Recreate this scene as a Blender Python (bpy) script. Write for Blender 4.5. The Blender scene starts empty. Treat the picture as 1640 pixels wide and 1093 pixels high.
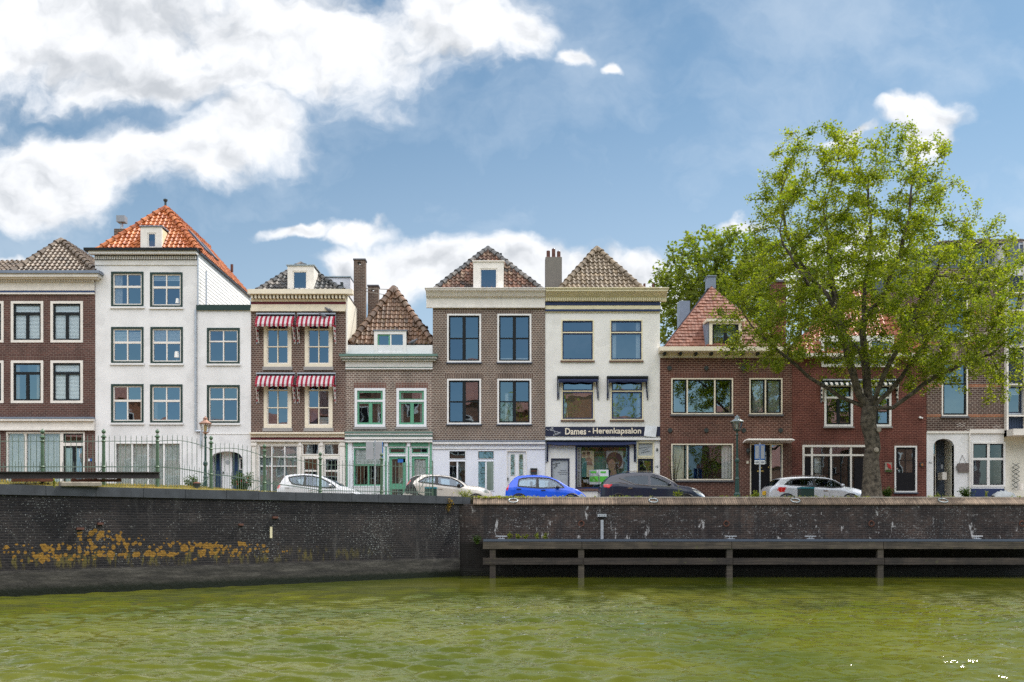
import bpy, bmesh, math, random
import numpy as np
from mathutils import Vector, Matrix

random.seed(7)
sc = bpy.context.scene
COL = sc.collection
R = math.radians
F = 1594.4; CX = 820.0; HY = 843.0; EYE = 1.8

# ------------------------------------------------------------------ camera
cam = bpy.data.objects.new('camera', bpy.data.cameras.new('camera'))
COL.objects.link(cam)
cam.location = (0, 0, EYE)
cam.rotation_euler = (R(90), 0, 0)
cam.data.lens = 35.0
cam.data.sensor_width = 36.0
cam.data.shift_y = (HY - 546.5) / 1640.0
cam.data.clip_start = 0.1
cam.data.clip_end = 6000
sc.camera = cam

# ------------------------------------------------------------------ exposure
sc.view_settings.view_transform = 'Standard'
sc.view_settings.look = 'None'
sc.view_settings.gamma = 1
sc.view_settings.exposure = 0.27
sc.cycles.max_bounces = 8
sc.cycles.transparent_max_bounces = 16
sc.cycles.caustics_reflective = False
sc.cycles.caustics_refractive = False
sc.cycles.use_denoising = False
sc.cycles.sample_clamp_indirect = 6.0
sc.cycles.blur_glossy = 0.5

# ------------------------------------------------------------------ node helper
class NT:
    def __init__(s, tree):
        s.t = tree; s.t.nodes.clear()
    def n(s, typ, ins=None, **props):
        nd = s.t.nodes.new(typ)
        for k, v in props.items(): setattr(nd, k, v)
        for k, v in (ins or {}).items(): s.put(nd.inputs[k], v)
        return nd
    def put(s, sock, v):
        if isinstance(v, bpy.types.NodeSocket): s.t.links.new(v, sock)
        elif isinstance(v, bpy.types.Node): s.t.links.new(v.outputs[0], sock)
        else:
            if sock.type == 'RGBA' and len(v) == 3: v = (*v, 1)
            sock.default_value = v
    def m(s, op, a, b=0.0, c=0.0, clamp=False):
        nd = s.t.nodes.new('ShaderNodeMath'); nd.operation = op; nd.use_clamp = clamp
        s.put(nd.inputs[0], a); s.put(nd.inputs[1], b)
        if op in ('MULTIPLY_ADD', 'SMOOTH_MAX', 'SMOOTH_MIN'): s.put(nd.inputs[2], c)
        return nd.outputs[0]
    def vm(s, op, a, b=(0, 0, 0)):
        nd = s.t.nodes.new('ShaderNodeVectorMath'); nd.operation = op
        s.put(nd.inputs[0], a)
        if op == 'SCALE': s.put(nd.inputs['Scale'], b)
        elif op not in ('LENGTH', 'NORMALIZE'): s.put(nd.inputs[1], b)
        return nd.outputs['Value'] if op in ('LENGTH', 'DOT_PRODUCT') else nd.outputs[0]
    def ss(s, v, a, b, lo=0.0, hi=1.0):
        nd = s.n('ShaderNodeMapRange', {'Value': v, 'From Min': a, 'From Max': b, 'To Min': lo, 'To Max': hi}, interpolation_type='SMOOTHSTEP')
        return nd.outputs[0]
    def noise(s, vec, scale, detail=4, rough=.5, dist=0.0):
        return s.n('ShaderNodeTexNoise', {'Vector': vec, 'Scale': scale, 'Detail': detail, 'Roughness': rough, 'Distortion': dist}).outputs[0]
    def mix(s, f, a, b, mode='MIX'):
        nd = s.n('ShaderNodeMix', data_type='RGBA', blend_type=mode)
        s.put(nd.inputs['Factor'], f); s.put(nd.inputs['A'], a); s.put(nd.inputs['B'], b)
        return nd.outputs['Result']
    def ramp(s, f, stops, interp='LINEAR'):
        nd = s.n('ShaderNodeValToRGB', {'Fac': f}); cr = nd.color_ramp; cr.interpolation = interp
        while len(cr.elements) < len(stops): cr.elements.new(.5)
        for e, (p, c) in zip(cr.elements, stops): e.position = p; e.color = (*c, 1)
        return nd.outputs[0]

# ------------------------------------------------------------------ world (sky + clouds at infinity)
SUN_EL, SUN_AZ = 52.0, 34.0       # azimuth measured from +X towards +Y (sun stands to the right, a little behind the houses)
SUN_DIR = Vector((math.cos(R(SUN_EL)) * math.cos(R(SUN_AZ)), math.cos(R(SUN_EL)) * math.sin(R(SUN_AZ)), math.sin(R(SUN_EL))))
world = bpy.data.worlds.new("World"); sc.world = world; world.use_nodes = True
w = NT(world.node_tree)
tc = w.n('ShaderNodeTexCoord').outputs['Generated']
sky = w.n('ShaderNodeTexSky', sky_type='NISHITA', sun_disc=False, sun_elevation=R(SUN_EL), sun_rotation=R(90 - SUN_AZ),
          altitude=0.0, air_density=1.0, dust_density=0.5, ozone_density=2.0)
sep = w.n('ShaderNodeSeparateXYZ', {'Vector': tc})
dx, dy, dz = sep.outputs
ysafe = w.m('MAXIMUM', dy, 0.12)
U = w.m('DIVIDE', dx, ysafe); V = w.m('DIVIDE', dz, ysafe)
uv = w.n('ShaderNodeCombineXYZ', {'X': U, 'Y': V, 'Z': 0.0}).outputs[0]
# cloud masses: centre, half axes (all in hundredths of the tangent of the view angle), tilt
def cl(px, py, ax, ay, rot=0.0, k=1.0): return ((px - CX) / F, (HY - py) / F, ax / F, ay / F, rot, k)
CL = [cl(120, 50, 330, 120), cl(480, 60, 330, 125), cl(720, 25, 170, 95), cl(415, 195, 135, 75, -10), cl(250, 130, 230, 60),
      cl(120, 262, 280, 82, 4), cl(330, 245, 130, 70, 20), cl(60, 320, 190, 60), cl(820, 50, 70, 60),
      cl(918, 92, 38, 20), cl(986, 106, 22, 20), cl(480, 362, 85, 17, 3), cl(585, 372, 75, 26), cl(700, 430, 190, 62),
      cl(860, 425, 230, 58), cl(1010, 440, 130, 60), cl(570, 432, 60, 32), cl(1475, 195, 62, 40), cl(1490, 235, 40, 50), cl(1190, 362, 52, 16),
      cl(1350, 215, 60, 16), cl(10, 418, 70, 18), cl(1330, 440, 200, 70), cl(1600, 420, 150, 40),
      cl(-300, 200, 300, 200), cl(2000, 300, 260, 120), cl(500, -300, 600, 150)]
def cloud_mass(vec):
    best = None
    for (u0, v0, a, b, rot, k) in CL:
        mp = w.n('ShaderNodeMapping', {'Vector': vec, 'Location': (u0, v0, 0), 'Rotation': (0, 0, R(rot)), 'Scale': (a, b, 1)}, vector_type='TEXTURE')
        ln = w.vm('LENGTH', mp.outputs[0])
        val = w.m('SUBTRACT', 1.0, ln)
        best = val if best is None else w.m('SMOOTH_MAX', best, val, 0.12)
    return best
warp = w.n('ShaderNodeTexNoise', {'Vector': uv, 'Scale': 9.0, 'Detail': 3.0}).outputs['Color']
warp2 = w.n('ShaderNodeTexNoise', {'Vector': uv, 'Scale': 38.0, 'Detail': 4.0}).outputs['Color']
uvw = w.vm('ADD', w.vm('ADD', uv, w.vm('SCALE', w.vm('SUBTRACT', warp, (.5, .5, .5)), 0.08)), w.vm('SCALE', w.vm('SUBTRACT', warp2, (.5, .5, .5)), 0.028))
M = cloud_mass(uvw)
ncoord = w.vm('MULTIPLY', uvw, (1.0, 1.35, 1.0))
n1 = w.noise(ncoord, 10.0, 7, .52)
n2 = w.noise(w.vm('ADD', ncoord, (0.014, 0.022, 0.0)), 10.0, 5, .50)
n3 = w.noise(ncoord, 3.2, 4, .5)
n4 = w.noise(ncoord, 42.0, 7, .6)
dens = w.m('ADD', w.m('ADD', w.m('MULTIPLY', M, 1.25), w.m('MULTIPLY', w.m('SUBTRACT', n1, .5), 2.1)), w.m('MULTIPLY', w.m('SUBTRACT', n4, .5), .5))
front_c = w.ss(dens, -0.08, 0.70)
relief = w.m('MULTIPLY', w.m('SUBTRACT', n1, n2), 1.7)
thick = w.ss(M, 0.25, 0.85)
lit = w.m('ADD', w.m('SUBTRACT', w.m('ADD', 0.90, relief), w.m('MULTIPLY', thick, w.ss(n3, .40, .65, .02, .36))), 0.0)
lit = w.m('MINIMUM', w.m('MAXIMUM', lit, .45), 1.05)
front_col = w.mix(w.ss(lit, .45, 1.0), (.50, .53, .57), (.86, .875, .90))
# behind the viewer: broken cloud deck high up, unseen, added to brighten the facades
nb = w.noise(w.vm('MULTIPLY', tc, (1, 1, 2.0)), 2.6, 7, .6)
hi = w.ss(dz, 0.30, 0.62)
back_c = w.m('MULTIPLY', w.ss(w.m('ADD', nb, w.m('MULTIPLY', hi, .25)), .50, .66), w.ss(dz, 0.30, .50, .04, 1.0))
is_front = w.ss(dy, 0.10, 0.22)
cmask = w.m('ADD', w.m('MULTIPLY', front_c, is_front), w.m('MULTIPLY', back_c, w.m('SUBTRACT', 1.0, is_front)))
ccol = w.mix(is_front, (2.46, 2.45, 2.50), front_col)
SKYG = 0.096
skyc = w.mix(1.0, sky.outputs[0], (SKYG * 1.0, SKYG * 1.0, SKYG * 1.0), 'MULTIPLY')
skyc = w.mix(w.ss(V, 0.0, .55), w.mix(1.0, skyc, (.90, 1.0, .98), 'MULTIPLY'), w.mix(1.0, skyc, (.90, 1.04, .98), 'MULTIPLY'))
veil = w.m('MULTIPLY', w.m('MULTIPLY', w.ss(w.noise(ncoord, 4.5, 6, .6), .36, .72), .42), is_front)
veil = w.m('MAXIMUM', veil, w.m('MULTIPLY', w.m('MULTIPLY', w.ss(V, .50, .06), w.ss(U, -.7, .5, .30, .50)), is_front))
skyc = w.mix(veil, skyc, (.64, .72, .81))
fin = w.mix(cmask, skyc, ccol)
bg = w.n('ShaderNodeBackground', {'Color': fin, 'Strength': 1.0})
w.t.links.new(bg.outputs[0], w.n('ShaderNodeOutputWorld').inputs[0])
world.cycles.sampling_method = 'MANUAL'; world.cycles.sample_map_resolution = 1024

# ------------------------------------------------------------------ sun
sl = bpy.data.lights.new('sun', 'SUN'); sl.energy = 4.0; sl.angle = R(0.53); sl.color = (1.0, .94, .84)
so = bpy.data.objects.new('sun', sl); COL.objects.link(so); so.location = (30, 30, 60)
so.rotation_euler = SUN_DIR.to_track_quat('Z', 'Y').to_euler()

# ------------------------------------------------------------------ materials
MATS = {}
def new_mat(name):
    m = bpy.data.materials.new(name); m.use_nodes = True
    t = NT(m.node_tree); MATS[name] = m
    return m, t
def out(t, sh): t.t.links.new(sh.outputs[0], t.n('ShaderNodeOutputMaterial').inputs[0])
def objco(t): return t.n('ShaderNodeTexCoord').outputs['Object']

def paint(name, c, rough=.55, var=.10, scale=3.0, metal=0.0, spec=.4, bump=0.0):
    m, t = new_mat(name); co = objco(t)
    n = t.noise(co, scale, 5, .6)
    n2 = t.noise(t.vm('MULTIPLY', co, (6, 6, .6)), 1.6, 4, .6)
    k = t.m('ADD', t.ss(n, .25, .75, 1 - var, 1 + var * .5), t.ss(n2, .45, .8, .0, -var * .5))
    col = t.vm('SCALE', (c[0], c[1], c[2]), k)
    p = t.n('ShaderNodeBsdfPrincipled', {'Base Color': col, 'Roughness': rough, 'Metallic': metal, 'Specular IOR Level': spec})
    if bump:
        b = t.n('ShaderNodeBump', {'Height': t.noise(co, 40, 3, .6), 'Strength': bump, 'Distance': .02}); t.t.links.new(b.outputs[0], p.inputs['Normal'])
    out(t, p); return m

def brick(name, c1, c2, mortar, bw=.21, bh=.068, ms=.012, dirt=.25, uvm=False, hdr=0.0, offs=.5):
    m, t = new_mat(name)
    if uvm: co = t.n('ShaderNodeTexCoord').outputs['UV']; vec = co
    else:
        co = objco(t); s = t.n('ShaderNodeSeparateXYZ', {'Vector': co})
        vec = t.n('ShaderNodeCombineXYZ', {'X': t.m('ADD', s.outputs[0], s.outputs[1]), 'Y': s.outputs[2], 'Z': 0.0}).outputs[0]
    bt = t.n('ShaderNodeTexBrick', {'Vector': vec, 'Color1': c1, 'Color2': c2, 'Mortar': mortar, 'Scale': 1.0, 'Mortar Size': ms,
                                    'Mortar Smooth': .3, 'Bias': 0.0, 'Brick Width': bw, 'Row Height': bh}, offset=offs)
    # per-brick random
    n1 = t.noise(co, .7, 5, .6); n2 = t.noise(t.vm('MULTIPLY', vec, (1, .25, 1)), 2.0, 4, .6); n3 = t.noise(co, 14.0, 2, .6)
    k = t.m('MULTIPLY', t.ss(n1, .3, .7, 1 - dirt, 1.08), t.ss(n2, .3, .75, 1.06, 1 - dirt * .6))
    k = t.m('MULTIPLY', k, t.ss(n3, .3, .7, .85, 1.15))
    col = t.vm('SCALE', bt.outputs[0], k)
    p = t.n('ShaderNodeBsdfPrincipled', {'Base Color': col, 'Roughness': .85, 'Specular IOR Level': .2})
    b = t.n('ShaderNodeBump', {'Height': bt.outputs[1], 'Strength': .5, 'Distance': .01}, invert=True)
    t.t.links.new(b.outputs[0], p.inputs['Normal']); out(t, p); return m

def stucco(name, c, dirt=.12):
    m, t = new_mat(name); co = objco(t)
    n = t.noise(co, .6, 6, .65); st = t.noise(t.vm('MULTIPLY', co, (3, 3, .25)), 1.3, 5, .65)
    k = t.m('MULTIPLY', t.ss(n, .35, .75, 1.0, 1 - dirt * .5), t.ss(st, .55, .9, 1.0, 1 - dirt * .6))
    fine = t.noise(co, 25, 4, .6)
    s = t.n('ShaderNodeSeparateXYZ', {'Vector': co})
    pt = t.noise(co, 1.1, 3, .4); k = t.m('MULTIPLY', k, t.m('SUBTRACT', 1.0, t.m('MULTIPLY', t.m('GREATER_THAN', pt, .60), dirt * .22)))
    col = t.vm('SCALE', c, k); col = t.mix(t.ss(st, .66, .9, 0, .2), col, (c[0] * .7, c[1] * .66, c[2] * .55))
    p = t.n('ShaderNodeBsdfPrincipled', {'Base Color': col, 'Roughness': .8, 'Specular IOR Level': .25})
    b = t.n('ShaderNodeBump', {'Height': fine, 'Strength': .25, 'Distance': .02}); t.t.links.new(b.outputs[0], p.inputs['Normal'])
    out(t, p); return m

def tiles(name, cols, rough=.45, lichen=None, lf=.6):
    m, t = new_mat(name); tcn = t.n('ShaderNodeTexCoord'); uvc = tcn.outputs['UV']; co = tcn.outputs['Object']
    s = t.n('ShaderNodeSeparateXYZ', {'Vector': uvc})
    fl = t.n('ShaderNodeCombineXYZ', {'X': t.m('FLOOR', s.outputs[0]), 'Y': t.m('FLOOR', s.outputs[1]), 'Z': 0.0}).outputs[0]
    wn = t.n('ShaderNodeTexWhiteNoise', {'Vector': fl}, noise_dimensions='2D').outputs[0]
    st = [(i / max(1, len(cols) - 1), c) for i, c in enumerate(cols)]
    col = t.ramp(wn, st)
    n = t.noise(co, 5, 6, .65)
    col = t.mix(1.0, col, t.ramp(n, [(0.3, (.6, .6, .6)), (.7, (1.15, 1.15, 1.15))]), 'MULTIPLY')
    if lichen:
        ln = t.noise(co, 2.2, 8, .7); col = t.mix(t.ss(ln, lf, lf + .08), col, lichen)
    p = t.n('ShaderNodeBsdfPrincipled', {'Base Color': col, 'Roughness': rough, 'Specular IOR Level': .35})
    out(t, p); return m

def stripes(name, c1, c2):
    m, t = new_mat(name); s = t.n('ShaderNodeSeparateXYZ', {'Vector': t.n('ShaderNodeTexCoord').outputs['UV']})
    f = t.m('GREATER_THAN', t.m('FRACT', t.m('MULTIPLY', s.outputs[0], .5)), .5)
    n = t.noise(objco(t), 6, 4, .6); col = t.vm('SCALE', t.mix(f, c1, c2), t.ss(n, .3, .7, .85, 1.05))
    out(t, t.n('ShaderNodeBsdfPrincipled', {'Base Color': col, 'Roughness': .85, 'Specular IOR Level': .2})); return m
stripes('awning_striped', (.30, .02, .045), (.56, .52, .53)); stripes('awning_green_striped', (.010, .024, .022), (.70, .68, .64))

def glassm(name, refl=.42, tint=(.75, .8, .82), wav=.004):
    m, t = new_mat(name); co = objco(t)
    g = t.n('ShaderNodeBsdfGlossy', {'Color': (.66, .78, .92), 'Roughness': .015})
    if wav:
        b = t.n('ShaderNodeBump', {'Height': t.noise(co, .9, 2, .5), 'Strength': 1.0, 'Distance': wav}); t.t.links.new(b.outputs[0], g.inputs['Normal'])
    tr = t.n('ShaderNodeBsdfTransparent', {'Color': tint})
    lw = t.n('ShaderNodeLayerWeight', {'Blend': .25})
    f = t.m('ADD', refl, t.m('MULTIPLY', lw.outputs['Fresnel'], .4), clamp=True)
    mx = t.n('ShaderNodeMixShader', {0: f, 1: tr, 2: g}); out(t, mx); return m

def leafm(name, c1, c2, trans=.55):
    m, t = new_mat(name)
    ri = t.n('ShaderNodeNewGeometry').outputs['Random Per Island']
    n = t.noise(objco(t), .8, 3, .6)
    col = t.mix(t.m('ADD', t.m('MULTIPLY', ri, .6), t.ss(n, .35, .65, 0, .4)), c1, c2)
    d = t.n('ShaderNodeBsdfPrincipled', {'Base Color': col, 'Roughness': .5, 'Specular IOR Level': .35})
    tr = t.n('ShaderNodeBsdfTranslucent', {'Color': t.mix(1.0, col, (1.7, 1.75, .7), 'MULTIPLY')})
    mx = t.n('ShaderNodeMixShader', {0: trans, 1: d, 2: tr}); out(t, mx); return m

brick('brick_plum', (.135, .062, .052), (.085, .044, .040), (.20, .15, .13), bw=.21, bh=.085, ms=.014, dirt=.25)
brick('brick_redbrown', (.14, .075, .06), (.095, .056, .048), (.30, .245, .21), bw=.14, bh=.09, ms=.015, dirt=.25)
brick('soldier_checker', (.15, .10, .08), (.10, .07, .06), (.36, .30, .25), bw=.08, bh=.26, ms=.013, offs=0)
brick('brick_pinkgrey', (.22, .145, .12), (.13, .09, .08), (.50, .44, .38), bw=.17, bh=.085, ms=.016, dirt=.25)
brick('brick_checker', (.15, .095, .075), (.10, .07, .06), (.37, .32, .27), bw=.135, bh=.085, ms=.015, dirt=.18)
brick('brick_brown', (.135, .055, .04), (.085, .038, .03), (.30, .19, .15), bw=.22, bh=.09, ms=.015, dirt=.3)
brick('brick_red', (.15, .048, .037), (.105, .036, .030), (.28, .13, .10), bw=.22, bh=.08, ms=.011, dirt=.3)
brick('brick_dark', (.105, .058, .048), (.07, .042, .038), (.34, .28, .24), bw=.22, bh=.092, ms=.016, dirt=.3)
brick('brick_chimney', (.16, .10, .075), (.10, .068, .055), (.27, .23, .19), bw=.2, bh=.075)
brick('brick_opp', (.26, .12, .075), (.20, .09, .06), (.28, .22, .18))
brick('brick_orange', (.42, .15, .07), (.33, .11, .055), (.35, .25, .18))
brick('soldier_red', (.20, .08, .06), (.14, .06, .05), (.34, .28, .24), bw=.07, bh=.24, ms=.012, offs=0)
brick('soldier_plum', (.13, .06, .05), (.09, .045, .04), (.2, .15, .13), bw=.07, bh=.26, ms=.012, offs=0)
brick('soldier_brown', (.155, .055, .04), (.10, .038, .03), (.25, .16, .13), bw=.07, bh=.30, ms=.012, offs=0)
brick('rowlock', (.27, .20, .145), (.16, .12, .09), (.13, .10, .08), bw=.075, bh=.5, ms=.014, dirt=.45, uvm=True, offs=0)
brick('paving', (.24, .19, .16), (.18, .14, .12), (.14, .12, .10), bw=.2, bh=.1, uvm=True)
stucco('stucco_white', (.82, .82, .83), .32); stucco('stucco_salon', (.81, .80, .765), .26); stucco('stucco_cool', (.77, .79, .86), .12)
stucco('stucco_cream', (.78, .75, .66), .15)
stucco('cement', (.20, .185, .165), .4)
P = paint
P('white', (.80, .79, .78)); P('white_cool', (.78, .80, .84), var=.05); P('cream', (.80, .72, .58)); P('cream_salon', (.76, .69, .47)); P('offwhite', (.80, .76, .71))
P('stone_grey', (.30, .29, .29), .8); P('black_paint', (.014, .017, .019), .45, spec=.2); P('dark_green', (.02, .045, .038), .4)
P('green', (.11, .33, .21), .45); P('green_grey', (.12, .21, .18), .5); P('navy', (.018, .035, .11), .45); P('navy_deep', (.012, .016, .045), .5)
P('blue_stripe', (.03, .06, .16), .5); P('dark_red', (.15, .02, .03), .5); P('lead', (.20, .24, .31), .5, metal=.3); P('lead_dark', (.07, .09, .13), .5)
P('steel_grey', (.30, .32, .35), .45, metal=.4); P('door_black', (.010, .009, .012), .5, spec=.2); P('door_blue', (.02, .055, .14), .3)
P('awning_red', (.38, .02, .04), .85); P('awning_white', (.72, .69, .68), .85); P('awning_navy', (.012, .02, .06), .9); P('fabric_green', (.012, .03, .026), .9)
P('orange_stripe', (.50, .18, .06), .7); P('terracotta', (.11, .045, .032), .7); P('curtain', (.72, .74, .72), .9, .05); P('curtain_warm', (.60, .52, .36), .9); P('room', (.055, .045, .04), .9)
P('net', (.66, .73, .71), .9); P('blind', (.80, .86, .88), .8, .03); P('lamp_white', (.85, .85, .83), .6)
P('fence_green', (.085, .145, .09), .45, .25, 8); P('fence_thin', (.14, .19, .155), .5, .2, 8); P('iron', (.035, .045, .045), .5); P('post_green', (.015, .05, .045), .4)
P('copper', (.42, .25, .19), .4, metal=.6); P('zinc', (.45, .50, .52), .35, metal=.7); P('rust', (.16, .06, .035), .85, .4, 10); P('beam_iron', (.035, .028, .028), .7, .3, 8)
P('granite', (.055, .062, .075), .75, .3, 2.5); P('stone_light', (.34, .30, .25), .85, .3, 4); P('concrete_wall', (.13, .12, .11), .85, .4, 3); P('concrete_top', (.40, .38, .34), .9)
P('galv', (.48, .52, .58), .4, .15, 8, metal=.5); P('sign_blue', (.03, .16, .50), .4); P('sign_white', (.75, .78, .82), .5); P('sign_back', (.33, .35, .39), .5)
P('tyre', (.015, .015, .016), .8); P('plastic_black', (.02, .02, .022), .5); P('seat_dark', (.035, .035, .04), .8)
P('sill_brown', (.16, .09, .07), .6); P('slate', (.10, .10, .11), .6); P('asphalt', (.06, .06, .06), .9); P('soil', (.19, .14, .075), .95, .4, 5)
P('plate_yellow', (.75, .47, .03), .5); P('poster_skin', (.33, .20, .15), .7); P('poster_hair', (.045, .018, .02), .7); P('poster_teal', (.06, .20, .18), .6)
P('sticker_green', (.10, .50, .05), .5); P('brass', (.55, .38, .12), .35, metal=.7); P('wood_board', (.17, .14, .13), .85, .3, 8); P('red_flower', (.45, .03, .03), .6)
P('zinc_clad', (.10, .13, .19), .5); P('bird_grey', (.13, .14, .17), .7); P('teal_lid', (.01, .16, .22), .4); P('bin_green', (.008, .032, .028), .5); P('frosted', (.40, .43, .45), .5)
P('orange_plastic', (.6, .12, .03), .5); P('blue_panel', (.02, .035, .07), .45)
P('bark', (.125, .105, .082), .95, .75, 7, bump=1.5); P('bark_dark', (.06, .045, .035), .95, .4, 6)
P('clapboard', (.80, .80, .78), .6, .05)
tiles('tiles_orange', [(.37, .10, .028), (.47, .14, .04), (.29, .07, .022), (.54, .19, .065)], .5, (.20, .13, .035), .66)
tiles('tiles_grey', [(.115, .085, .06), (.18, .135, .10), (.08, .062, .048), (.22, .17, .125)], .4, (.24, .17, .05), .66)
tiles('tiles_black', [(.045, .05, .055), (.12, .12, .12), (.07, .065, .062), (.22, .20, .18)], .35)
tiles('tiles_brown', [(.17, .095, .055), (.10, .065, .045), (.22, .12, .07), (.15, .10, .065)], .4, (.25, .17, .04), .60)
tiles('tiles_mixed', [(.19, .095, .06), (.06, .055, .05), (.25, .135, .095), (.10, .06, .045), (.30, .21, .15)], .3)
tiles('tiles_olive', [(.19, .145, .095), (.13, .10, .07), (.24, .18, .115), (.16, .125, .09)], .45, (.33, .20, .05), .68)
tiles('tiles_flatred', [(.20, .074, .045), (.235, .09, .055), (.165, .06, .038), (.22, .083, .05)], .6)
tiles('tiles_red2', [(.33, .105, .05), (.26, .08, .042), (.38, .13, .07)], .5)
glassm('glass', .38, (.86, .90, .92)); glassm('glass_dark', .42, (.6, .64, .66)); glassm('glass_shop', .17, (.97, .98, .98)); glassm('glass_clear', .08, (.95, .99, 1.0)); glassm('glass_car', .12, (.60, .72, .76), 0); glassm('glass_car_dark', .05, (.12, .16, .21), 0)
leafm('leaf_main', (.085, .14, .016), (.27, .29, .028), .56)
leafm('leaf_back', (.09, .14, .022), (.19, .22, .035), .5)
leafm('leaf_shrub', (.03, .07, .015), (.09, .15, .02), .4)
leafm('leaf_weed', (.10, .16, .02), (.28, .27, .04), .5)
leafm('leaf_dry', (.20, .12, .03), (.35, .25, .07), .4)
leafm('grass_dry', (.40, .29, .09), (.22, .22, .06), .4)
# --- quay masonry (u = metres along the wall, v = height above water)
def quay_mat(name, c1, c2, mortar, left):
    m, t = new_mat(name); tcn = t.n('ShaderNodeTexCoord'); uvc = tcn.outputs['UV']
    s = t.n('ShaderNodeSeparateXYZ', {'Vector': uvc}); u, v = s.outputs[0], s.outputs[1]
    bt = t.n('ShaderNodeTexBrick', {'Vector': uvc, 'Color1': c1, 'Color2': c2, 'Mortar': mortar, 'Scale': 1.0, 'Mortar Size': .012,
                                    'Mortar Smooth': .4, 'Brick Width': .21, 'Row Height': .07})
    big = t.noise(uvc, .8, 6, .65); fine = t.noise(uvc, 9, 6, .7)
    col = t.mix(1.0, bt.outputs[0], t.ramp(big, [(.3, (.45, .45, .5)), (.52, (.95, .95, .95)), (.72, (1.9, 1.75, 1.6))]), 'MULTIPLY')
    col = t.mix(t.ss(fine, .5, .75, 0, .55), col, (.022, .022, .026))
    # dark runs
    st = t.noise(t.vm('MULTIPLY', uvc, (2.2, .22, 1)), 1.6, 5, .6)
    col = t.mix(t.ss(st, .5, .7, 0, .6), col, (.018, .019, .022))
    ps = t.noise(t.vm('MULTIPLY', uvc, (1.4, .28, 1)), 1.9, 7, .68)
    col = t.mix(t.ss(ps, .54, .72, 0, .45), col, (.115, .108, .105))
    # lime bloom, white specks
    lim = t.noise(t.vm('MULTIPLY', uvc, (1.0, 1.7, 1)), 3.4, 9, .75)
    reg = t.noise(uvc, .45, 3, .5)
    sp = t.n('ShaderNodeTexVoronoi', {'Vector': t.vm('MULTIPLY', uvc, (1, 1.4, 1)), 'Scale': 15.0 if left else 14.0, 'Randomness': 1.0})
    spr = t.n('ShaderNodeSeparateXYZ', {'Vector': sp.outputs['Color']}).outputs[0]
    gr = t.noise(t.vm('MULTIPLY', uvc, (1, 1.5, 1)), 17.0, 4, .62)
    rad = t.m('MULTIPLY', t.ss(spr, .62 if left else .5, 1.0, 0.0, .26 if left else .28), t.ss(reg, .38, .62, .25, 1.0))
    rad = t.m('ADD', rad, t.m('MULTIPLY', t.m('SUBTRACT', fine, .5), .55))
    speck = t.m('MULTIPLY', t.m('GREATER_THAN', t.m('MULTIPLY', rad, t.m('GREATER_THAN', spr, .62 if left else .5)), sp.outputs['Distance']), t.ss(v, .55, .9))
    gth = t.ss(reg, .36, .66, .70, .595 if left else .60)
    gsp = t.m('MULTIPLY', t.m('GREATER_THAN', gr, gth), t.ss(v, .6, .95))
    col = t.mix(t.m('MULTIPLY', t.m('MAXIMUM', speck, gsp), .75), col, (.32, .34, .34))
    lm = t.m('MULTIPLY', t.ss(lim, .60 if left else .565, .66), t.ss(v, .5, .8))
    row = t.m('LESS_THAN', t.m('ABSOLUTE', t.m('SUBTRACT', t.m('FRACT', t.m('DIVIDE', v, .21)), .5)), .22)
    lm = t.m('MULTIPLY', lm, t.m('ADD', .3, t.m('MULTIPLY', row, .7)))
    col = t.mix(t.m('MULTIPLY', lm, .75 if not left else .3), col, (.42, .42, .42))
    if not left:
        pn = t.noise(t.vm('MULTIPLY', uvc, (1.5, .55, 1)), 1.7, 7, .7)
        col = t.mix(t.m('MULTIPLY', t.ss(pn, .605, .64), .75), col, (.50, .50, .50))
        col = t.mix(t.ss(v, 1.35, 1.1, 0, .9), col, (.012, .011, .010))  # deep shade under the fender deck, put into the brick colour
    if left:
        # orange lichen discs along a band low on the wall
        lv = t.n('ShaderNodeTexVoronoi', {'Vector': uvc, 'Scale': 4.6, 'Randomness': 1.0})
        lr = t.n('ShaderNodeSeparateXYZ', {'Vector': lv.outputs['Color']}).outputs[1]
        lv2 = t.n('ShaderNodeTexVoronoi', {'Vector': t.vm('ADD', uvc, (3.3, 1.7, 0)), 'Scale': 9.5, 'Randomness': 1.0})
        lr2 = t.n('ShaderNodeSeparateXYZ', {'Vector': lv2.outputs['Color']}).outputs[1]
        e = t.m('MULTIPLY', t.m('SUBTRACT', fine, .5), .5)
        cen = t.m('SUBTRACT', 1.16, t.m('MULTIPLY', t.m('ABSOLUTE', t.m('SUBTRACT', u, 3.2)), .02))
        band = t.ss(t.m('ABSOLUTE', t.m('SUBTRACT', v, cen)), .42, .12)
        band2 = t.ss(t.m('ABSOLUTE', t.m('SUBTRACT', v, t.m('ADD', cen, .22))), .55, .15)
        hump = t.ss(t.m('ABSOLUTE', t.m('SUBTRACT', u, 2.6)), 1.5, .3)
        along = t.m('MULTIPLY', t.ss(u, -.5, 1.2, .35, 1.0), t.ss(u, 11.0, 5.2, 0.0, 1.0))
        amt = t.m('MULTIPLY', t.m('MAXIMUM', band, t.m('MULTIPLY', band2, hump)), along)
        d1 = t.m('GREATER_THAN', t.m('MULTIPLY', t.m('ADD', t.m('MULTIPLY', amt, .50), e), t.m('GREATER_THAN', t.m('ADD', lr, t.m('MULTIPLY', amt, .62)), .95)), lv.outputs['Distance'])
        d2 = t.m('GREATER_THAN', t.m('MULTIPLY', t.m('ADD', t.m('MULTIPLY', amt, .55), e), t.m('GREATER_THAN', t.m('ADD', lr2, t.m('MULTIPLY', amt, .55)), .95)), lv2.outputs['Distance'])
        li = t.m('MULTIPLY', t.m('MAXIMUM', d1, d2), t.m('GREATER_THAN', amt, .12))
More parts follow.
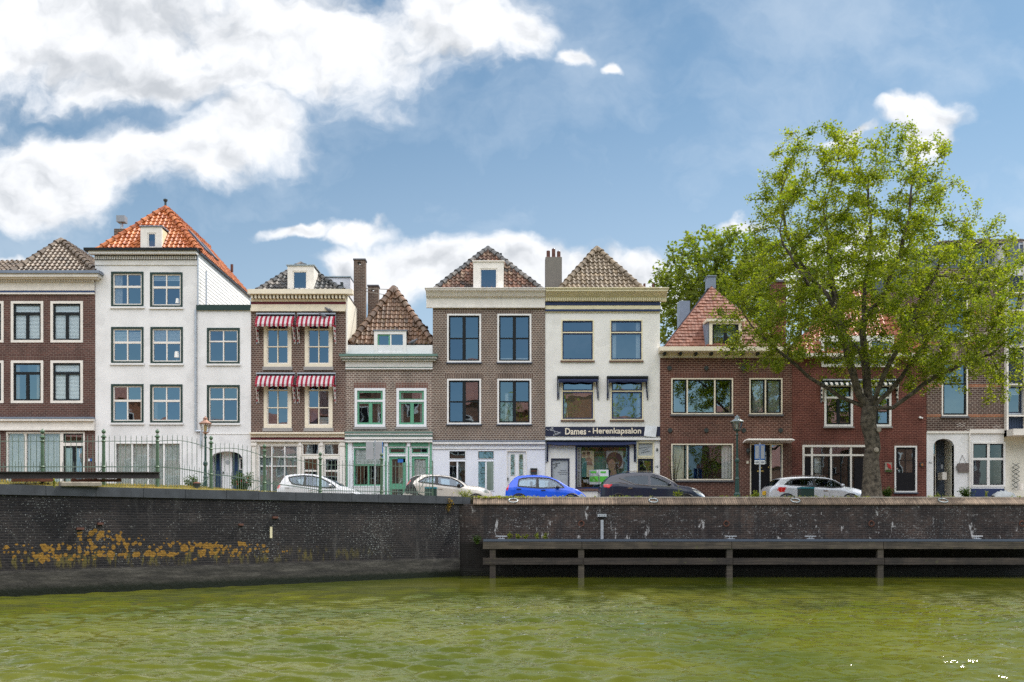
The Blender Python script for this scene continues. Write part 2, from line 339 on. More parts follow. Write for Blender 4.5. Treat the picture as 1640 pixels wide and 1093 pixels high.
        moss = t.m('MULTIPLY', t.m('MULTIPLY', t.ss(t.m('ABSOLUTE', t.m('SUBTRACT', v, .9)), .32, .05), t.ss(t.noise(t.vm('MULTIPLY', uvc, (2, .6, 1)), 3, 5, .7), .5, .62)), t.ss(u, 14, 8))
        col = t.mix(t.m('MULTIPLY', moss, .6), col, (.17, .14, .03))
        col = t.mix(t.m('MULTIPLY', li, .92), col, t.ramp(t.noise(uvc, 16, 4, .6), [(.3, (.16, .08, .012)), (.7, (.38, .21, .035))]))
    # wet foot, slime at the water line
    wet = t.m('ADD', v, t.m('MULTIPLY', t.m('SUBTRACT', big, .5), .25))
    col = t.mix(t.ss(wet, .30, .10), col, (.012, .013, .010))
    rgh = t.ss(wet, .1, .35, .35, .85)
    p = t.n('ShaderNodeBsdfPrincipled', {'Base Color': col, 'Roughness': rgh, 'Specular IOR Level': .3})
    b = t.n('ShaderNodeBump', {'Height': t.m('ADD', t.m('MULTIPLY', bt.outputs[1], -.7), fine), 'Strength': .8, 'Distance': .02})
    t.t.links.new(b.outputs[0], p.inputs['Normal']); out(t, p); return m
quay_mat('quay_left', (.024, .021, .023), (.012, .012, .016), (.038, .034, .034), True)
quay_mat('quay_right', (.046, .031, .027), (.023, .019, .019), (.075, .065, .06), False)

def ledge_mat():
    m, t = new_mat('quay_ledge'); uvc = t.n('ShaderNodeTexCoord').outputs['UV']
    s = t.n('ShaderNodeSeparateXYZ', {'Vector': uvc}); v = s.outputs[1]
    n = t.noise(t.vm('MULTIPLY', uvc, (.4, 3, 1)), 2.5, 8, .7); fine = t.noise(uvc, 7, 6, .7)
    col = t.ramp(n, [(.30, (.018, .018, .018)), (.5, (.050, .047, .043)), (.72, (.12, .112, .10))])
    col = t.mix(t.ss(fine, .68, .74, 0, .6), col, (.34, .33, .3))
    wet = t.m('ADD', v, t.m('MULTIPLY', t.m('SUBTRACT', fine, .5), .2))
    col = t.mix(t.ss(wet, .34, .14), col, (.010, .012, .007))
    p = t.n('ShaderNodeBsdfPrincipled', {'Base Color': col, 'Roughness': t.ss(wet, .1, .3, .3, .85), 'Specular IOR Level': .3})
    b = t.n('ShaderNodeBump', {'Height': fine, 'Strength': .7, 'Distance': .03}); t.t.links.new(b.outputs[0], p.inputs['Normal']); out(t, p)
ledge_mat()

def timber_mat(name, c1, c2):
    m, t = new_mat(name); co = objco(t)
    g = t.noise(t.vm('MULTIPLY', co, (.35, 4, 9)), 3.0, 6, .65); b_ = t.noise(co, 1.6, 4, .6)
    col = t.mix(t.ss(g, .3, .7), c1, c2)
    col = t.mix(1.0, col, t.ramp(b_, [(.3, (.5, .5, .5)), (.7, (1.35, 1.3, 1.2))]), 'MULTIPLY')
    col = t.mix(t.ss(t.noise(co, 3.5, 5, .7), .60, .70, 0, .35), col, (.10, .11, .035))
    p = t.n('ShaderNodeBsdfPrincipled', {'Base Color': col, 'Roughness': .8})
    b = t.n('ShaderNodeBump', {'Height': g, 'Strength': .6, 'Distance': .02}); t.t.links.new(b.outputs[0], p.inputs['Normal']); out(t, p)
timber_mat('timber', (.034, .029, .025), (.095, .080, .064)); timber_mat('timber_dark', (.018, .014, .013), (.050, .040, .034))

def water_mat():
    m, t = new_mat('water_mat'); co = objco(t)
    wob = t.n('ShaderNodeTexNoise', {'Vector': co, 'Scale': .5, 'Detail': 2.0}).outputs['Color']
    c3 = t.vm('MULTIPLY', t.vm('ADD', co, t.vm('SCALE', wob, .5)), (.8, 1.2, 1))
    h = t.m('ADD', t.m('MULTIPLY', t.noise(c3, 7.0, 3, .55, .3), .6), t.m('MULTIPLY', t.noise(c3, 16.0, 2, .5), .15))
    yy = t.n('ShaderNodeSeparateXYZ', {'Vector': co}).outputs[1]; h = t.m('MULTIPLY', h, t.ss(yy, 35.0, 17.0, .12, 1.0))
    bump = t.n('ShaderNodeBump', {'Height': h, 'Strength': 1.0, 'Distance': .017})
    n = t.noise(co, .22, 4, .6)
    col = t.mix(t.ss(n, .3, .7), (.048, .064, .005), (.092, .098, .007))
    d = t.n('ShaderNodeBsdfDiffuse', {'Color': col, 'Normal': bump}); g = t.n('ShaderNodeBsdfGlossy', {'Color': (1, 1, 1), 'Roughness': .04, 'Normal': bump})
    out(t, t.n('ShaderNodeMixShader', {0: t.n('ShaderNodeFresnel', {'IOR': 1.333, 'Normal': bump}), 1: d, 2: g}))
water_mat()

def ground_mat():
    m, t = new_mat('ground_mat'); co = objco(t)
    n = t.noise(co, 1.3, 7, .65); n2 = t.noise(co, 12, 4, .6)
    col = t.ramp(n, [(.3, (.17, .13, .09)), (.5, (.25, .19, .10)), (.7, (.30, .23, .09))])
    col = t.mix(1.0, col, t.ramp(n2, [(.3, (.7, .7, .7)), (.7, (1.15, 1.15, 1.15))]), 'MULTIPLY')
    out(t, t.n('ShaderNodeBsdfPrincipled', {'Base Color': col, 'Roughness': .95}))
ground_mat()

def carpaint(name, c, metal=0.0, rough=.32, coat=.8):
    m, t = new_mat(name)
    n = t.noise(objco(t), 4, 4, .6)
    out(t, t.n('ShaderNodeBsdfPrincipled', {'Base Color': t.vm('SCALE', c, t.ss(n, .3, .7, .93, 1.04)), 'Roughness': rough, 'Metallic': metal, 'Coat Weight': coat, 'Coat Roughness': .04}))
carpaint('car_white', (.72, .73, .76)); carpaint('car_beige', (.60, .56, .51), .25); carpaint('car_blue', (.0, .085, .70), coat=.45); carpaint('car_navy', (.0005, .006, .028), 0, .35, .5); carpaint('car_silver', (.62, .65, .71), .3)
m_, t_ = new_mat('lens_red'); out(t_, t_.n('ShaderNodeBsdfPrincipled', {'Base Color': (.55, .01, .012), 'Roughness': .12, 'Coat Weight': 1.0}))
m_, t_ = new_mat('lens_clear'); out(t_, t_.n('ShaderNodeBsdfPrincipled', {'Base Color': (.55, .57, .6), 'Roughness': .1, 'Metallic': .6, 'Coat Weight': 1.0}))
m_, t_ = new_mat('chrome'); out(t_, t_.n('ShaderNodeBsdfPrincipled', {'Base Color': (.75, .77, .8), 'Roughness': .15, 'Metallic': 1.0}))
m_, t_ = new_mat('amber_glass'); out(t_, t_.n('ShaderNodeBsdfPrincipled', {'Base Color': (.72, .50, .16), 'Roughness': .25, 'Transmission Weight': .3}))
m_, t_ = new_mat('milk_glass'); out(t_, t_.n('ShaderNodeBsdfPrincipled', {'Base Color': (.62, .62, .58), 'Roughness': .25, 'Transmission Weight': .3}))

# ------------------------------------------------------------------ geometry helpers
def X_(px, d): return (px - CX) * d / F
def Z_(py, d): return EYE + (HY - py) * d / F
ORG = {}
class MB:
    def __init__(s): s.v = []; s.f = []; s.uv = None
    def add(s, vs, fs):
        b = len(s.v); s.v.extend([tuple(p) for p in vs]); s.f.extend([tuple(i + b for i in f) for f in fs]); return s
    def box(s, x0, x1, y0, y1, z0, z1):
        if x1 < x0: x0, x1 = x1, x0
        if z1 < z0: z0, z1 = z1, z0
        if y1 < y0: y0, y1 = y1, y0
        return s.add([(x0, y0, z0), (x1, y0, z0), (x1, y1, z0), (x0, y1, z0), (x0, y0, z1), (x1, y0, z1), (x1, y1, z1), (x0, y1, z1)],
                     [(0, 1, 5, 4), (1, 2, 6, 5), (2, 3, 7, 6), (3, 0, 4, 7), (4, 5, 6, 7), (3, 2, 1, 0)])
    def obox(s, p, q, w, h, up=(0, 0, 1)):        # bar from p to q, w wide, h tall
        p, q = Vector(p), Vector(q); d = (q - p).normalized(); up = Vector(up)
        sd = d.cross(up); sd = sd.normalized() if sd.length > 1e-5 else Vector((1, 0, 0)); u2 = sd.cross(d).normalized()
        vs = [a + sd * w * i / 2 + u2 * h * j / 2 for a in (p, q) for i, j in ((-1, -1), (1, -1), (1, 1), (-1, 1))]
        return s.add(vs, [(0, 1, 2, 3), (7, 6, 5, 4), (0, 4, 5, 1), (1, 5, 6, 2), (2, 6, 7, 3), (3, 7, 4, 0)])
    def cone(s, p, q, r0, r1, n=10, caps=True):
        p, q = Vector(p), Vector(q); d = (q - p).normalized()
        a = Vector((0, 0, 1)) if abs(d.z) < .9 else Vector((1, 0, 0))
        e1 = d.cross(a).normalized(); e2 = d.cross(e1)
        vs = [c + (e1 * math.cos(2 * math.pi * i / n) + e2 * math.sin(2 * math.pi * i / n)) * r for c, r in ((p, r0), (q, r1)) for i in range(n)]
        fs = [(i, (i + 1) % n, n + (i + 1) % n, n + i) for i in range(n)]
        if caps: fs += [tuple(range(n - 1, -1, -1)), tuple(range(n, 2 * n))]
        return s.add(vs, fs)
    def lathe(s, x, y, prof, n=12):                # prof: (r, z)
        vs = [(x + r * math.cos(2 * math.pi * i / n), y + r * math.sin(2 * math.pi * i / n), z) for r, z in prof for i in range(n)]
        fs = [(k * n + i, k * n + (i + 1) % n, (k + 1) * n + (i + 1) % n, (k + 1) * n + i) for k in range(len(prof) - 1) for i in range(n)]
        fs += [tuple(range(n - 1, -1, -1)), tuple(range((len(prof) - 1) * n, len(prof) * n))]
        return s.add(vs, fs)
    def torus(s, c, r, rr, axis='y', n=20, m=6, tilt=0.0, sq=1.0):
        vs = []
        for i in range(n):
            a = 2 * math.pi * i / n
            for j in range(m):
                b = 2 * math.pi * j / m; q = r + rr * math.cos(b); h = rr * math.sin(b)
                x, z, y = q * math.cos(a), q * math.sin(a) * sq, h
                if axis == 'z': x, y, z = q * math.cos(a), q * math.sin(a), h
                y, z = y * math.cos(tilt) - z * math.sin(tilt), y * math.sin(tilt) + z * math.cos(tilt)
                vs.append((c[0] + x, c[1] + y, c[2] + z))
        fs = [(i * m + j, i * m + (j + 1) % m, ((i + 1) % n) * m + (j + 1) % m, ((i + 1) % n) * m + j) for i in range(n) for j in range(m)]
        return s.add(vs, fs)
    def ball(s, c, rx, ry, rz, n=12, m=8):
        vs = [(c[0], c[1], c[2] - rz)]
        for j in range(1, m):
            a = math.pi * j / m
            vs += [(c[0] + rx * math.sin(a) * math.cos(2 * math.pi * i / n), c[1] + ry * math.sin(a) * math.sin(2 * math.pi * i / n), c[2] - rz * math.cos(a)) for i in range(n)]
        vs.append((c[0], c[1], c[2] + rz))
        fs = [(0, 1 + (i + 1) % n, 1 + i) for i in range(n)]
        for j in range(m - 2): fs += [(1 + j * n + i, 1 + j * n + (i + 1) % n, 1 + (j + 1) * n + (i + 1) % n, 1 + (j + 1) * n + i) for i in range(n)]
        L = len(vs) - 1; b = 1 + (m - 2) * n
        fs += [(b + i, b + (i + 1) % n, L) for i in range(n)]
        return s.add(vs, fs)
    def prism(s, pts, y0, y1):                      # outline in x,z (counter-clockwise seen from -y), thickness in y
        n = len(pts)
        vs = [(x, y0, z) for x, z in pts] + [(x, y1, z) for x, z in pts]
        fs = [tuple(range(n)), tuple(range(2 * n - 1, n - 1, -1))] + [(i, n + i, n + (i + 1) % n, (i + 1) % n) for i in range(n)]
        return s.add(vs, fs)
    def poly(s, pts): return s.add(pts, [tuple(range(len(pts)))])
    def sweep(s, prof, x0, x1, yf):                 # cornice: prof of (proud, z) swept in x, wall plane yf
        n = len(prof)
        vs = [(x, yf - a, z) for x in (x0, x1) for a, z in prof]
        fs = [(i, i + 1, n + i + 1, n + i) for i in range(n - 1)] + [tuple(range(n))[::-1], tuple(range(n, 2 * n))]
        return s.add(vs, fs)
    def build(s, name, mat, parent=None, smooth=False, uv=None):
        o_ = ORG.get(parent.name, Vector()) if parent else Vector()
        me = bpy.data.meshes.new(name); me.from_pydata([(x - o_.x, y - o_.y, z - o_.z) for x, y, z in s.v], [], s.f)
        if uv:
            l = me.uv_layers.new(name='UVMap'); li = np.empty(len(me.loops), 'i'); me.loops.foreach_get('vertex_index', li)
            arr = np.array([uv(*p) for p in s.v], 'f')[li]; l.data.foreach_set('uv', arr.ravel())
        me.update()
        if smooth: me.polygons.foreach_set('use_smooth', [True] * len(me.polygons))
        me.materials.append(MATS[mat])
        ob = bpy.data.objects.new(name, me); COL.objects.link(ob)
        if parent: ob.parent = parent; ORG[ob.name] = o_
        return ob
def smooth_by_angle(ob, ang=35):
    bm = bmesh.new(); bm.from_mesh(ob.data); bmesh.ops.recalc_face_normals(bm, faces=bm.faces)
    for e in bm.edges: e.smooth = e.is_manifold and e.calc_face_angle(0) < R(ang)
    for f in bm.faces: f.smooth = True
    bm.to_mesh(ob.data); bm.free(); return ob
def tag(o, label=None, cat=None, group=None, kind=None):
    if label: o['label'] = label
    if cat: o['category'] = cat
    if group: o['group'] = group
    if kind: o['kind'] = kind
    return o
def thing(name, label, cat, loc, group=None):
    o = bpy.data.objects.new(name, None); COL.objects.link(o); o.location = loc; o.empty_display_size = .3
    ORG[o.name] = Vector(loc); return tag(o, label, cat, group)
def copy_tree(o, off, parent=None):
    c = o.copy(); COL.objects.link(c)
    if parent: c.parent = parent
    else: c.location = Vector(o.location) + Vector(off)
    for ch in o.children: copy_tree(ch, off, c)
    return c

# ------------------------------------------------------------------ setting: ground, street, water
WA = Vector((-13.02, 25.3)); WB = Vector((-1.91, 35.9)); WD = (WB - WA).normalized(); WN = Vector((WD.y, -WD.x)); QT = 2.87
def quay_y(x): return 36.25 if x > -1.91 else 35.9 + (x + 1.91) * WD.y / WD.x + .35
ST = 2.45
def gz(x, y):
    q = quay_y(x); t = y - q
    if x < -2.2 and y < 39.0: return 2.80 + .08 * max(0, min(1, t * 3)) * (1 if x < -10 else .3)
    if y <= 38.4: return 2.80
    if y <= 39.3: return 2.80 - (y - 38.4) / .9 * .35
    return ST
mb = MB()
xs = [-400, -120, -60, -34, -26, -20, -17, -14, -11, -8, -6, -4, -2.5, -1.91, -1.9, 1, 5, 10, 15, 20, 26, 34, 60, 120, 400]
for i, x in enumerate(xs):
    q = max(quay_y(x), -50 if x < -60 else -200); q = quay_y(x) if x > -60 else quay_y(-60)
    ys = [q, q + .12, q + .5, q + 1.0] + [max(q + 1.2, v) + k * .01 for k, v in enumerate([37.5, 38.4, 38.8, 39.3, 40.5])] + [43.4]
    for y in ys: mb.v.append((x, y, gz(x, y)))
n = 10
for i in range(len(xs) - 1):
    for j in range(n - 1): a = i * n + j; mb.f.append((a, a + n, a + n + 1, a + 1))
tag(mb.build('quay_ground', 'ground_mat'), kind='structure')
mb = MB(); mb.poly([(-400, 39.35, ST + .004), (400, 39.35, ST + .004), (400, 43.4, ST + .004), (-400, 43.4, ST + .004)])
tag(mb.build('street', 'paving', uv=lambda x, y, z: (x, y)), kind='structure')
mb = MB(); mb.box(-400, 400, 43.4, 43.55, ST - .1, ST + .13); tag(mb.build('kerb', 'stone_grey'), kind='structure')
mb = MB(); mb.poly([(-400, 43.55, ST + .12), (400, 43.55, ST + .12), (400, 46, ST + .12), (-400, 46, ST + .12)])
tag(mb.build('pavement', 'paving', uv=lambda x, y, z: (x * .7, y * .7)), kind='structure')
mb = MB(); mb.poly([(-3000, 46, ST + .1), (3000, 46, ST + .1), (3000, 5000, ST + .1), (-3000, 5000, ST + .1)])
tag(mb.build('ground', 'ground_mat'), kind='structure')
rn = np.random.RandomState(8)
nr = 620; nc = 760; inv = np.linspace(1 / 37.6, 1 / 7.0, nr); ry = 1 / inv; ry = ry[::-1]; ux = np.linspace(-.85, .85, nc)
GX = ux[None, :] * (ry[:, None] + 2.0); GY = np.repeat(ry[:, None], nc, 1); GZ = np.zeros_like(GX)
for k in range(44):
    lam = .18 * (.80 / .18) ** rn.rand(); th = R(-98) + rn.normal() * .38; kx, ky = math.cos(th) * 6.283 / lam, math.sin(th) * 6.283 / lam
    ph = kx * GX + ky * GY + rn.rand() * 6.28 + .8 * np.sin(GX * .9 + rn.rand() * 6) + .8 * np.sin(GY * .7 + rn.rand() * 6)
    env_ = .65 + .35 * np.sin(GX * rn.uniform(.15, .5) + GY * rn.uniform(.1, .4) + rn.rand() * 6)
    cell = np.maximum(np.gradient(GY, axis=0), GX[:, 1:2] - GX[:, :1]); fade = np.clip((lam / cell - 2.2) / 2.5, 0, 1)
    GZ += env_ * fade * lam / 6.283 * .10 * (np.sin(ph) + .25 * np.sin(2 * ph + .5))
GZ *= np.clip((37.5 - GY) / 19.0, .14, 1)
edge = np.clip(np.minimum((GY - 7.0) / 1.0, (37.6 - GY) / .4), 0, 1) * np.clip((.85 - np.abs(ux))[None, :] / .03, 0, 1); GZ *= edge
mb = MB(); mb.v = list(zip(GX.ravel().tolist(), GY.ravel().tolist(), GZ.ravel().tolist()))
ii, jj = np.meshgrid(np.arange(nr - 1), np.arange(nc - 1), indexing='ij'); b0 = (ii * nc + jj).ravel(); mb.f = list(map(tuple, np.stack([b0, b0 + 1, b0 + nc + 1, b0 + nc], 1).tolist()))
a_, b_ = 9.0 * .85, 39.6 * .85
mb.add([(-200, 7, 0), (-a_, 7, 0), (-b_, 37.6, 0), (-200, 37.6, 0), (200, 7, 0), (a_, 7, 0), (b_, 37.6, 0), (200, 37.6, 0), (-200, -12, 0), (200, -12, 0)], [(0, 1, 2, 3), (5, 4, 7, 6), (8, 9, 4, 5, 1, 0)])
tag(mb.build('water', 'water_mat', smooth=True), kind='structure')
mb = MB(); mb.poly([(-200, -12.0, -2.5), (200, -12.0, -2.5), (200, 38, -2.5), (-200, 38, -2.5)]); tag(mb.build('canal_bed', 'soil'), kind='structure')

# quay wall, left (runs diagonally away from the viewer)
def along(s, off=0.0): return WA + WD * s + WN * off      # off > 0: towards the water
SL0, SL1 = -32.0, 15.36
lw = thing('quay_wall', 'long dark brick quay wall at the left with grey stone cap and orange lichen', 'wall', (*along(5), 0))
def slab(mbx, s0, s1, o0, o1, z0, z1):
    a, b, c, d = along(s0, o1), along(s1, o1), along(s1, o0), along(s0, o0)
    mbx.add([(*a, z0), (*b, z0), (*c, z0), (*d, z0), (*a, z1), (*b, z1), (*c, z1), (*d, z1)], [(0, 1, 5, 4), (1, 2, 6, 5), (2, 3, 7, 6), (3, 0, 4, 7), (4, 5, 6, 7), (3, 2, 1, 0)])
suv = lambda x, y, z: ((Vector((x, y)) - WA).dot(WD), z)
b1 = MB(); slab(b1, SL0, SL1, -.35, 0, -1, QT - .27); b1.build('brick_face', 'quay_left', lw, uv=suv)
b1 = MB(); slab(b1, SL0, SL1 - .02, 0.002, .07, -1, .60); slab(b1, SL0, SL1 - .02, .002, .04, .60, .66); b1.build('base_ledge', 'quay_ledge', lw, uv=suv)
b1 = MB(); s = SL0
random.seed(3)
while s < SL1 + .45:
    e = min(s + random.uniform(.95, 1.35), SL1 + .5); slab(b1, s + .006, e - .006, -.5, .055, QT - .268, QT - random.uniform(0, .012)); s = e
b1.build('coping_stone', 'granite', lw)
# quay wall, right (parallel to the street)
rw = thing('quay_wall', 'dark weathered brick quay wall at the right with sloping brick coping above the timber fender', 'wall', (10, 36, 0))
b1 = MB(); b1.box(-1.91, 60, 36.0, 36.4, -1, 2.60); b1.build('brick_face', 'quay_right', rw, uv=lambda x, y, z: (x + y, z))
b1 = MB(); b1.add([(-1.40, 35.95, 2.565), (60, 35.95, 2.565), (60, 35.95, 2.615), (-1.40, 35.95, 2.615), (60, 36.36, 2.845), (-1.40, 36.36, 2.845), (60, 36.5, 2.845), (-1.40, 36.5, 2.845), (60, 36.5, 2.56), (-1.4, 36.5, 2.56)],
        [(0, 1, 2, 3), (3, 2, 4, 5), (5, 4, 6, 7), (7, 6, 8, 9), (0, 3, 5, 7, 9), (1, 0, 9, 8)]); b1.build('brick_coping', 'rowlock', rw, uv=lambda x, y, z: (x, z))
b1 = MB(); b1.box(-1.4, 60, 36.365, 36.46, 2.846, 2.872); b1.build('edge_strip', 'concrete_top', rw)

# ------------------------------------------------------------------ timber fender along the right quay
fd = thing('timber_fender', 'weathered timber fender of two long beams on posts along the right quay', 'fender', (10, 34.9, 0))
def fx(px): return X_(px, 34.7)
b1 = MB()
for a, c in ((773, 932), (932, 1172), (1172, 1415), (1415, 1700)): b1.box(fx(a) + .01, fx(c) - .01, 34.7, 34.92, Z_(879.5, 34.7), Z_(868, 34.7))
b1.build('upper_beam', 'timber', fd)
b1 = MB()
for a, c in ((773, 934), (934, 1174), (1174, 1417), (1417, 1700)): b1.box(fx(a) + .01, fx(c) - .01, 34.7, 34.88, Z_(904.5, 34.7), Z_(894, 34.7))
b1.build('lower_beam', 'timber_dark', fd)
for px in (789, 931, 1169, 1411, 1660):
    b1 = MB(); b1.box(fx(px - 4.7), fx(px + 4.7), 34.74, 34.95, -1.0, Z_(873, 34.7)); b1.build('post', 'timber_dark' if px < 800 else 'timber', fd)
b1 = MB(); y = 34.72
k = 0; x = fx(774)
while x < fx(1700):
    b1.box(x, x + .235, 34.78, 35.99, Z_(867.6, 34.7), Z_(864.5, 34.7)); x += .25
b1.build('deck_plank', 'slate', fd)
b1 = MB(); b1.box(fx(774), fx(1700), 34.69, 34.76, Z_(867.6, 34.7) + .002, Z_(863.6, 34.7)); b1.build('edge_rail', 'lead_dark', fd)
for px in (803, 1172, 1300, 1568):
    c = thing('mooring_cleat', {803: 'small galvanised mooring cleat at the left end of the timber fender', 1172: 'galvanised mooring cleat on the fender deck above the second post from the left',
              1300: 'galvanised mooring cleat on the fender deck below the silver car', 1568: 'galvanised mooring cleat near the right end of the fender'}[px], 'cleat', (fx(px), 34.85, Z_(863.6, 34.7)), 'mooring cleats on the timber fender')
    z = Z_(863.6, 34.7); b1 = MB(); b1.box(fx(px) - .12, fx(px) + .12, 34.78, 34.92, z, z + .02); b1.build('base_plate', 'galv', c)
    b1 = MB(); b1.box(fx(px) - .06, fx(px) - .03, 34.82, 34.88, z + .02, z + .08); b1.box(fx(px) + .03, fx(px) + .06, 34.82, 34.88, z + .02, z + .08); b1.build('stem', 'steel_grey', c)
    b1 = MB(); b1.cone((fx(px) - .2, 34.85, z + .09), (fx(px) + .2, 34.85, z + .09), .02, .02, 8); b1.build('horn', 'steel_grey', c)
# gauge on the wall, rings, drips
g = thing('service_bracket', 'pale metal T bracket with upright rail fixed to the right quay wall', 'bracket', (X_(964, 36), 35.97, 1.4))
b1 = MB(); b1.box(X_(957, 36), X_(971, 36), 35.90, 35.998, Z_(828, 36), Z_(823.5, 36)); b1.build('head_plate', 'galv', g)
b1 = MB(); b1.box(X_(961.8, 36), X_(966.2, 36), 35.93, 35.998, Z_(864, 36), Z_(833, 36)); b1.build('rail', 'galv', g)
b1 = MB()
for q in (960, 964, 968): b1.cone((X_(q, 36), 35.89, Z_(826, 36)), (X_(q, 36), 35.902, Z_(826, 36)), .012, .012, 8)
b1.build('bolt', 'black_paint', g)
for px, lab in ((931, 'rusty mooring ring hanging on the right quay wall left of the pale T bracket'), (1163, 'rusty mooring ring on the quay wall below the left green lamp'), (1395, 'rusty mooring ring on the quay wall below the tree trunk'), (1636, 'rusty mooring ring on the quay wall at the right picture edge')):
    r_ = thing('mooring_ring', lab, 'ring', (X_(px, 36), 35.96, Z_(838, 36)), 'mooring rings low on the right quay wall')
    b1 = MB(); b1.torus((X_(px, 36), 35.95, Z_(839, 36)), .095, .014, 'y'); b1.build('ring', 'rust', r_, True)
    b1 = MB(); b1.cone((X_(px, 36), 35.93, Z_(834.5, 36)), (X_(px, 36), 35.998, Z_(834.5, 36)), .022, .022, 8); b1.build('staple', 'rust', r_)
for px, lab in ((822, 'iron mooring ring lying on the coping below the blue car'), (1047, 'iron mooring ring lying on the coping below the navy car'), (1275, 'iron mooring ring lying on the coping below the silver car'), (1512, 'iron mooring ring lying on the coping in front of the arched porch')):
    y, z = 36.12, 2.735
    r_ = thing('mooring_ring', lab, 'ring', (X_(px, 36), y, z), 'mooring rings lying on the brick coping')
    b1 = MB(); b1.torus((X_(px, 36), y - .03, z), .16, .02, 'z', tilt=R(27)); b1.build('ring', 'zinc', r_, True)
    b1 = MB(); b1.cone((X_(px, 36), y + .12, z), (X_(px, 36), y + .12, z + .17), .03, .022, 8); b1.build('pin', 'iron', r_)
for px, py, k in ((128, 847, 1.3), (160, 839, 1.0), (385, 840.5, 1.0), (440, 829, 1.2)):
    kx = (px - CX) / F; t_s = (kx * WA.y - WA.x) / (WD.x - kx * WD.y); p_ = along(t_s); z_ = Z_(py, p_.y); mb = MB(); slab(mb, t_s - .075 * k, t_s + .075 * k, -.01, .06, z_ - .03, z_ + .03); mb.build('projecting_brick', 'terracotta', lw)
kx = (434 - CX) / F; t_s = (kx * WA.y - WA.x) / (WD.x - kx * WD.y); p_ = along(t_s); mb = MB(); slab(mb, t_s - .04, t_s + .04, -.01, .012, Z_(862, p_.y), Z_(844, p_.y)); mb.build('marker_plate', 'cream_salon', lw)
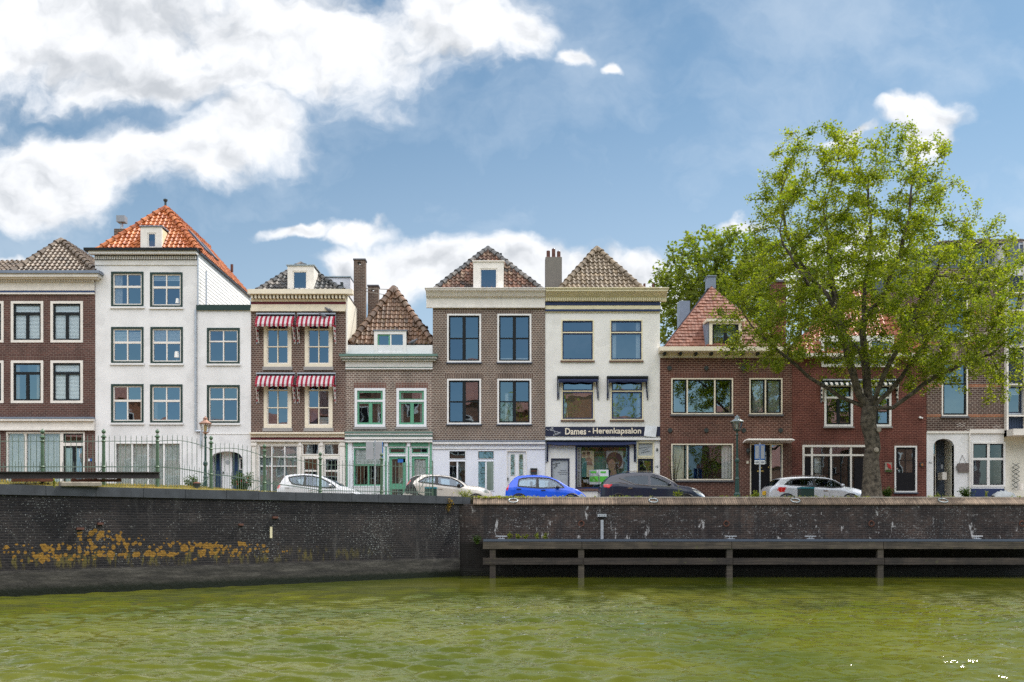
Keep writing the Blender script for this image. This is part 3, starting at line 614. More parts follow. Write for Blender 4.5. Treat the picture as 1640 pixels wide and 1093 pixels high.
# ------------------------------------------------------------------ house builder
class House:
    def __init__(s, name, label, x0, x1, D, ytop, group=None, depth=8.5, cat='house'):
        s.D = D; s.x0 = X_(x0, D); s.x1 = X_(x1, D); s.zt = Z_(ytop, D); s.holes = []; s.depth = depth
        s.root = thing(name, label, cat, ((s.x0 + s.x1) / 2, D, ST), group)
    def X(s, px): return X_(px, s.D)
    def Z(s, py): return Z_(py, s.D)
    def rect(s, r): return (s.X(r[0]), s.X(r[1]), s.Z(r[3]), s.Z(r[2]))     # px x0,x1,y0,y1 -> x0,x1,z0,z1
    def hole(s, r): s.holes.append(s.rect(r))
    def wall(s, zones, side=None, rooms=True):
        """zones: [(ytop px, material)] from the top down; each zone is its own sheet of wall"""
        eps = .003; x0, x1 = s.x0 + eps, s.x1 - eps; D = s.D
        for i, (py, mat) in enumerate(zones):
            zt = s.zt if i == 0 else s.Z(py); zb = ST - .1 if i == len(zones) - 1 else s.Z(zones[i + 1][0])
            mb = MB(); hs = [h for h in s.holes if h[2] < zt and h[3] > zb]
            xs = sorted({x0, x1, *[max(x0, min(x1, v)) for h in hs for v in h[:2]]}); zs = sorted({zb, zt, *[max(zb, min(zt, v)) for h in hs for v in h[2:]]})
            for a, b in zip(xs, xs[1:]):
                for c, e in zip(zs, zs[1:]):
                    mx, mz = (a + b) / 2, (c + e) / 2
                    if any(h[0] < mx < h[1] and h[2] < mz < h[3] for h in hs): continue
                    mb.add([(a, D, c), (b, D, c), (b, D, e), (a, D, e)], [(0, 1, 2, 3)])
            for h in hs:
                a, b, c, e = max(h[0], x0), min(h[1], x1), max(h[2], zb), min(h[3], zt); y2 = D + .22
                mb.add([(a, D, c), (a, y2, c), (a, y2, e), (a, D, e), (b, D, c), (b, y2, c), (b, y2, e), (b, D, e)], [(0, 3, 2, 1), (4, 5, 6, 7), (2, 3, 7, 6), (0, 1, 5, 4)])
            yb = D + s.depth
            mb.add([(x0, D, zb), (x0, yb, zb), (x0, yb, zt), (x0, D, zt), (x1, D, zb), (x1, yb, zb), (x1, yb, zt), (x1, D, zt)], [(0, 3, 2, 1), (4, 5, 6, 7), (1, 2, 6, 5)])
            if i == 0: mb.add([(x0, D, zt), (x1, D, zt), (x1, yb, zt), (x0, yb, zt)], [(0, 1, 2, 3)])
            mb.build('wall', mat, s.root)
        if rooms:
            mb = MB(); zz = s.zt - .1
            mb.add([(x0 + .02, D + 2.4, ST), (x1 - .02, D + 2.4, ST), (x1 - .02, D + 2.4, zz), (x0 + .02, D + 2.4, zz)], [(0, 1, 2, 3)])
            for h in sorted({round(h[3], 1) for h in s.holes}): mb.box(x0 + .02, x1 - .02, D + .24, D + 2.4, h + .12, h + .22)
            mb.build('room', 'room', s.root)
    def band(s, name, x0, x1, y0, y1, proud, mat, back=0.0, parent=None):
        return MB().box(s.X(x0), s.X(x1), s.D - proud, s.D - back, s.Z(y1), s.Z(y0)).build(name, mat, parent or s.root)
    def bands(s, name, mat, lst, parent=None):
        groups = []                                   # rectangles that touch make one piece; separate ones are parts of their own
        for r in lst:
            hit = [g for g in groups if any(r[0] < q[1] + 2.5 and r[1] > q[0] - 2.5 and r[2] < q[3] + 4.5 and r[3] > q[2] - 4.5 for q in g)]
            new = [r] + [q for g in hit for q in g]; groups = [g for g in groups if g not in hit] + [new]
        for g in groups:
            mb = MB()
            for (x0, x1, y0, y1, p) in g: mb.box(s.X(x0), s.X(x1), s.D - p, s.D, s.Z(y1), s.Z(y0))
            ob = mb.build(name, mat, parent or s.root)
        return ob
    def dentils(s, x0, x1, y0, y1, n, proud, mat, fill=.5, parent=None):
        mb = MB(); a, b = s.X(x0), s.X(x1); p = (b - a) / n
        for i in range(n): mb.box(a + p * (i + .5 - fill / 2), a + p * (i + .5 + fill / 2), s.D - proud, s.D, s.Z(y1), s.Z(y0))
        return mb.build('dentils', mat, parent or s.root)
    def window(s, r, fo=3, fom='white', fi=3, fim='black_paint', bars=(), sill=None, curtain=None, glass='glass', proud=.02, name='window', lab=None, solid=None, nohole=False):
        x0, x1, z0, z1 = s.rect(r)
        if not nohole: s.holes.append((x0, x1, z0, z1))
        D = s.D; u = D / F; a = fo * u; b = fi * u
        def ring(mb, x0, x1, z0, z1, w_, ya, yb):
            mb.box(x0, x1, ya, yb, z1 - w_, z1); mb.box(x0, x1, ya, yb, z0, z0 + w_); mb.box(x0, x0 + w_, ya, yb, z0 + w_, z1 - w_); mb.box(x1 - w_, x1, ya, yb, z0 + w_, z1 - w_)
        fr = MB(); ring(fr, x0, x1, z0, z1, a, D - proud, D + .12)
        ex = {}
        X0, X1, Z0, Z1 = x0 + a, x1 - a, z0 + a, z1 - a
        sash = ex.setdefault(fim, MB()) if fi else None
        if fi: ring(sash, X0 + .001, X1 - .001, Z0 + .001, Z1 - .001, b, D + .03, D + .085)
        for i, (o, f, p0, p1, w_, m_) in enumerate(bars):
            w2 = w_ * u / 2; ya = D + .022 - i * .0015; tgt = fr if m_ == fom else ex.setdefault(m_, MB())
            if m_ == fom: ya = D + .008 - i * .0015
            if o == 'v': xc = X0 + (X1 - X0) * f; tgt.box(xc - w2, xc + w2, ya, D + .09, Z1 - (Z1 - Z0) * p1, Z1 - (Z1 - Z0) * p0)
            else: zc = Z1 - (Z1 - Z0) * f; tgt.box(X0 + (X1 - X0) * p0, X0 + (X1 - X0) * p1, ya, D + .09, zc - w2, zc + w2)
        f_ = fr.build(name, fom, s.root)
        if lab: f_['label'] = lab
        for m_, mb in ex.items(): mb.build('sash', m_, f_)
        if solid: MB().box(X0, X1, D + .06, D + .07, Z0, Z1).build('panel', solid, f_)
        else:                                         # each light of glass sits at its own slight angle
            fx_ = [0] + sorted({b_[1] for b_ in bars if b_[0] == 'v'}) + [1]; fz_ = [0] + sorted({b_[1] for b_ in bars if b_[0] == 'h'}) + [1]; pn = MB()
            fx_ = [f for i, f in enumerate(fx_) if i == 0 or f - fx_[i - 1] > .06 or f == 1]; fz_ = [f for i, f in enumerate(fz_) if i == 0 or f - fz_[i - 1] > .06 or f == 1]
            for a0, a1 in zip(fx_, fx_[1:]):
                for c0, c1 in zip(fz_, fz_[1:]):
                    xa, xb, za, zb = X0 + (X1 - X0) * a0, X0 + (X1 - X0) * a1, Z1 - (Z1 - Z0) * c1, Z1 - (Z1 - Z0) * c0; ta, tb = random.gauss(0, .007) * (xb - xa), random.gauss(0, .007) * (zb - za); y_ = D + .07
                    pn.add([(xa, y_ - ta - tb, za), (xb, y_ + ta - tb, za), (xb, y_ + ta + tb, zb), (xa, y_ - ta + tb, zb)], [(0, 1, 2, 3)])
            pn.build('pane', glass, f_)
        if sill: MB().box(x0 - 1.5 * u, x1 + 1.5 * u, D - .07, D - .001, z0 - sill[1] * u, z0 - .002).build('sill', sill[0], f_)
        if not curtain and not solid and name == 'window' and random.random() < .4: curtain = [('drape', 0, .17, 0, 1, 'curtain'), ('drape', .83, 1, 0, 1, 'curtain')]
        for cu in (curtain or ()):
            kind, p0, p1, q0, q1, m_ = cu      # fractions of the light: x0,x1,y0,y1 from top
            xa, xb = X0 + (X1 - X0) * p0, X0 + (X1 - X0) * p1; za, zb = Z1 - (Z1 - Z0) * q1, Z1 - (Z1 - Z0) * q0
            mb = MB(); y = D + .125 if kind != 'blind' else D + .085
            if kind == 'blind':
                n = max(2, int((zb - za) / .06)); h = (zb - za) / n
                for k in range(n): mb.add([(xa, y, za + h * k), (xb, y, za + h * k), (xb, y + .02, za + h * (k + .93)), (xa, y + .02, za + h * (k + .93))], [(0, 1, 2, 3)])
            else:
                n = max(6, int((xb - xa) / .03)); ph = random.random() * 6
                pts = [(xa + (xb - xa) * i / n, y + .03 * math.sin(i * 1.25 + ph) + .012 * math.sin(i * .47 + ph)) for i in range(n + 1)]
                for (px_, py_) in pts: mb.v += [(px_, py_, za), (px_, py_, zb)]
                mb.f += [(2 * i, 2 * i + 2, 2 * i + 3, 2 * i + 1) for i in range(n)]
            mb.build('blind' if kind == 'blind' else 'curtain', m_, f_)
        return f_

def tile_face(pts, tw=.23, th=.31, amp=.045, step=.045):
    """pantile sheet on a planar polygon; pts[0]->pts[1] is the eaves, left to right seen from outside"""
    P0 = Vector(pts[0]); s_ = (Vector(pts[1]) - P0).normalized(); up = Vector(pts[-1]) - P0
    n = s_.cross(up).normalized(); t_ = n.cross(s_)
    q = [((Vector(p) - P0).dot(s_), (Vector(p) - P0).dot(t_)) for p in pts]
    s0, s1 = min(a for a, b in q) - tw, max(a for a, b in q) + tw; t1 = max(b for a, b in q)
    seg = 6; i0 = math.floor(s0 / tw); i1 = math.ceil(s1 / tw); cols = [(i0 + k / seg) * tw for k in range((i1 - i0) * seg + 1)]
    rows = math.ceil(t1 / th)
    bm = bmesh.new(); uvl = bm.loops.layers.uv.new('UVMap')
    def wave(c):
        f = (c / tw) % 1.0; return amp * (math.sin(math.pi * f / .45) if f < .45 else -.45 * math.sin(math.pi * (f - .45) / .55))
    prev = None
    rnd = random.Random(len(pts) * 7 + int(s1 * 100))
    for r in range(rows):
        jit = {}
        def W(c): 
            k = math.floor(c / tw + 1e-6); jit.setdefault(k, rnd.uniform(-.008, .012)); return wave(c) + jit[k]
        lo = [bm.verts.new(P0 + s_ * c + t_ * (r * th - .03) + n * (W(c) + step + .02)) for c in cols]
        hi = [bm.verts.new(P0 + s_ * c + t_ * ((r + 1) * th) + n * (W(c) + .02)) for c in cols]
        for i in range(len(cols) - 1):
            f = bm.faces.new((lo[i], lo[i + 1], hi[i + 1], hi[i])); cc = (cols[i] + cols[i + 1]) / 2 / tw
            for l in f.loops: l[uvl].uv = (cc, r + .5)
            under = [lo[i], lo[i + 1]]
            v0 = bm.verts.new(lo[i].co - n * (step + .012)); v1 = bm.verts.new(lo[i + 1].co - n * (step + .012))
            f = bm.faces.new((v0, v1, lo[i + 1], lo[i]))
            for l in f.loops: l[uvl].uv = (cc, r + .5)
    N = len(pts)
    for i in range(1, N):
        a, b = Vector(pts[i]), Vector(pts[(i + 1) % N]); e = (b - a).normalized(); no = e.cross(n)
        geom = bm.verts[:] + bm.edges[:] + bm.faces[:]
        bmesh.ops.bisect_plane(bm, geom=geom, plane_co=a, plane_no=no, clear_outer=True)
    return bm
def add_bm(name, bms, mat, parent, smooth=True, under=()):
    base = bmesh.new(); base.loops.layers.uv.new('UVMap')
    me = bpy.data.meshes.new(name)
    for b in bms:
        tmp = bpy.data.meshes.new('tmp'); b.to_mesh(tmp); b.free(); base.from_mesh(tmp); bpy.data.meshes.remove(tmp)
    for poly in under:
        vs = [base.verts.new(p) for p in poly]; base.faces.new(vs)
    base.transform(Matrix.Translation(-ORG.get(parent.name, Vector()))); base.to_mesh(me); base.free()
    if smooth: me.polygons.foreach_set('use_smooth', [False] * len(me.polygons))
    me.materials.append(MATS[mat]); ob = bpy.data.objects.new(name, me); COL.objects.link(ob); ob.parent = parent; ORG[ob.name] = ORG.get(parent.name, Vector()); return ob
def ridge_caps(roof, lines, mat, r=.115, L=.36):
    mb = MB(); rn = random.Random(5)
    for p, q in lines:
        p, q = Vector(p), Vector(q); n = max(1, round((q - p).length / L)); d = (q - p) / n
        for i in range(n):
            a = p + d * i; jr = rn.uniform(.93, 1.07); lift = Vector((0, 0, .03))
            mb.cone(a + lift, a + d * 1.12 + lift, r * 1.08 * jr, r * .86 * jr, 10)
            mb.cone(a + lift, a + d * .14 + lift, r * 1.22 * jr, r * 1.2 * jr, 10)
    uvf = lambda x, y, z: (round(x * 2.8 + y), round(z * 2.8))
    return mb.build('ridge_tiles', mat, roof, uv=uvf)
def hip_roof(h, eL, eR, ey, ax, ay, inset, depth, mat, cap=None, tw=.23, th=.31, amp=.045, dfront=.0, capr=.115, ridgeback=None, xl=None, xr=None, step=.045):
    """front-hipped pyramid roof; px values at the facade plane, apex px at its own depth; ridge then runs back"""
    y0 = h.D + dfront; y1 = y0 + inset; yb = y0 + depth; ze = Z_(ey, y0); xL = X_(eL, y0) if xl is None else xl; xR = X_(eR, y0) if xr is None else xr
    A = (X_(ax, y1), y1, Z_(ay, y1)); yr = yb if ridgeback is None else y0 + ridgeback
    B = (A[0], yr, A[2])
    fl, fr_, bl, br = (xL, y0, ze), (xR, y0, ze), (xL, yb, ze), (xR, yb, ze)
    kw = dict(tw=tw, th=th, amp=amp, step=step)
    bms = [tile_face([fl, fr_, A], **kw), tile_face([fr_, br, B, A], **kw), tile_face([bl, fl, A, B], **kw)]
    roof = add_bm('roof', bms, mat, h.root, under=[[fl, fr_, A], [fr_, br, B, A], [bl, fl, A, B], [br, bl, B]])
    ridge_caps(roof, [(fl, A), (fr_, A), (B, A)] if yr > y1 + .3 else [(fl, A), (fr_, A)], cap or mat, capr)
    return roof, A
def dormer(h, roof, r, win, mat, y, back, glass='glass', roofm='lead', side=None, fr=None, curtain=None):
    x0, x1, z0, z1 = X_(r[0], y), X_(r[1], y), Z_(r[3], y), Z_(r[2], y)
    wx0, wx1, wz0, wz1 = X_(win[0], y), X_(win[1], y), Z_(win[3], y), Z_(win[2], y)
    mb = MB()
    mb.box(x0, wx0, y, y + .12, z0, z1); mb.box(wx1, x1, y, y + .12, z0, z1); mb.box(wx0, wx1, y, y + .12, wz1, z1); mb.box(wx0, wx1, y, y + .12, z0, wz0)
    d_ = mb.build('dormer', mat, roof)
    mb = MB(); mb.box(x0, x0 + .06, y + .121, y + back, z0, z1 - .06); mb.box(x1 - .06, x1, y + .121, y + back, z0, z1 - .06); mb.build('dormer_cheek', side or mat, roof)
    MB().box(x0 - .05, x1 + .05, y - .05, y + back, z1 + .001, z1 + .05).build('dormer_roof', roofm, roof)
    mb = MB(); u = y / F; w2 = 2 * u
    for a in ((wx0, wx1, wz1 - w2, wz1), (wx0, wx1, wz0, wz0 + w2), (wx0, wx0 + w2, wz0 + w2, wz1 - w2), (wx1 - w2, wx1, wz0 + w2, wz1 - w2)): mb.box(a[0], a[1], y + .02, y + .1, a[2], a[3])
    mb.build('dormer_window', fr or mat, roof)
    MB().add([(wx0, y + .06, wz0), (wx1, y + .06, wz0), (wx1, y + .06, wz1), (wx0, y + .06, wz1)], [(0, 1, 2, 3)]).build('pane', glass, roof)
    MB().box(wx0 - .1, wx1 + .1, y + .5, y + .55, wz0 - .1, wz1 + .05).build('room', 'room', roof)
    return d_
def awning(h, x0, x1, y0, y1, yarm, m1, m2, drop, out_, n=11, val=4):
    """folded awning over a window: cloth with stripes, valance, side arms and box frame"""
    D = h.D; X0, X1 = h.X(x0), h.X(x1); zt, zb = h.Z(y0 + 5), h.Z(y1); u = D / F
    fr = MB(); fr.box(X0 - .02, X1 + .02, D - .14, D - .001, h.Z(y0 + 2.2), h.Z(y0)); fr.box(X0 - .02, X0 + .01, D - .05, D - .001, h.Z(yarm), h.Z(y0 + 2.2)); fr.box(X1 - .01, X1 + .02, D - .05, D - .001, h.Z(yarm), h.Z(y0 + 2.2))
    aw = fr.build('awning', 'galv' if m2 else 'iron', h.root)
    MB().box(X0 + .01, X1 - .01, D - .08, D - .002, h.Z(y0 + 5), h.Z(y0 + 2.3)).build('roller', 'black_paint', aw)
    st = (X1 - X0) / n; mb = MB()
    for i in range(n * 2 + 1):
        a = X0 + st * i / 2; zv = zb - val * u * (1.0 + .18 * math.sin(i * 1.05)); sagy = .02 * math.sin(i * .9)
        mb.v += [(a, D - .10, zt), (a, D - .10 - out_ * .6 + sagy, zt * .55 + zb * .45), (a, D - .10 - out_, zb), (a, D - .09 - out_, zv)]
    mb.f = [(4 * i + k, 4 * i + 4 + k, 4 * i + 5 + k, 4 * i + 1 + k) for i in range(n * 2) for k in range(3)]
    mb.build('awning_cloth', m1, aw, uv=lambda x, y, z: ((x - X0) / st + 1e-3, z))
    for sx, dx_ in ((X0, 1), (X1, -1)):
        seg = 7; mb = MB(); zl = h.Z(yarm - 3)
        for j in range(seg + 1):
            z_ = zb - (zb - zl) * j / seg; ww = .10 * (1 - .08 * j)
            mb.v += [(sx - dx_ * .02, D - .06, z_), (sx + dx_ * ww * .5, D - .10 - out_ * (1 - j / seg) * .7, z_), (sx + dx_ * ww, D - .05, z_)]
        mb.f = [(3 * j + k, 3 * j + k + 1, 3 * j + k + 4, 3 * j + k + 3) for j in range(seg) for k in range(2)]
        mb.build('awning_side', m1, aw, uv=lambda x, y, z: ((zb - z) / (zb - zl) * seg + 1e-3, z))
    mb = MB()
    for sx in (X0 + .03, X1 - .03):
        mb = MB(); mb.obox((sx, D - .04, h.Z(yarm - 2)), (sx, D - .10 - out_, zb), .022, .022)
        mb.obox((sx + .05, D - .05, h.Z(yarm - 1)), (sx + .02, D - .10, zb - .05), .022, .022); mb.build('awning_arm', 'offwhite' if m2 else 'galv', aw)
    return aw
def cols(mb, n, x0, x1): return [x0 + (x1 - x0) * i / n for i in range(n + 1)]

# ================================================================== house 1: plum brick, left edge
h = House('town_house', 'plum brick house with grey tiled roof at the left edge of the photograph', -70, 152.3, 45.0, 440)
B1 = [('h', .27, 0, 1, 4.2, 'black_paint'), ('v', .5, .27, 1, 4.4, 'black_paint')]
for k, (x0, y0, y1) in enumerate([(-46, 482.6, 549), (17.5, 482.6, 549), (81, 482.6, 549), (-46, 577.7, 646), (17.5, 577.7, 646), (81, 577.7, 646)]):
    cu = [('blind', 0, 1, 0, 1, 'blind')] if k < 3 or k == 5 else [('drape', .0, .18, 0, 1, 'curtain_warm'), ('drape', .82, 1, 0, 1, 'curtain_warm')]
    h.window((x0, x0 + 52, y0, y1), 4, 'offwhite', 2.6, 'black_paint', B1, None, cu, 'glass' if k in (3, 4) else 'glass_clear')
h.window((10, 99, 692, 800), 2.5, 'offwhite', 0, 'white', [('v', .33, 0, 1, 4, 'offwhite'), ('v', .66, 0, 1, 4, 'offwhite')], None, [('drape', 0, 1, 0, 1, 'net')], 'glass_shop', name='shop_window')
h.window((99, 136, 692, 712), 2.5, 'offwhite', 2, 'black_paint', [], None, None, 'glass_dark', name='transom_window')
dr = h.window((99, 136, 712, 820), 2.5, 'offwhite', 3, 'black_paint', [('v', .5, 0, 1, 4, 'black_paint')], None, [('drape', 0, 1, 0, 1, 'net')], 'glass', name='door')
h.window((-60, 0, 692, 800), 2.5, 'offwhite', 0, 'white', [('v', .5, 0, 1, 4, 'offwhite')], None, [('drape', 0, 1, 0, 1, 'net')], 'glass_shop', name='shop_window')
h.wall([(440, 'brick_plum')])
h.bands('lintel', 'soldier_plum', [(x - 2, x + 54, y, y + 7.5, .004) for x in (-46, 17.5, 81) for y in (474.5, 569.5)])
h.bands('cornice', 'offwhite', [(-70, 163, 442, 447, .42), (-70, 160, 447.2, 449, .30), (-70, 152, 453, 466, .06), (-70, 152, 469.5, 472, .08), (-70, 152.2, 672, 675, .22), (-70, 152.2, 675.2, 687, .10), (-70, 152.2, 687.2, 690, .15)])
h.bands('gutter', 'lead', [(-70, 166, 437.5, 441.8, .50), (-70, 152.2, 669, 671.8, .24)])
h.dentils(-70, 152, 449.1, 452.8, 84, .16, 'offwhite', .5)
h.bands('stripe', 'blue_stripe', [(-70, 152, 466.2, 469.3, .05)])
MB().box(h.X(141.5), h.X(144), h.D - .02, h.D - .001, h.Z(739), h.Z(735)).build('number_plate', 'sign_white', h.root)
MB().box(h.X(144.8), h.X(147.2), h.D - .02, h.D - .001, h.Z(739), h.Z(735)).build('number_plate', 'sign_blue', h.root)
rf, A = hip_roof(h, 19, 158, 437, 98, 386, 2.2, 8.4, 'tiles_grey', dfront=.1, capr=.13, tw=.22, th=.27, xr=h.X(152.3) + .05)
h2l = tile_face([(h.X(-70), h.D + .1, h.Z(437)), (h.X(24), h.D + .1, h.Z(437)), (h.X(24), h.D + 1.8, h.Z(402)), (h.X(-70), h.D + 1.8, h.Z(402))])
add_bm('lower_roof', [h2l], 'tiles_grey', h.root)

# ================================================================== house 2: tall white
h = House('town_house', 'tall white plastered house with orange hipped roof and roof dormer', 152.3, 316, 45.02, 402)
B2 = [('h', .42, 0, 1, 3.4, 'offwhite'), ('v', .5, 0, 1, 1.8, 'offwhite')]
for k, (x0, y0, y1) in enumerate([(178, 435.5, 491.5), (240.5, 436.5, 492.5), (178, 524, 582), (241, 524, 582.5), (178, 615.5, 677.5), (240.5, 616, 677.5)]):
    cu = [[('drape', .02, .3, 0, 1, 'curtain')], [('blind', 0, 1, .0, .2, 'blind')], [('blind', 0, 1, .08, .38, 'blind')], [('blind', 0, 1, .05, .38, 'blind')], None, [('drape', 0, .15, .4, 1, 'curtain')]][k]
    h.window((x0, x0 + 52, y0, y1), 3, 'dark_green', 1.9, 'offwhite', B2, ('stucco_white', 3), cu, 'glass' if k < 4 else 'glass_dark')
h.window((184, 290, 709, 812), 2, 'white', 0, 'white', [('v', .25, 0, 1, 2.5, 'white'), ('v', .5, 0, 1, 2.5, 'white'), ('v', .75, 0, 1, 2.5, 'white')], None, [('drape', 0, 1, 0, 1, 'net')], 'glass_shop', name='shop_window')
h.wall([(402, 'stucco_white')])
for px, py, k in ((283, 483, 1), (282, 570, 1.25)):
    x, y, z = h.X(px), h.D + .12, h.Z(py + 6); MB().lathe(x, y, [(.10 * k, z + .1), (.075 * k, z + .1 + .22 * k)], 14).build('window_lamp', 'lamp_white', h.root); MB().cone((x, y, z - .02), (x, y, z + .1), .03, .02, 8).build('lamp_foot', 'lamp_white', h.root)
h.bands('cornice', 'white', [(146, 318, 405.3, 409.5, .34), (152.5, 316, 417.2, 425, .05)])
h.bands('dentil_back', 'black_paint', [(152.5, 316, 409.6, 417, .08)])
h.dentils(152.5, 316, 411.5, 416.6, 58, .13, 'white', .55)
h.bands('gutter', 'black_paint', [(140, 320, 400.8, 405.2, .42)])
rf, A = hip_roof(h, 154, 319.5, 403, 265, 334, 2.3, 9.0, 'tiles_orange', dfront=.0, capr=.13, tw=.21, th=.265)
dormer(h, rf, (225, 259, 363.5, 401), (236, 250, 373, 397), 'offwhite', 45.04, 1.8, side='cream_salon', curtain=1)
MB().cone((A[0], A[1], A[2] + .0), (A[0], A[1], A[2] + .32), .05, .05, 10).build('vent_pipe', 'iron', rf)
MB().lathe(A[0], A[1], [(.05, A[2] + .3), (.10, A[2] + .36), (.10, A[2] + .42), (.02, A[2] + .46)]).build('vent_cap', 'iron', rf)
# side wall with white boarding and right lower annex
hs = h
mb = MB(); xw = h.x1 + .015; zb, zt = h.Z(520), h.Z(404)
nb = 20; hh = (zt - zb) / nb
for i in range(nb): mb.add([(xw + .014, 45.1, zb + hh * i), (xw + .014, 54.0, zb + hh * i), (xw, 54.0, zb + hh * (i + 1)), (xw, 45.1, zb + hh * (i + 1)), (xw, 45.1, zb + hh * i), (xw, 54.0, zb + hh * i)], [(0, 1, 2, 3), (4, 5, 1, 0), (0, 3, 4)])
mb.build('side_boarding', 'clapboard', h.root)
MB().box(xw, xw + .12, 45.05, 54.05, h.Z(404) - .02, h.Z(404) + .06).build('eaves_gutter', 'lead_dark', h.root)
MB().cone((h.X(318), 44.93, h.Z(412)), (h.X(318), 44.93, h.Z(490)), .035, .035).cone((h.X(325), 45.5, h.Z(430)), (h.X(325), 45.5, h.Z(500)), .035, .035).build('drain_pipe', 'galv', h.root)
mb = MB(); mb.box(xw + .05, xw + .35, 49.0, 49.7, 11.0, 11.5); mb.build('air_unit', 'white', h.root)
mb = MB(); mb.box(xw + .03, xw + .06, 50.6, 50.9, 11.2, 11.9); mb.box(xw + .03, xw + .06, 52.2, 52.5, 11.2, 11.9); mb.build('side_vent', 'steel_grey', h.root)
# skylights on the right slope
rR = (h.X(319.5) - A[0]); rz = A[2] - h.Z(403)
for ya, yb, ta, tb in ((47.6, 48.5, .25, .62), (49.3, 50.0, .30, .58)):
    def sp(y, t, o=.12): return (h.X(319.5) - rR * t + o, y, h.Z(403) + rz * t + o)
    mb = MB(); q = [sp(ya, ta), sp(yb, ta), sp(yb, tb), sp(ya, tb)]; mb.poly(q); q2 = [sp(ya, ta, .02), sp(yb, ta, .02), sp(yb, tb, .02), sp(ya, tb, .02)]
    for i in range(4): mb.poly([q[i], q2[i], q2[(i + 1) % 4], q[(i + 1) % 4]])
    mb.build('roof_window', 'lead_dark', rf)
MB().cone(sp(52.3, .3), (sp(52.3, .3)[0], 52.3, sp(52.3, .3)[2] + .4), .07, .07).build('roof_vent', 'terracotta', rf)
c = thing('roof_flue', 'steel chimney flue with box cowl left of the orange roof', 'flue', (X_(195, 47.6), 47.6, 13.6))
x, y = X_(195, 47.6), 47.6
MB().box(x - .25, x + .3, y - .3, y + .3, 12.6, Z_(369.5, y)).build('brick_base', 'brick_chimney', c)
MB().cone((x, y, Z_(369.5, y)), (x, y, Z_(356, y)), .07, .07).build('pipe', 'galv', c)
MB().box(x - .19, x + .2, y - .19, y + .2, Z_(357, y), Z_(347, y)).build('cowl', 'steel_grey', c)

# annex 316-402
h = House('annex_house', 'low white annex with dark green roof edge and blue doors beside the tall white house', 316, 402, 45.0, 489, depth=7)
for (y0, y1) in ((525.5, 583), (617, 678)):
    h.window((331.5, 384, y0, y1), 3, 'dark_green', 1.8, 'offwhite', [('h', .36, 0, 1, 2.2, 'offwhite'), ('v', .5, 0, 1, 1.8, 'offwhite')], ('stucco_white', 3), None, 'glass')
h.hole((338.5, 388, 723, 830))
h.wall([(489, 'stucco_white')])
# arched porch: the arch fills the top of the hole
def arch_fill(h, x0, x1, yspring, ytop, mat, yhole, depth=.22, name='arch', n=12):
    X0, X1, zs, zt, zh = h.X(x0), h.X(x1), h.Z(yspring), h.Z(ytop), h.Z(yhole)
    pts = [(X0, zh)] + [(X0 + (X1 - X0) * i / n, zs + (zt - zs) * math.sqrt(max(0, 1 - (2 * i / n - 1) ** 2))) for i in range(n + 1)] + [(X1, zh)]
    mb = MB()
    for i in range(1, n + 1):
        a, b = pts[i], pts[i + 1]
        mb.prism([a, b, (b[0], zh + .001), (a[0], zh + .001)], h.D + .0015, h.D + depth)
    return mb.build(name, mat, h.root)
arch_fill(h, 338.5, 388, 733, 723.2, 'stucco_white', 722.6, .3)
mb = MB(); X0, X1, z0, z1 = h.X(338.5), h.X(388), ST + .1, h.Z(722)
mb.box(X0 - .05, X0, h.D + .01, h.D + 1.2, z0, z1); mb.box(X1, X1 + .05, h.D + .01, h.D + 1.2, z0, z1); mb.box(X0, X1, h.D + 1.2, h.D + 1.25, z0, z1); mb.box(X0 - .05, X1 + .05, h.D + .23, h.D + 1.2, z1, z1 + .05)
mb.box(h.X(351.5), h.X(368), h.D + .35, h.D + 1.19, z0, z1); mb.build('porch', 'stucco_white', h.root)
d1 = MB().box(h.X(340), h.X(351.3), h.D + .5, h.D + .56, z0, h.Z(727)).build('door', 'door_blue', h.root)
d2 = MB().box(h.X(368.3), h.X(387.5), h.D + .5, h.D + .56, z0, h.Z(727)).build('door', 'door_blue', h.root)
MB().box(h.X(378.5), h.X(386.5), h.D + .46, h.D + .499, h.Z(752), h.Z(732.5)).build('door_window', 'white', d2)
MB().box(h.X(381), h.X(384.8), h.D + .44, h.D + .459, h.Z(750), h.Z(735)).build('pane', 'door_black', d2)
MB().cone((h.X(361.3), h.D + .33, h.Z(740)), (h.X(361.3), h.D + .349, h.Z(740)), .1, .1, 16).build('wall_plaque', 'frosted', h.root)
MB().box(h.X(353.3), h.X(355), h.D + .33, h.D + .349, h.Z(758.5), h.Z(755)).build('doorbell', 'iron', h.root)
h.bands('roof_edge', 'dark_green', [(314.8, 402.4, 489, 497.5, .08)])
h.bands('string_line', 'white', [(317, 401.8, 694.5, 695.8, .02)])
MB().box(h.x0, h.x1, h.D, h.D + 7, h.Z(489), h.Z(489) + .02).build('flat_roof', 'slate', h.root)
mb = MB(); mb.cone((h.X(313.8), 44.95, h.Z(497)), (h.X(313.8), 44.95, h.Z(691)), .05, .05); mb.cone((h.X(313.8), 44.95, h.Z(691)), (h.X(322.5), 44.95, h.Z(691)), .05, .05); mb.cone((h.X(322.5), 44.95, h.Z(691)), (h.X(322.5), 44.95, h.Z(716)), .05, .05)
mb.build('drain_pipe', 'galv', h.root)

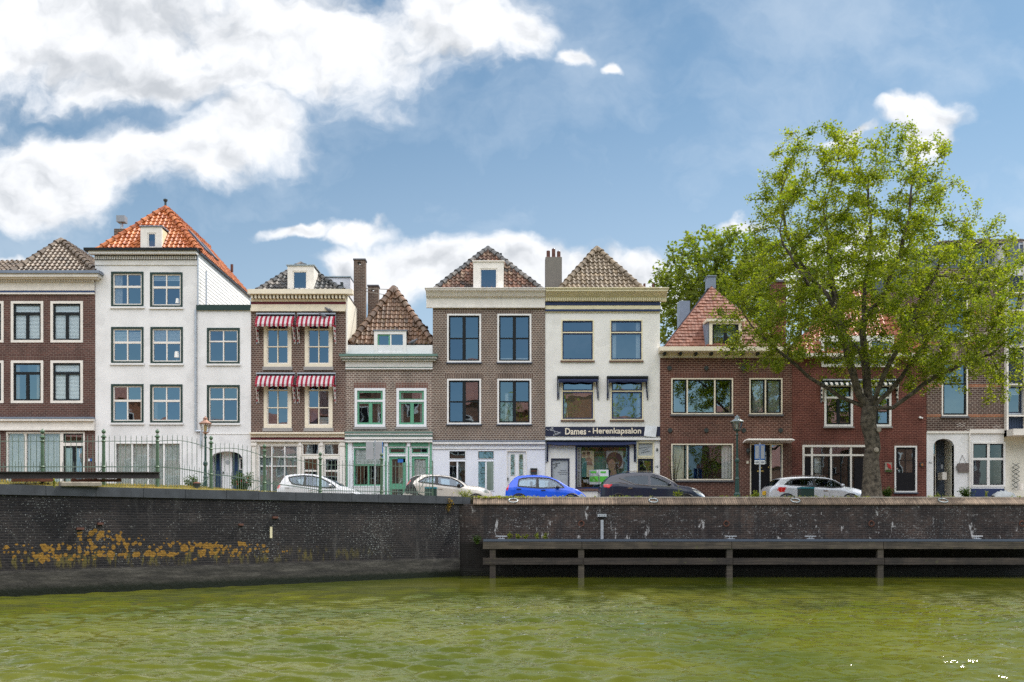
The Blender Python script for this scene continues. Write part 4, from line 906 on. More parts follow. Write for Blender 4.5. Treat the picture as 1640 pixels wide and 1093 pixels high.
# ================================================================== house 3: red brown brick with striped awnings
h = House('town_house', 'brown brick house with four red and white striped awnings', 402, 553.5, 45.0, 470)
B3 = [('h', .245, 0, 1, 2.2, 'cream'), ('v', .5, 0, 1, 1.5, 'cream'), ('h', .625, 0, 1, 1.5, 'cream')]
for k, (x0, y0, y1) in enumerate([(422, 505, 588), (487.7, 505, 588), (422, 602, 686), (487.7, 602, 686)]):
    h.window((x0 + .5, x0 + 45, y0, y1), 5.2, 'cream', 1.6, 'offwhite', B3, ('stone_grey', 5.2), [('blind', 0, 1, .0, .08, 'blind')] if k != 3 else [('blind', .5, 1, .83, 1, 'blind'), ('drape', 0, .02, 0, 1, 'curtain')], 'glass')
for k, (a, b) in enumerate([(412, 473.5), (477.5, 538.5)]):
    for y0 in (502.5, 597.8): awning(h, a, b - 1, y0, y0 + 19.5, y0 + 49, 'awning_striped', 1, 0, .34, 17)
h.window((412.5, 478.5, 712, 822), 2, 'offwhite', 1.5, 'white', [('v', .333, 0, 1, 2.2, 'white'), ('v', .667, 0, 1, 2.2, 'white'), ('h', .17, 0, 1, 1.6, 'white'), ('h', .31, 0, 1, 1.6, 'white')], None, [('drape', 0, 1, 0, 1, 'net')], 'glass', name='shop_window')
for a, b in ((483.5, 512), (518, 544)):
    h.window((a, b, 710, 729.5), 2, 'offwhite', 0, 'white', [], None, [('blind', .1, .6, 0, 1, 'curtain')], 'glass', name='transom_window')
    h.window((a, b, 732, 825), 3.5, 'offwhite', 0, 'white', [('h', .22, 0, 1, 2.5, 'offwhite')], None, None, 'glass', name='door')
h.wall([(470, 'brick_redbrown'), (693, 'stucco_cream')])
h.bands('cornice', 'cream', [(400, 566.5, 466.5, 474, .40), (402, 554, 480.5, 484, .10), (402, 554, 488.3, 499, .07), (402, 554, 495, 499.5, .12), (402, 553, 693.5, 696, .30), (402, 553, 696.2, 701, .16)])
h.dentils(403, 555, 474.2, 480.3, 26, .30, 'cream', .52)
h.bands('stripe', 'dark_red', [(402.2, 554, 484.2, 488.1, .06), (402.2, 553, 701.3, 705, .08)])
h.bands('shop_fascia', 'offwhite', [(402.2, 553, 705.2, 708, .12)] + [(a, b, 708.2, 815, .07) for a, b in ((403, 411.5), (479, 483), (512.5, 517.5), (544.5, 552.5))] + [(a - .5, b + .5, 711, 714.5, .11) for a, b in ((403, 411.5), (479, 483), (512.5, 517.5), (544.5, 552.5))])
for a, b, n in ((412, 478, 32), (484, 512, 13), (518, 544, 12)): h.dentils(a, b, 708.5, 711.2, n, .06, 'cream', .5)
rf, A = hip_roof(h, 412, 550, 467, 482, 424, 2.1, 3.4, 'tiles_black', dfront=.15, capr=.12)
dormer(h, rf, (460.5, 502.5, 426, 466.5), (468.5, 492, 434, 463.5), 'offwhite', 45.2, 2.3, roofm='zinc')
MB().box(X_(517, 48.5), X_(561, 48.5), 48.5, 53, 9, Z_(444.5, 48.5)).build('roof_room', 'stucco_cool', h.root)
MB().box(X_(516, 48.5), X_(562, 48.5), 48.44, 53.05, Z_(444.5, 48.5), Z_(442.8, 48.5)).build('roof_room_edge', 'zinc', h.root)
MB().box(X_(431, 47.8), X_(452, 47.8), 48.3, 50, 11, Z_(445, 48)).build('roof_box', 'zinc', h.root)
mb = MB(); mb.box(X_(545, 48.2), X_(549, 48.2), 48.2, 48.4, Z_(465, 48.2), Z_(452, 48.2)); mb.build('roof_vent', 'iron', h.root)
MB().box(h.x1 - .001, h.x1 + .05, 45.05, 53.5, h.Z(560), h.Z(472)).build('side_plaster', 'stucco_cream', h.root)
MB().cone((h.X(556), 44.9, h.Z(474)), (h.X(556), 44.9, h.Z(566)), .04, .04).build('drain_pipe', 'offwhite', h.root)
# toy house / sign standing inside lower right window
mb = MB(); mb.box(h.X(498), h.X(507), h.D + .1, h.D + .15, h.Z(678), h.Z(662)); mb.prism([(h.X(497), h.Z(662)), (h.X(508), h.Z(662)), (h.X(501), h.Z(658))], h.D + .1, h.D + .15); mb.build('window_ornament', 'navy', h.root)

ch = thing('brick_chimney', 'tall brown brick chimney rising between the awning house and the pointed tiled roof', 'chimney', (X_(575.5, 48), 48, 6))
a, b, y = X_(566.5, 48), X_(584.5, 48), 48.0
mb = MB(); zt = Z_(414.5, y); zo0, zo1 = Z_(424.5, y), Z_(419.5, y); xa, xb = X_(572.7, y), X_(577.7, y)
mb.box(a, b, y, y + .5, 5, zo0); mb.box(a, xa, y, y + .5, zo0, zo1); mb.box(xb, b, y, y + .5, zo0, zo1); mb.box(a, b, y, y + .5, zo1, zt - .07); mb.build('shaft', 'brick_chimney', ch)
MB().box(a - .03, b + .03, y - .03, y + .53, zt - .07, zt).build('cap', 'slate', ch)
MB().box((xa + xb) / 2 - .012, (xa + xb) / 2 + .012, y + .1, y + .12, zo0, zo1).box(xa, xb, y + .13, y + .15, (zo0 + zo1) / 2 - .012, (zo0 + zo1) / 2 + .012).build('opening_bars', 'white', ch)
ch = thing('brick_chimney', 'shorter brown brick chimney just left of the pointed tiled roof', 'chimney', (X_(597, 49.5), 49.5, 6))
a, b, y = X_(589, 49.5), X_(605.5, 49.5), 49.5; zt = Z_(456.5, y); zo0, zo1 = Z_(466.5, y), Z_(461.5, y); xa, xb = X_(594.7, y), X_(599.2, y)
mb = MB(); mb.box(a, b, y, y + .5, 5, zo0); mb.box(a, xa, y, y + .5, zo0, zo1); mb.box(xb, b, y, y + .5, zo0, zo1); mb.box(a, b, y, y + .5, zo1, zt - .07); mb.build('shaft', 'brick_chimney', ch)
MB().box(a - .03, b + .03, y - .03, y + .53, zt - .07, zt).build('cap', 'slate', ch)

# ================================================================== house 4: small, green trim
h = House('town_house', 'small pinkish grey brick house with green trim and steep lichen covered tile roof', 553.5, 693, 45.03, 553, depth=7)
G = 'green'
for k, (x0, x1) in enumerate([(568, 617), (635, 683)]):
    h.window((x0, x1, 622, 684), 4, 'white_cool', 3, G, [('h', .30, 0, 1, 3.2, 'white_cool'), ('h', .365, 0, 1, 1.6, G), ('h', .255, 0, 1, 1.6, G), ('v', .52, .35, 1, 5.5, G)], None,
             [('drape', .78, .86, .35, 1, 'curtain')] if k == 0 else None, 'glass', lab='window with its left casement open' if k else None)
h.window((565, 615.5, 716.5, 780), 1.5, 'white_cool', 2.2, G, [('h', .45, 0, 1, 2.4, G), ('v', .5, .45, 1, 2.2, G)], None, [('blind', .0, 1, .0, .42, 'net')], 'glass_shop', name='shop_window')
h.window((622, 651, 716, 728), 1.2, 'white_cool', 2, G, [], None, None, 'glass', name='transom_window')
h.window((658, 687, 716, 728), 1.2, 'white_cool', 2, G, [], None, None, 'glass', name='transom_window')
d_ = h.window((622, 651, 730, 825), 1.2, 'white_cool', 4.2, G, [('h', .52, 0, 1, 9, G)], None, [('drape', .55, 1, 0, .5, 'curtain_warm')], 'glass', name='door')
h.window((658, 687, 730, 825), 1.2, 'white_cool', 4.2, G, [('h', .40, 0, 1, 6, G), ('h', .75, 0, 1, 40, G)], None, [('drape', .0, 1, 0, .9, 'curtain')], 'glass_shop', name='door')
h.wall([(553, 'stucco_white'), (592, 'brick_pinkgrey'), (697, 'stucco_white')])
h.bands('lintel', 'soldier_red', [(x - 2, x + 51, 613, 621.8, .005) for x in (568, 635)])
h.bands('cornice', 'white', [(547.5, 700, 573.3, 576, .34), (549, 698, 577.5, 579, .22), (553.7, 693, 580, 588.4, .07), (553.7, 693, 590.2, 592.3, .10), (553.6, 693, 695, 697.6, .26), (553.6, 693, 700.5, 704.5, .22), (553.6, 693, 706, 709, .18)])
h.bands('cornice_green', 'green_grey', [(545.5, 701.5, 569.5, 573.1, .42), (548, 699, 576.1, 577.4, .28), (553.7, 693, 588.6, 590.1, .05), (553.6, 693, 692.5, 694.9, .30), (553.6, 693, 697.8, 700.3, .24), (553.6, 693, 704.7, 705.8, .16)])
h.bands('sill', 'stone_grey', [(566, 619, 684.3, 688, .05), (633, 685, 684.3, 688, .05)])
h.bands('shop_panel', G, [(566, 614, 709.3, 715.2, .05), (623, 650, 709.3, 715.2, .05), (659, 686, 709.3, 715.2, .05), (554.5, 557, 709.3, 815, .09), (617.6, 619.6, 716, 815, .09), (653.6, 655.6, 716, 815, .09), (689, 691.6, 709.3, 815, .09)])
h.bands('pilaster', 'white_cool', [(557.3, 564, 709.3, 815, .07), (616, 617.4, 709.3, 815, .07), (619.8, 621.5, 709.3, 815, .07), (616, 621.5, 709.5, 715.5, .1), (651.9, 657.2, 709.3, 815, .06), (651.9, 657.2, 709.5, 715.5, .1), (691.8, 693, 709.3, 815, .07)])
MB().box(h.X(637), h.X(649), h.D + .03, h.D + .05, h.Z(741), h.Z(734.5)).build('door_notice', 'sign_blue', d_)
rf, A = hip_roof(h, 562, 694, 551, 630.5, 463, 1.9, 6.2, 'tiles_brown', dfront=.25, capr=.15, tw=.21, th=.26)
mb = MB(); x0, x1, z0, z1 = X_(600, 45.2), X_(651.5, 45.2), Z_(568.5, 45.2), Z_(531.5, 45.2)
mb.box(x0, X_(605.5, 45.2), 45.0, 45.1, z0, z1); mb.box(X_(646, 45.2), x1, 45.0, 45.1, z0, z1); mb.box(X_(605.5, 45.2), X_(646, 45.2), 45.0, 45.1, Z_(537, 45.2), z1); mb.box(X_(605.5, 45.2), X_(646, 45.2), 45.0, 45.1, z0, Z_(565.5, 45.2)); mb.box(X_(625.5, 45.2), X_(627.5, 45.2), 45.02, 45.1, Z_(565.5, 45.2), Z_(537, 45.2))
dm = mb.build('dormer', 'white', rf)
MB().box(x0 + .02, x1 - .02, 45.101, 46.6, z0, z1 - .01).build('dormer_body', 'room', rf)
MB().box(x0 - .04, x1 + .04, 44.96, 46.6, z1, z1 + .04).build('dormer_roof', 'lead', rf)
q = (X_(605.5, 45.2), X_(625.5, 45.2), Z_(565.5, 45.2), Z_(537, 45.2)); mb = MB(); w_ = .07
mb.box(q[0], q[0] + w_, 45.04, 45.09, q[2], q[3]); mb.box(q[1] - w_, q[1], 45.04, 45.09, q[2], q[3]); mb.box(q[0], q[1], 45.045, 45.085, q[2], q[2] + w_); mb.box(q[0], q[1], 45.045, 45.085, q[3] - w_, q[3]); mb.build('casement', G, rf)
MB().add([(q[0], 45.07, q[2]), (X_(646, 45.2), 45.07, q[2]), (X_(646, 45.2), 45.07, q[3]), (q[0], 45.07, q[3])], [(0, 1, 2, 3)]).build('pane', 'glass_dark', rf)
MB().obox((X_(585, 48), 48.2, Z_(461, 48)), (X_(626, 47), 47, Z_(464, 47)), .03, .03).obox((X_(585, 48), 48.2, Z_(465.5, 48)), (X_(614, 47), 47, Z_(472, 47)), .03, .03).build('chimney_stay', 'stone_light', ch)
ch = thing('chimney_stub', 'small mossy chimney stub at the right foot of the pointed tiled roof', 'chimney', (X_(681, 46), 46.3, 8))
MB().box(X_(679, 46.3), X_(684, 46.3), 46.3, 46.6, 7.9, Z_(524.5, 46.3)).build('pot', 'brick_chimney', ch)
MB().box(X_(678, 46.3), X_(685, 46.3), 46.25, 46.65, Z_(524.5, 46.3), Z_(522.5, 46.3)).build('cap', 'brick_chimney', ch)

# ================================================================== house 5: checker brick
h = House('town_house', 'tall house of speckled grey brown brick with white cornice and four large cross windows', 693, 873, 45.0, 470)
B5 = [('v', .5, 0, 1, 5.2, 'black_paint'), ('h', .5, 0, 1, 1.8, 'black_paint')]
for k, (x0, y0, y1) in enumerate([(716, 503, 581), (796.5, 503, 581), (716, 607, 680), (796.5, 607, 680)]):
    h.window((x0, x0 + 54.5, y0, y1), 2.7, 'white', 2.3, 'black_paint', B5, ('lead_dark', 1.6), [('blind', 0, 1, .93, 1, 'curtain')] if k == 1 else ([('drape', .2, .3, .3, 1, 'curtain')] if k == 3 else None), 'glass')
for x0, x1 in ((719, 746), (765, 791.5)):
    h.window((x0, x1, 722, 736), 1, 'white_cool', 1.1, 'black_paint', [], None, None, 'glass_dark', name='transom_window')
    h.window((x0, x1, 738.5, 787), 1, 'white_cool', 0, 'white', [('v', .5, 0, 1, 2.6, 'white_cool')], None, [('blind', .5, 1, .0, .3, 'net')] if x0 < 740 else None, 'glass_dark', name='window')
h.window((811.5, 843.5, 722, 820), 1.2, 'offwhite', 0, 'white', [], None, None, name='door', solid='white_cool')
h.wall([(470, 'brick_checker'), (708, 'stucco_cool')])
for x0, x1, m_ in ((818, 824, 'net'), (831.5, 837.5, 'terracotta')):
    MB().box(h.X(x0), h.X(x1), h.D + .03, h.D + .06, h.Z(761), h.Z(728)).build('door_light', 'glass_dark', h.root)
    MB().box(h.X(x0) - .03, h.X(x1) + .03, h.D + .045, h.D + .055, h.Z(762), h.Z(727)).build('door_light_frame', 'offwhite', h.root)
MB().cone((h.X(813.3), h.D - .03, h.Z(767)), (h.X(813.3), h.D + .06, h.Z(767)), .035, .035).cone((h.X(813.3), h.D - .03, h.Z(769.5)), (h.X(813.3), h.D + .06, h.Z(769.5)), .025, .025).build('door_handle', 'iron', h.root)
h.bands('lintel', 'soldier_checker', [(x - 3, x + 57.5, y, y + 7, .004) for x in (716, 796.5) for y in (495.5, 599.5)])
h.sweep = None
mb = MB(); prof = [(0, h.Z(494)), (.08, h.Z(493.5)), (.08, h.Z(477.5)), (.22, h.Z(476)), (.30, h.Z(471)), (.42, h.Z(468.5)), (.42, h.Z(466.2)), (0, h.Z(466.2))]
mb.sweep(prof, h.X(683), h.X(872.8), h.D); mb.build('cornice', 'offwhite', h.root)
h.bands('cornice_edge', 'offwhite', [(681.5, 872.8, 464.6, 466, .46), (691, 872.8, 491, 493.9, .12)])
h.bands('ledge', 'lead', [(693.2, 872.8, 706, 708, .16)]); h.bands('shop_beam', 'white', [(693.2, 872.8, 708.2, 711.5, .14), (693.2, 872.8, 718, 719.5, .05)])
mbx = thing('mailbox', 'dark mailbox with pale newspaper slot on the white wall right of the white door', 'mailbox', (h.X(854.5), h.D - .1, h.Z(760)))
MB().box(h.X(849.5), h.X(860), h.D - .14, h.D - .002, h.Z(760), h.Z(751)).build('body', 'iron', mbx); MB().box(h.X(850.5), h.X(859), h.D - .16, h.D - .141, h.Z(756), h.Z(753.7)).build('flap', 'terracotta', mbx)
MB().add([(h.X(849), h.D - .17, h.Z(752)), (h.X(860.5), h.D - .17, h.Z(752)), (h.X(860.5), h.D - .002, h.Z(750)), (h.X(849), h.D - .002, h.Z(750))], [(0, 1, 2, 3)]).build('lid', 'iron', mbx)
rf, A = hip_roof(h, 693.5, 870.5, 467, 781.5, 399, 2.2, 8.5, 'tiles_mixed', cap='tiles_black', dfront=.05, capr=.125, tw=.20, th=.25)
dormer(h, rf, (758, 806.5, 419.5, 466.5), (768.5, 796.5, 430, 463), 'offwhite', 45.08, 1.9, roofm='offwhite')
MB().cone((X_(802, 48), 48, 13), (X_(802, 48), 48, Z_(406, 48)), .06, .06).build('vent_pipe', 'iron', rf)

# ================================================================== house 6: hairdresser
h = House('salon_house', "white plastered house with navy and cream trim above a hairdresser's shop", 873, 1057, 45.04, 470)
for k, (x0, y0, y1) in enumerate([(899, 512.5, 578), (977, 512.5, 578), (899.5, 606, 673), (978, 606, 673)]):
    h.window((x0, x0 + 52, y0, y1), 1.7, 'cream_salon', 2, 'navy', [('h', .30, 0, 1, 1.8, 'cream_salon'), ('h', .265, 0, 1, 1.3, 'navy'), ('h', .335, 0, 1, 1.3, 'navy')], ('sill_brown', 2.2), [None, None, [('drape', 0, 1, .3, 1, 'curtain_warm')], None][k], 'glass_dark' if k > 1 else 'glass')
awning(h, 893, 958, 603, 611, 641, 'awning_navy', None, 0, .16, 9, 3); awning(h, 972.5, 1037, 603, 611, 641, 'awning_navy', None, 0, .16, 9, 3)
sw = h.window((921.5, 1008, 714, 783), .6, 'navy', 1.8, 'navy', [], ('sill_brown', 3), None, 'glass_shop', name='shop_window')
pw = h.window((882.5, 912, 734.5, 800), 2, 'navy_deep', 0, 'white', [], None, None, name='notice_window', solid='frosted')
h.window((1020, 1047.5, 708, 732.5), 2.2, 'cream_salon', 0, 'white', [], None, None, name='transom_sign', solid='frosted')
h.window((1020, 1047.5, 733.5, 822), 1.4, 'cream_salon', 3, 'navy_deep', [], None, None, 'glass_dark', name='door')
h.wall([(470, 'stucco_salon')])
mb = MB(); prof = [(0, h.Z(484)), (.12, h.Z(483.6)), (.14, h.Z(478)), (.30, h.Z(473)), (.44, h.Z(470)), (.44, h.Z(466.3)), (0, h.Z(466.3))]
mb.sweep(prof, h.X(873.3), h.X(1067), h.D); mb.build('cornice', 'cream_salon', h.root)
h.dentils(874, 1058, 478.6, 483.4, 62, .20, 'cream_salon', .5)
h.bands('stripe', 'navy', [(873.2, 1057, 484.2, 489.6, .07), (873.2, 1057, 496.3, 499.3, .09)]); h.bands('frieze', 'cream_salon', [(873.2, 1057, 489.8, 496.1, .05), (873.2, 1057, 499.5, 501, .05)])
h.bands('gutter', 'cream_salon', [(873.2, 1069, 464.7, 466.2, .50)])
sg = h.bands('sign_board', 'navy_deep', [(873.6, 1057, 684, 699.3, .06)])
h.bands('fascia', 'white', [(873.6, 1057, 702, 705.3, .12)])
rf, A = hip_roof(h, 895, 1032, 467, 956, 399, 2.0, 8.3, 'tiles_olive', dfront=.05, capr=.13, tw=.21, th=.265)
# shop awning, folded against the facade
awn = MB().box(h.X(873.5), h.X(1019.5), h.D - .20, h.D - .001, h.Z(707), h.Z(705.6)).build('awning', 'iron', h.root)
mb = MB(); n = 16
for i in range(n):
    a, b = h.X(876 + 142 * i / n), h.X(876 + 142 * (i + 1) / n); sg_ = lambda i: h.Z(711.5 + (2.5 * math.sin(min(1, i / 2.2) * 1.57) if i < n - 1 else 1))
    mb.add([(a, h.D - .12, h.Z(707)), (b, h.D - .12, h.Z(707)), (b, h.D - .26, sg_(i + 1)), (a, h.D - .26, sg_(i)), (b, h.D - .10, sg_(i + 1) - .01), (a, h.D - .10, sg_(i) - .01)], [(0, 1, 2, 3), (3, 2, 4, 5)])
for x, s_ in ((875, 1), (1018, -1)):
    for j in range(6):
        za, zb = h.Z(712 + j * 4.6), h.Z(712 + (j + 1) * 4.6); o0, o1 = .2 * (1 - j / 6), .2 * (1 - (j + 1) / 6)
        mb.add([(h.X(x), h.D - .03, za), (h.X(x + 1.5 * s_), h.D - .05 - o0, za), (h.X(x + 3 * s_), h.D - .03, za), (h.X(x), h.D - .03, zb), (h.X(x + 1.5 * s_), h.D - .05 - o1, zb), (h.X(x + 3 * s_), h.D - .03, zb)], [(0, 1, 4, 3), (1, 2, 5, 4)])
mb.build('awning_cloth', 'awning_navy', awn)
MB().box(h.X(873.8), h.X(875), h.D - .08, h.D - .001, h.Z(741), h.Z(707)).build('awning_arm', 'galv', awn); MB().box(h.X(1018.6), h.X(1019.6), h.D - .08, h.D - .001, h.Z(741), h.Z(707)).build('awning_arm', 'galv', awn)
def text(body, x0, x1, zc, y, mat, parent, hgt=None, ext=.012, name='lettering', bold=.0, rot=0.0, vertical=False, shear=0.0):
    cu = bpy.data.curves.new(name, 'FONT'); cu.body = body; cu.size = 1; cu.extrude = 0.0; cu.offset = bold; cu.resolution_u = 3; cu.align_x = 'CENTER'; cu.align_y = 'CENTER'; cu.shear = shear
    if vertical: cu.space_line = .95
    ob = bpy.data.objects.new('tmp', cu); COL.objects.link(ob); bpy.context.view_layer.update()
    me = bpy.data.meshes.new_from_object(ob.evaluated_get(bpy.context.evaluated_depsgraph_get())); bpy.data.objects.remove(ob); bpy.data.curves.remove(cu)
    co = np.array([v.co[:] for v in me.vertices]); mn, mxx = co.min(0), co.max(0); sx = (x1 - x0) / (mxx[0] - mn[0]); sz = (hgt / (mxx[1] - mn[1])) if hgt else sx
    c0 = (mn + mxx) / 2; px_ = (co[:, 0] - c0[0]) * sx; pz_ = (co[:, 1] - c0[1]) * sz; cr, sr = math.cos(rot), math.sin(rot)
    V = [((x0 + x1) / 2 + a * cr - b * sr, y, zc + a * sr + b * cr) for a, b in zip(px_, pz_)]
    mb = MB(); mb.add(V, [tuple(p.vertices) for p in me.polygons]); n = len(V)
    bpy.data.meshes.remove(me)
    mb.add([(a, y + ext, c) for a, b, c in V], [])   # back ring
    edges = {}
    for f in mb.f:
        for i in range(len(f)): k = (f[i], f[(i + 1) % len(f)]); edges[k] = 1
    mb.f += [(a, a + n, b + n, b) for (a, b) in edges if (b, a) not in edges]
    return mb.build(name, mat, parent)
ys = h.D - .075
text('Dames', h.X(905), h.X(938.5), h.Z(691.4), ys, 'cream', sg, .30, bold=.022); text('-', h.X(942), h.X(945.3), h.Z(691.6), ys, 'cream', sg, .05, bold=.02)
text('Herenkapsalon', h.X(949.3), h.X(1026.5), h.Z(691.8), ys, 'cream', sg, .34, bold=.022)
# scissors and comb emblem
mb = MB(); q = lambda px, py: (h.X(px), ys, h.Z(py))
mb.obox(q(882.5, 689.5), q(895.5, 693.5), .01, .03, (0, 1, 0)); mb.obox(q(884, 686.5), q(891, 697), .01, .03, (0, 1, 0))
mb.torus(q(882, 688.8), .035, .008, 'y', 12, 5); mb.torus(q(884.3, 686.3), .035, .008, 'y', 12, 5)
mb.obox(q(886, 697), q(897.5, 692.8), .012, .05, (0, 1, 0))
for i in range(9): t = i / 8; mb.obox(q(886.3 + 11 * t, 697.6 - 4.2 * t), q(886.9 + 11 * t, 699 - 4.2 * t), .01, .012, (0, 1, 0))
mb.build('scissors_emblem', 'sign_white', sg)
mb = MB(); mb.obox(q(874.8, 687.5), q(878, 690.5), .01, .05, (0, 1, 0)); mb.build('corner_mark', 'sign_white', sg)
mb = MB(); mb.poly([(h.X(1033), ys, h.Z(681.8)), (h.X(1052), ys - .01, h.Z(683.5)), (h.X(1049.8), ys - .02, h.Z(701)), (h.X(1030.8), ys - .03, h.Z(698.8))][::-1])
tag(mb.build('paper_sheet', 'sign_white'), 'pale tilted sheet covering the right end of the navy shop sign', 'sheet')
# in the shop window
yy = h.D + .09
MB().box(h.X(923.5), h.X(931), yy, yy + .01, h.Z(780), h.Z(716)).build('window_lettering_strip', 'frosted', sw)
text('D\nA\nM\nE\nS', h.X(926), h.X(928.5), h.Z(728), yy - .012, 'black_paint', sw, h.Z(716) - h.Z(740), .004, vertical=True)
text('E\nN', h.X(926), h.X(928.5), h.Z(747.5), yy - .012, 'black_paint', sw, h.Z(744) - h.Z(751), .004, vertical=True)
text('H\nE\nR\nE\nN', h.X(926), h.X(928.5), h.Z(767), yy - .012, 'black_paint', sw, h.Z(755) - h.Z(779), .004, vertical=True)
po = MB().box(h.X(932), h.X(951.5), yy + .02, yy + .03, h.Z(764), h.Z(722)).build('poster', 'curtain_warm', sw)
mb = MB(); mb.ball((h.X(935.5), yy + .016, h.Z(728)), .075, .008, .11); mb.ball((h.X(942.5), yy + .014, h.Z(727.5)), .08, .008, .115); mb.prism([(h.X(938), h.Z(745)), (h.X(949.5), h.Z(745)), (h.X(948), h.Z(735)), (h.X(944), h.Z(732.5)), (h.X(941), h.Z(732.5)), (h.X(938), h.Z(735))], yy + .01, yy + .018); mb.build('poster_figures', 'poster_skin', sw)
mb = MB(); mb.ball((h.X(935.5), yy + .012, h.Z(726)), .075, .008, .06); mb.ball((h.X(942.5), yy + .010, h.Z(725.2)), .08, .008, .06); mb.build('poster_hair', 'poster_hair', sw)
mb = MB(); mb.prism([(h.X(932), h.Z(764)), (h.X(939.5), h.Z(764)), (h.X(940), h.Z(740)), (h.X(937), h.Z(733)), (h.X(932), h.Z(734))], yy + .008, yy + .016); mb.build('poster_shirt', 'poster_teal', sw)
MB().box(h.X(971.5), h.X(998.5), yy + .02, yy + .03, h.Z(750), h.Z(722)).build('poster', 'frosted', sw)
mb = MB(); mb.ball((h.X(984.5), yy + .015, h.Z(738)), .37, .01, .40, 18, 10); mb.build('poster_hair', 'poster_hair', sw)
mb = MB(); mb.ball((h.X(980), yy + .005, h.Z(745)), .17, .008, .26, 16, 10); mb.prism([(h.X(975), h.Z(775)), (h.X(990), h.Z(772)), (h.X(987), h.Z(752)), (h.X(979), h.Z(752))], yy + .002, yy + .01); mb.build('poster_face', 'poster_skin', sw)
MB().box(h.X(951), h.X(1005), yy + .25, yy + .27, h.Z(780), h.Z(722)).build('screen', 'poster_teal', sw)
for x0 in (944, 959.8):
    MB().box(h.X(x0), h.X(x0 + 15), yy - .03, yy - .02, h.Z(776), h.Z(752.5)).build('notice', 'sign_white', sw)
    MB().box(h.X(x0 + .6), h.X(x0 + 14.4), yy - .038, yy - .032, h.Z(772), h.Z(763)).build('notice_band', 'sticker_green', sw)
    MB().box(h.X(x0 + 2), h.X(x0 + 11), yy - .038, yy - .032, h.Z(758), h.Z(755)).build('notice_band', 'sticker_green', sw)
text('Wij', h.X(934), h.X(942.5), h.Z(771.5), yy - .005, 'sign_white', sw, .2, .004, bold=.02)
q = lambda px, py: (h.X(px), h.D + .04, h.Z(py)); mb = MB()
mb.obox(q(885.5, 744), q(897, 741.3), .01, .02, (0, 1, 0)); mb.obox(q(890, 740), q(893, 747), .01, .02, (0, 1, 0)); mb.torus(q(890.5, 746.5), .03, .007, 'y', 12, 5); mb.torus(q(888.5, 749), .03, .007, 'y', 12, 5); mb.build('scissors_emblem', 'iron', pw)
mb = MB()
for y_, a, b in ((753, 897, 907), (756, 893, 909), (759, 895, 907.5)): mb.box(h.X(a), h.X(b), h.D + .045, h.D + .05, h.Z(y_ + .8), h.Z(y_))
mb.build('notice_lines', 'steel_grey', pw)
mb = MB()
for y_, a, b in ((718, 1023, 1043), (721.5, 1029, 1038), (725, 1027, 1041)): mb.obox((h.X(a), h.D + .05, h.Z(y_)), (h.X(b), h.D + .05, h.Z(y_ - 3)), .01, .035, (0, 1, 0))
mb.build('sign_lines', 'steel_grey', h.root)
MB().box(h.X(1051), h.X(1053.5), h.D - .05, h.D - .001, h.Z(722.5), h.Z(718.5)).build('wall_light', 'iron', h.root)
text('4 8', h.X(1049.5), h.X(1054), h.Z(747.5), h.D - .02, 'steel_grey', h.root, .11, .01, 'house_number', bold=.02)
ch = thing('rendered_chimney', 'grey rendered chimney with three clay pots between the two tall tiled roofs', 'chimney', (X_(886.5, 46.5), 46.5, 9))
a, b = X_(873.5, 46.5), X_(900, 46.5); zt = Z_(412, 46.5); MB().box(a, b, 46.5, 47.2, 9, zt).build('shaft', 'cement', ch)
for px, yt in ((878.5, 399.5), (887, 396.5), (895.3, 400.5)):
    zz = Z_(yt, 46.5); mb = MB(); mb.lathe(X_(px, 46.5), 46.8, [(.13, zt), (.11, zt + .08), (.085, zt + .1), (.085, zz)]); mb.build('chimney_pot', 'terracotta', ch)
MB().torus((X_(887, 46.5), 46.8, Z_(397.5, 46.5)), .07, .01, 'y', 12, 4).torus((X_(895.3, 46.5), 46.8, Z_(401.5, 46.5)), .07, .01, 'y', 12, 4).build('pot_wire', 'galv', ch)
ch = thing('chimney_stub', 'small dark vent stubs on the right end of the cream and navy cornice', 'vent', (X_(1038, 46), 46, 12.0))
mb = MB()
for px in (1032, 1046): mb.box(X_(px - 1.4, 46), X_(px + 1.4, 46), 45.9, 46.1, h.Z(470), Z_(455, 46))
mb.box(X_(1032, 46), X_(1046, 46), 45.95, 46.05, h.Z(470), Z_(461.5, 46)); mb.build('stub', 'terracotta', ch)
# ================================================================== house 7: brown brick, 1930s
h = House('brick_house', 'dark brown brick house with flat red hipped roof, cream gutter and round black wall anchors', 1057, 1268, 45.0, 572, depth=7.5)
K = 'black_paint'; C_ = 'cream'
h.window((1075, 1174, 606, 664), 2, C_, 2, K, [('v', .25, 0, 1, 2.2, C_), ('v', .715, 0, 1, 2.2, C_), ('v', .225, 0, 1, 2, K), ('v', .735, 0, 1, 2, K)], ('slate', 3), [('drape', 0, .05, 0, 1, 'curtain'), ('drape', .95, 1, 0, 1, 'curtain')], 'glass_dark')
h.window((1200, 1253, 606, 664), 2, C_, 2, K, [('v', .49, 0, 1, 2.2, C_), ('v', .44, 0, 1, 2, K), ('v', .54, 0, 1, 2, K)], ('slate', 3), [('drape', .08, .42, 0, 1, 'curtain'), ('drape', .6, .97, 0, 1, 'curtain')], 'glass')
h.window((1075, 1174, 711, 769.5), 2, C_, .8, K, [('v', .255, 0, 1, 2.4, C_)], ('slate', 3), [('drape', .02, .2, 0, 1, 'curtain_warm'), ('drape', .84, 1, 0, 1, 'curtain')], 'glass_shop')
dr = h.window((1201, 1253.5, 711, 800), 1.8, C_, 0, 'white', [('v', .655, 0, 1, 2.6, C_)], None, None, 'glass_dark', name='door')
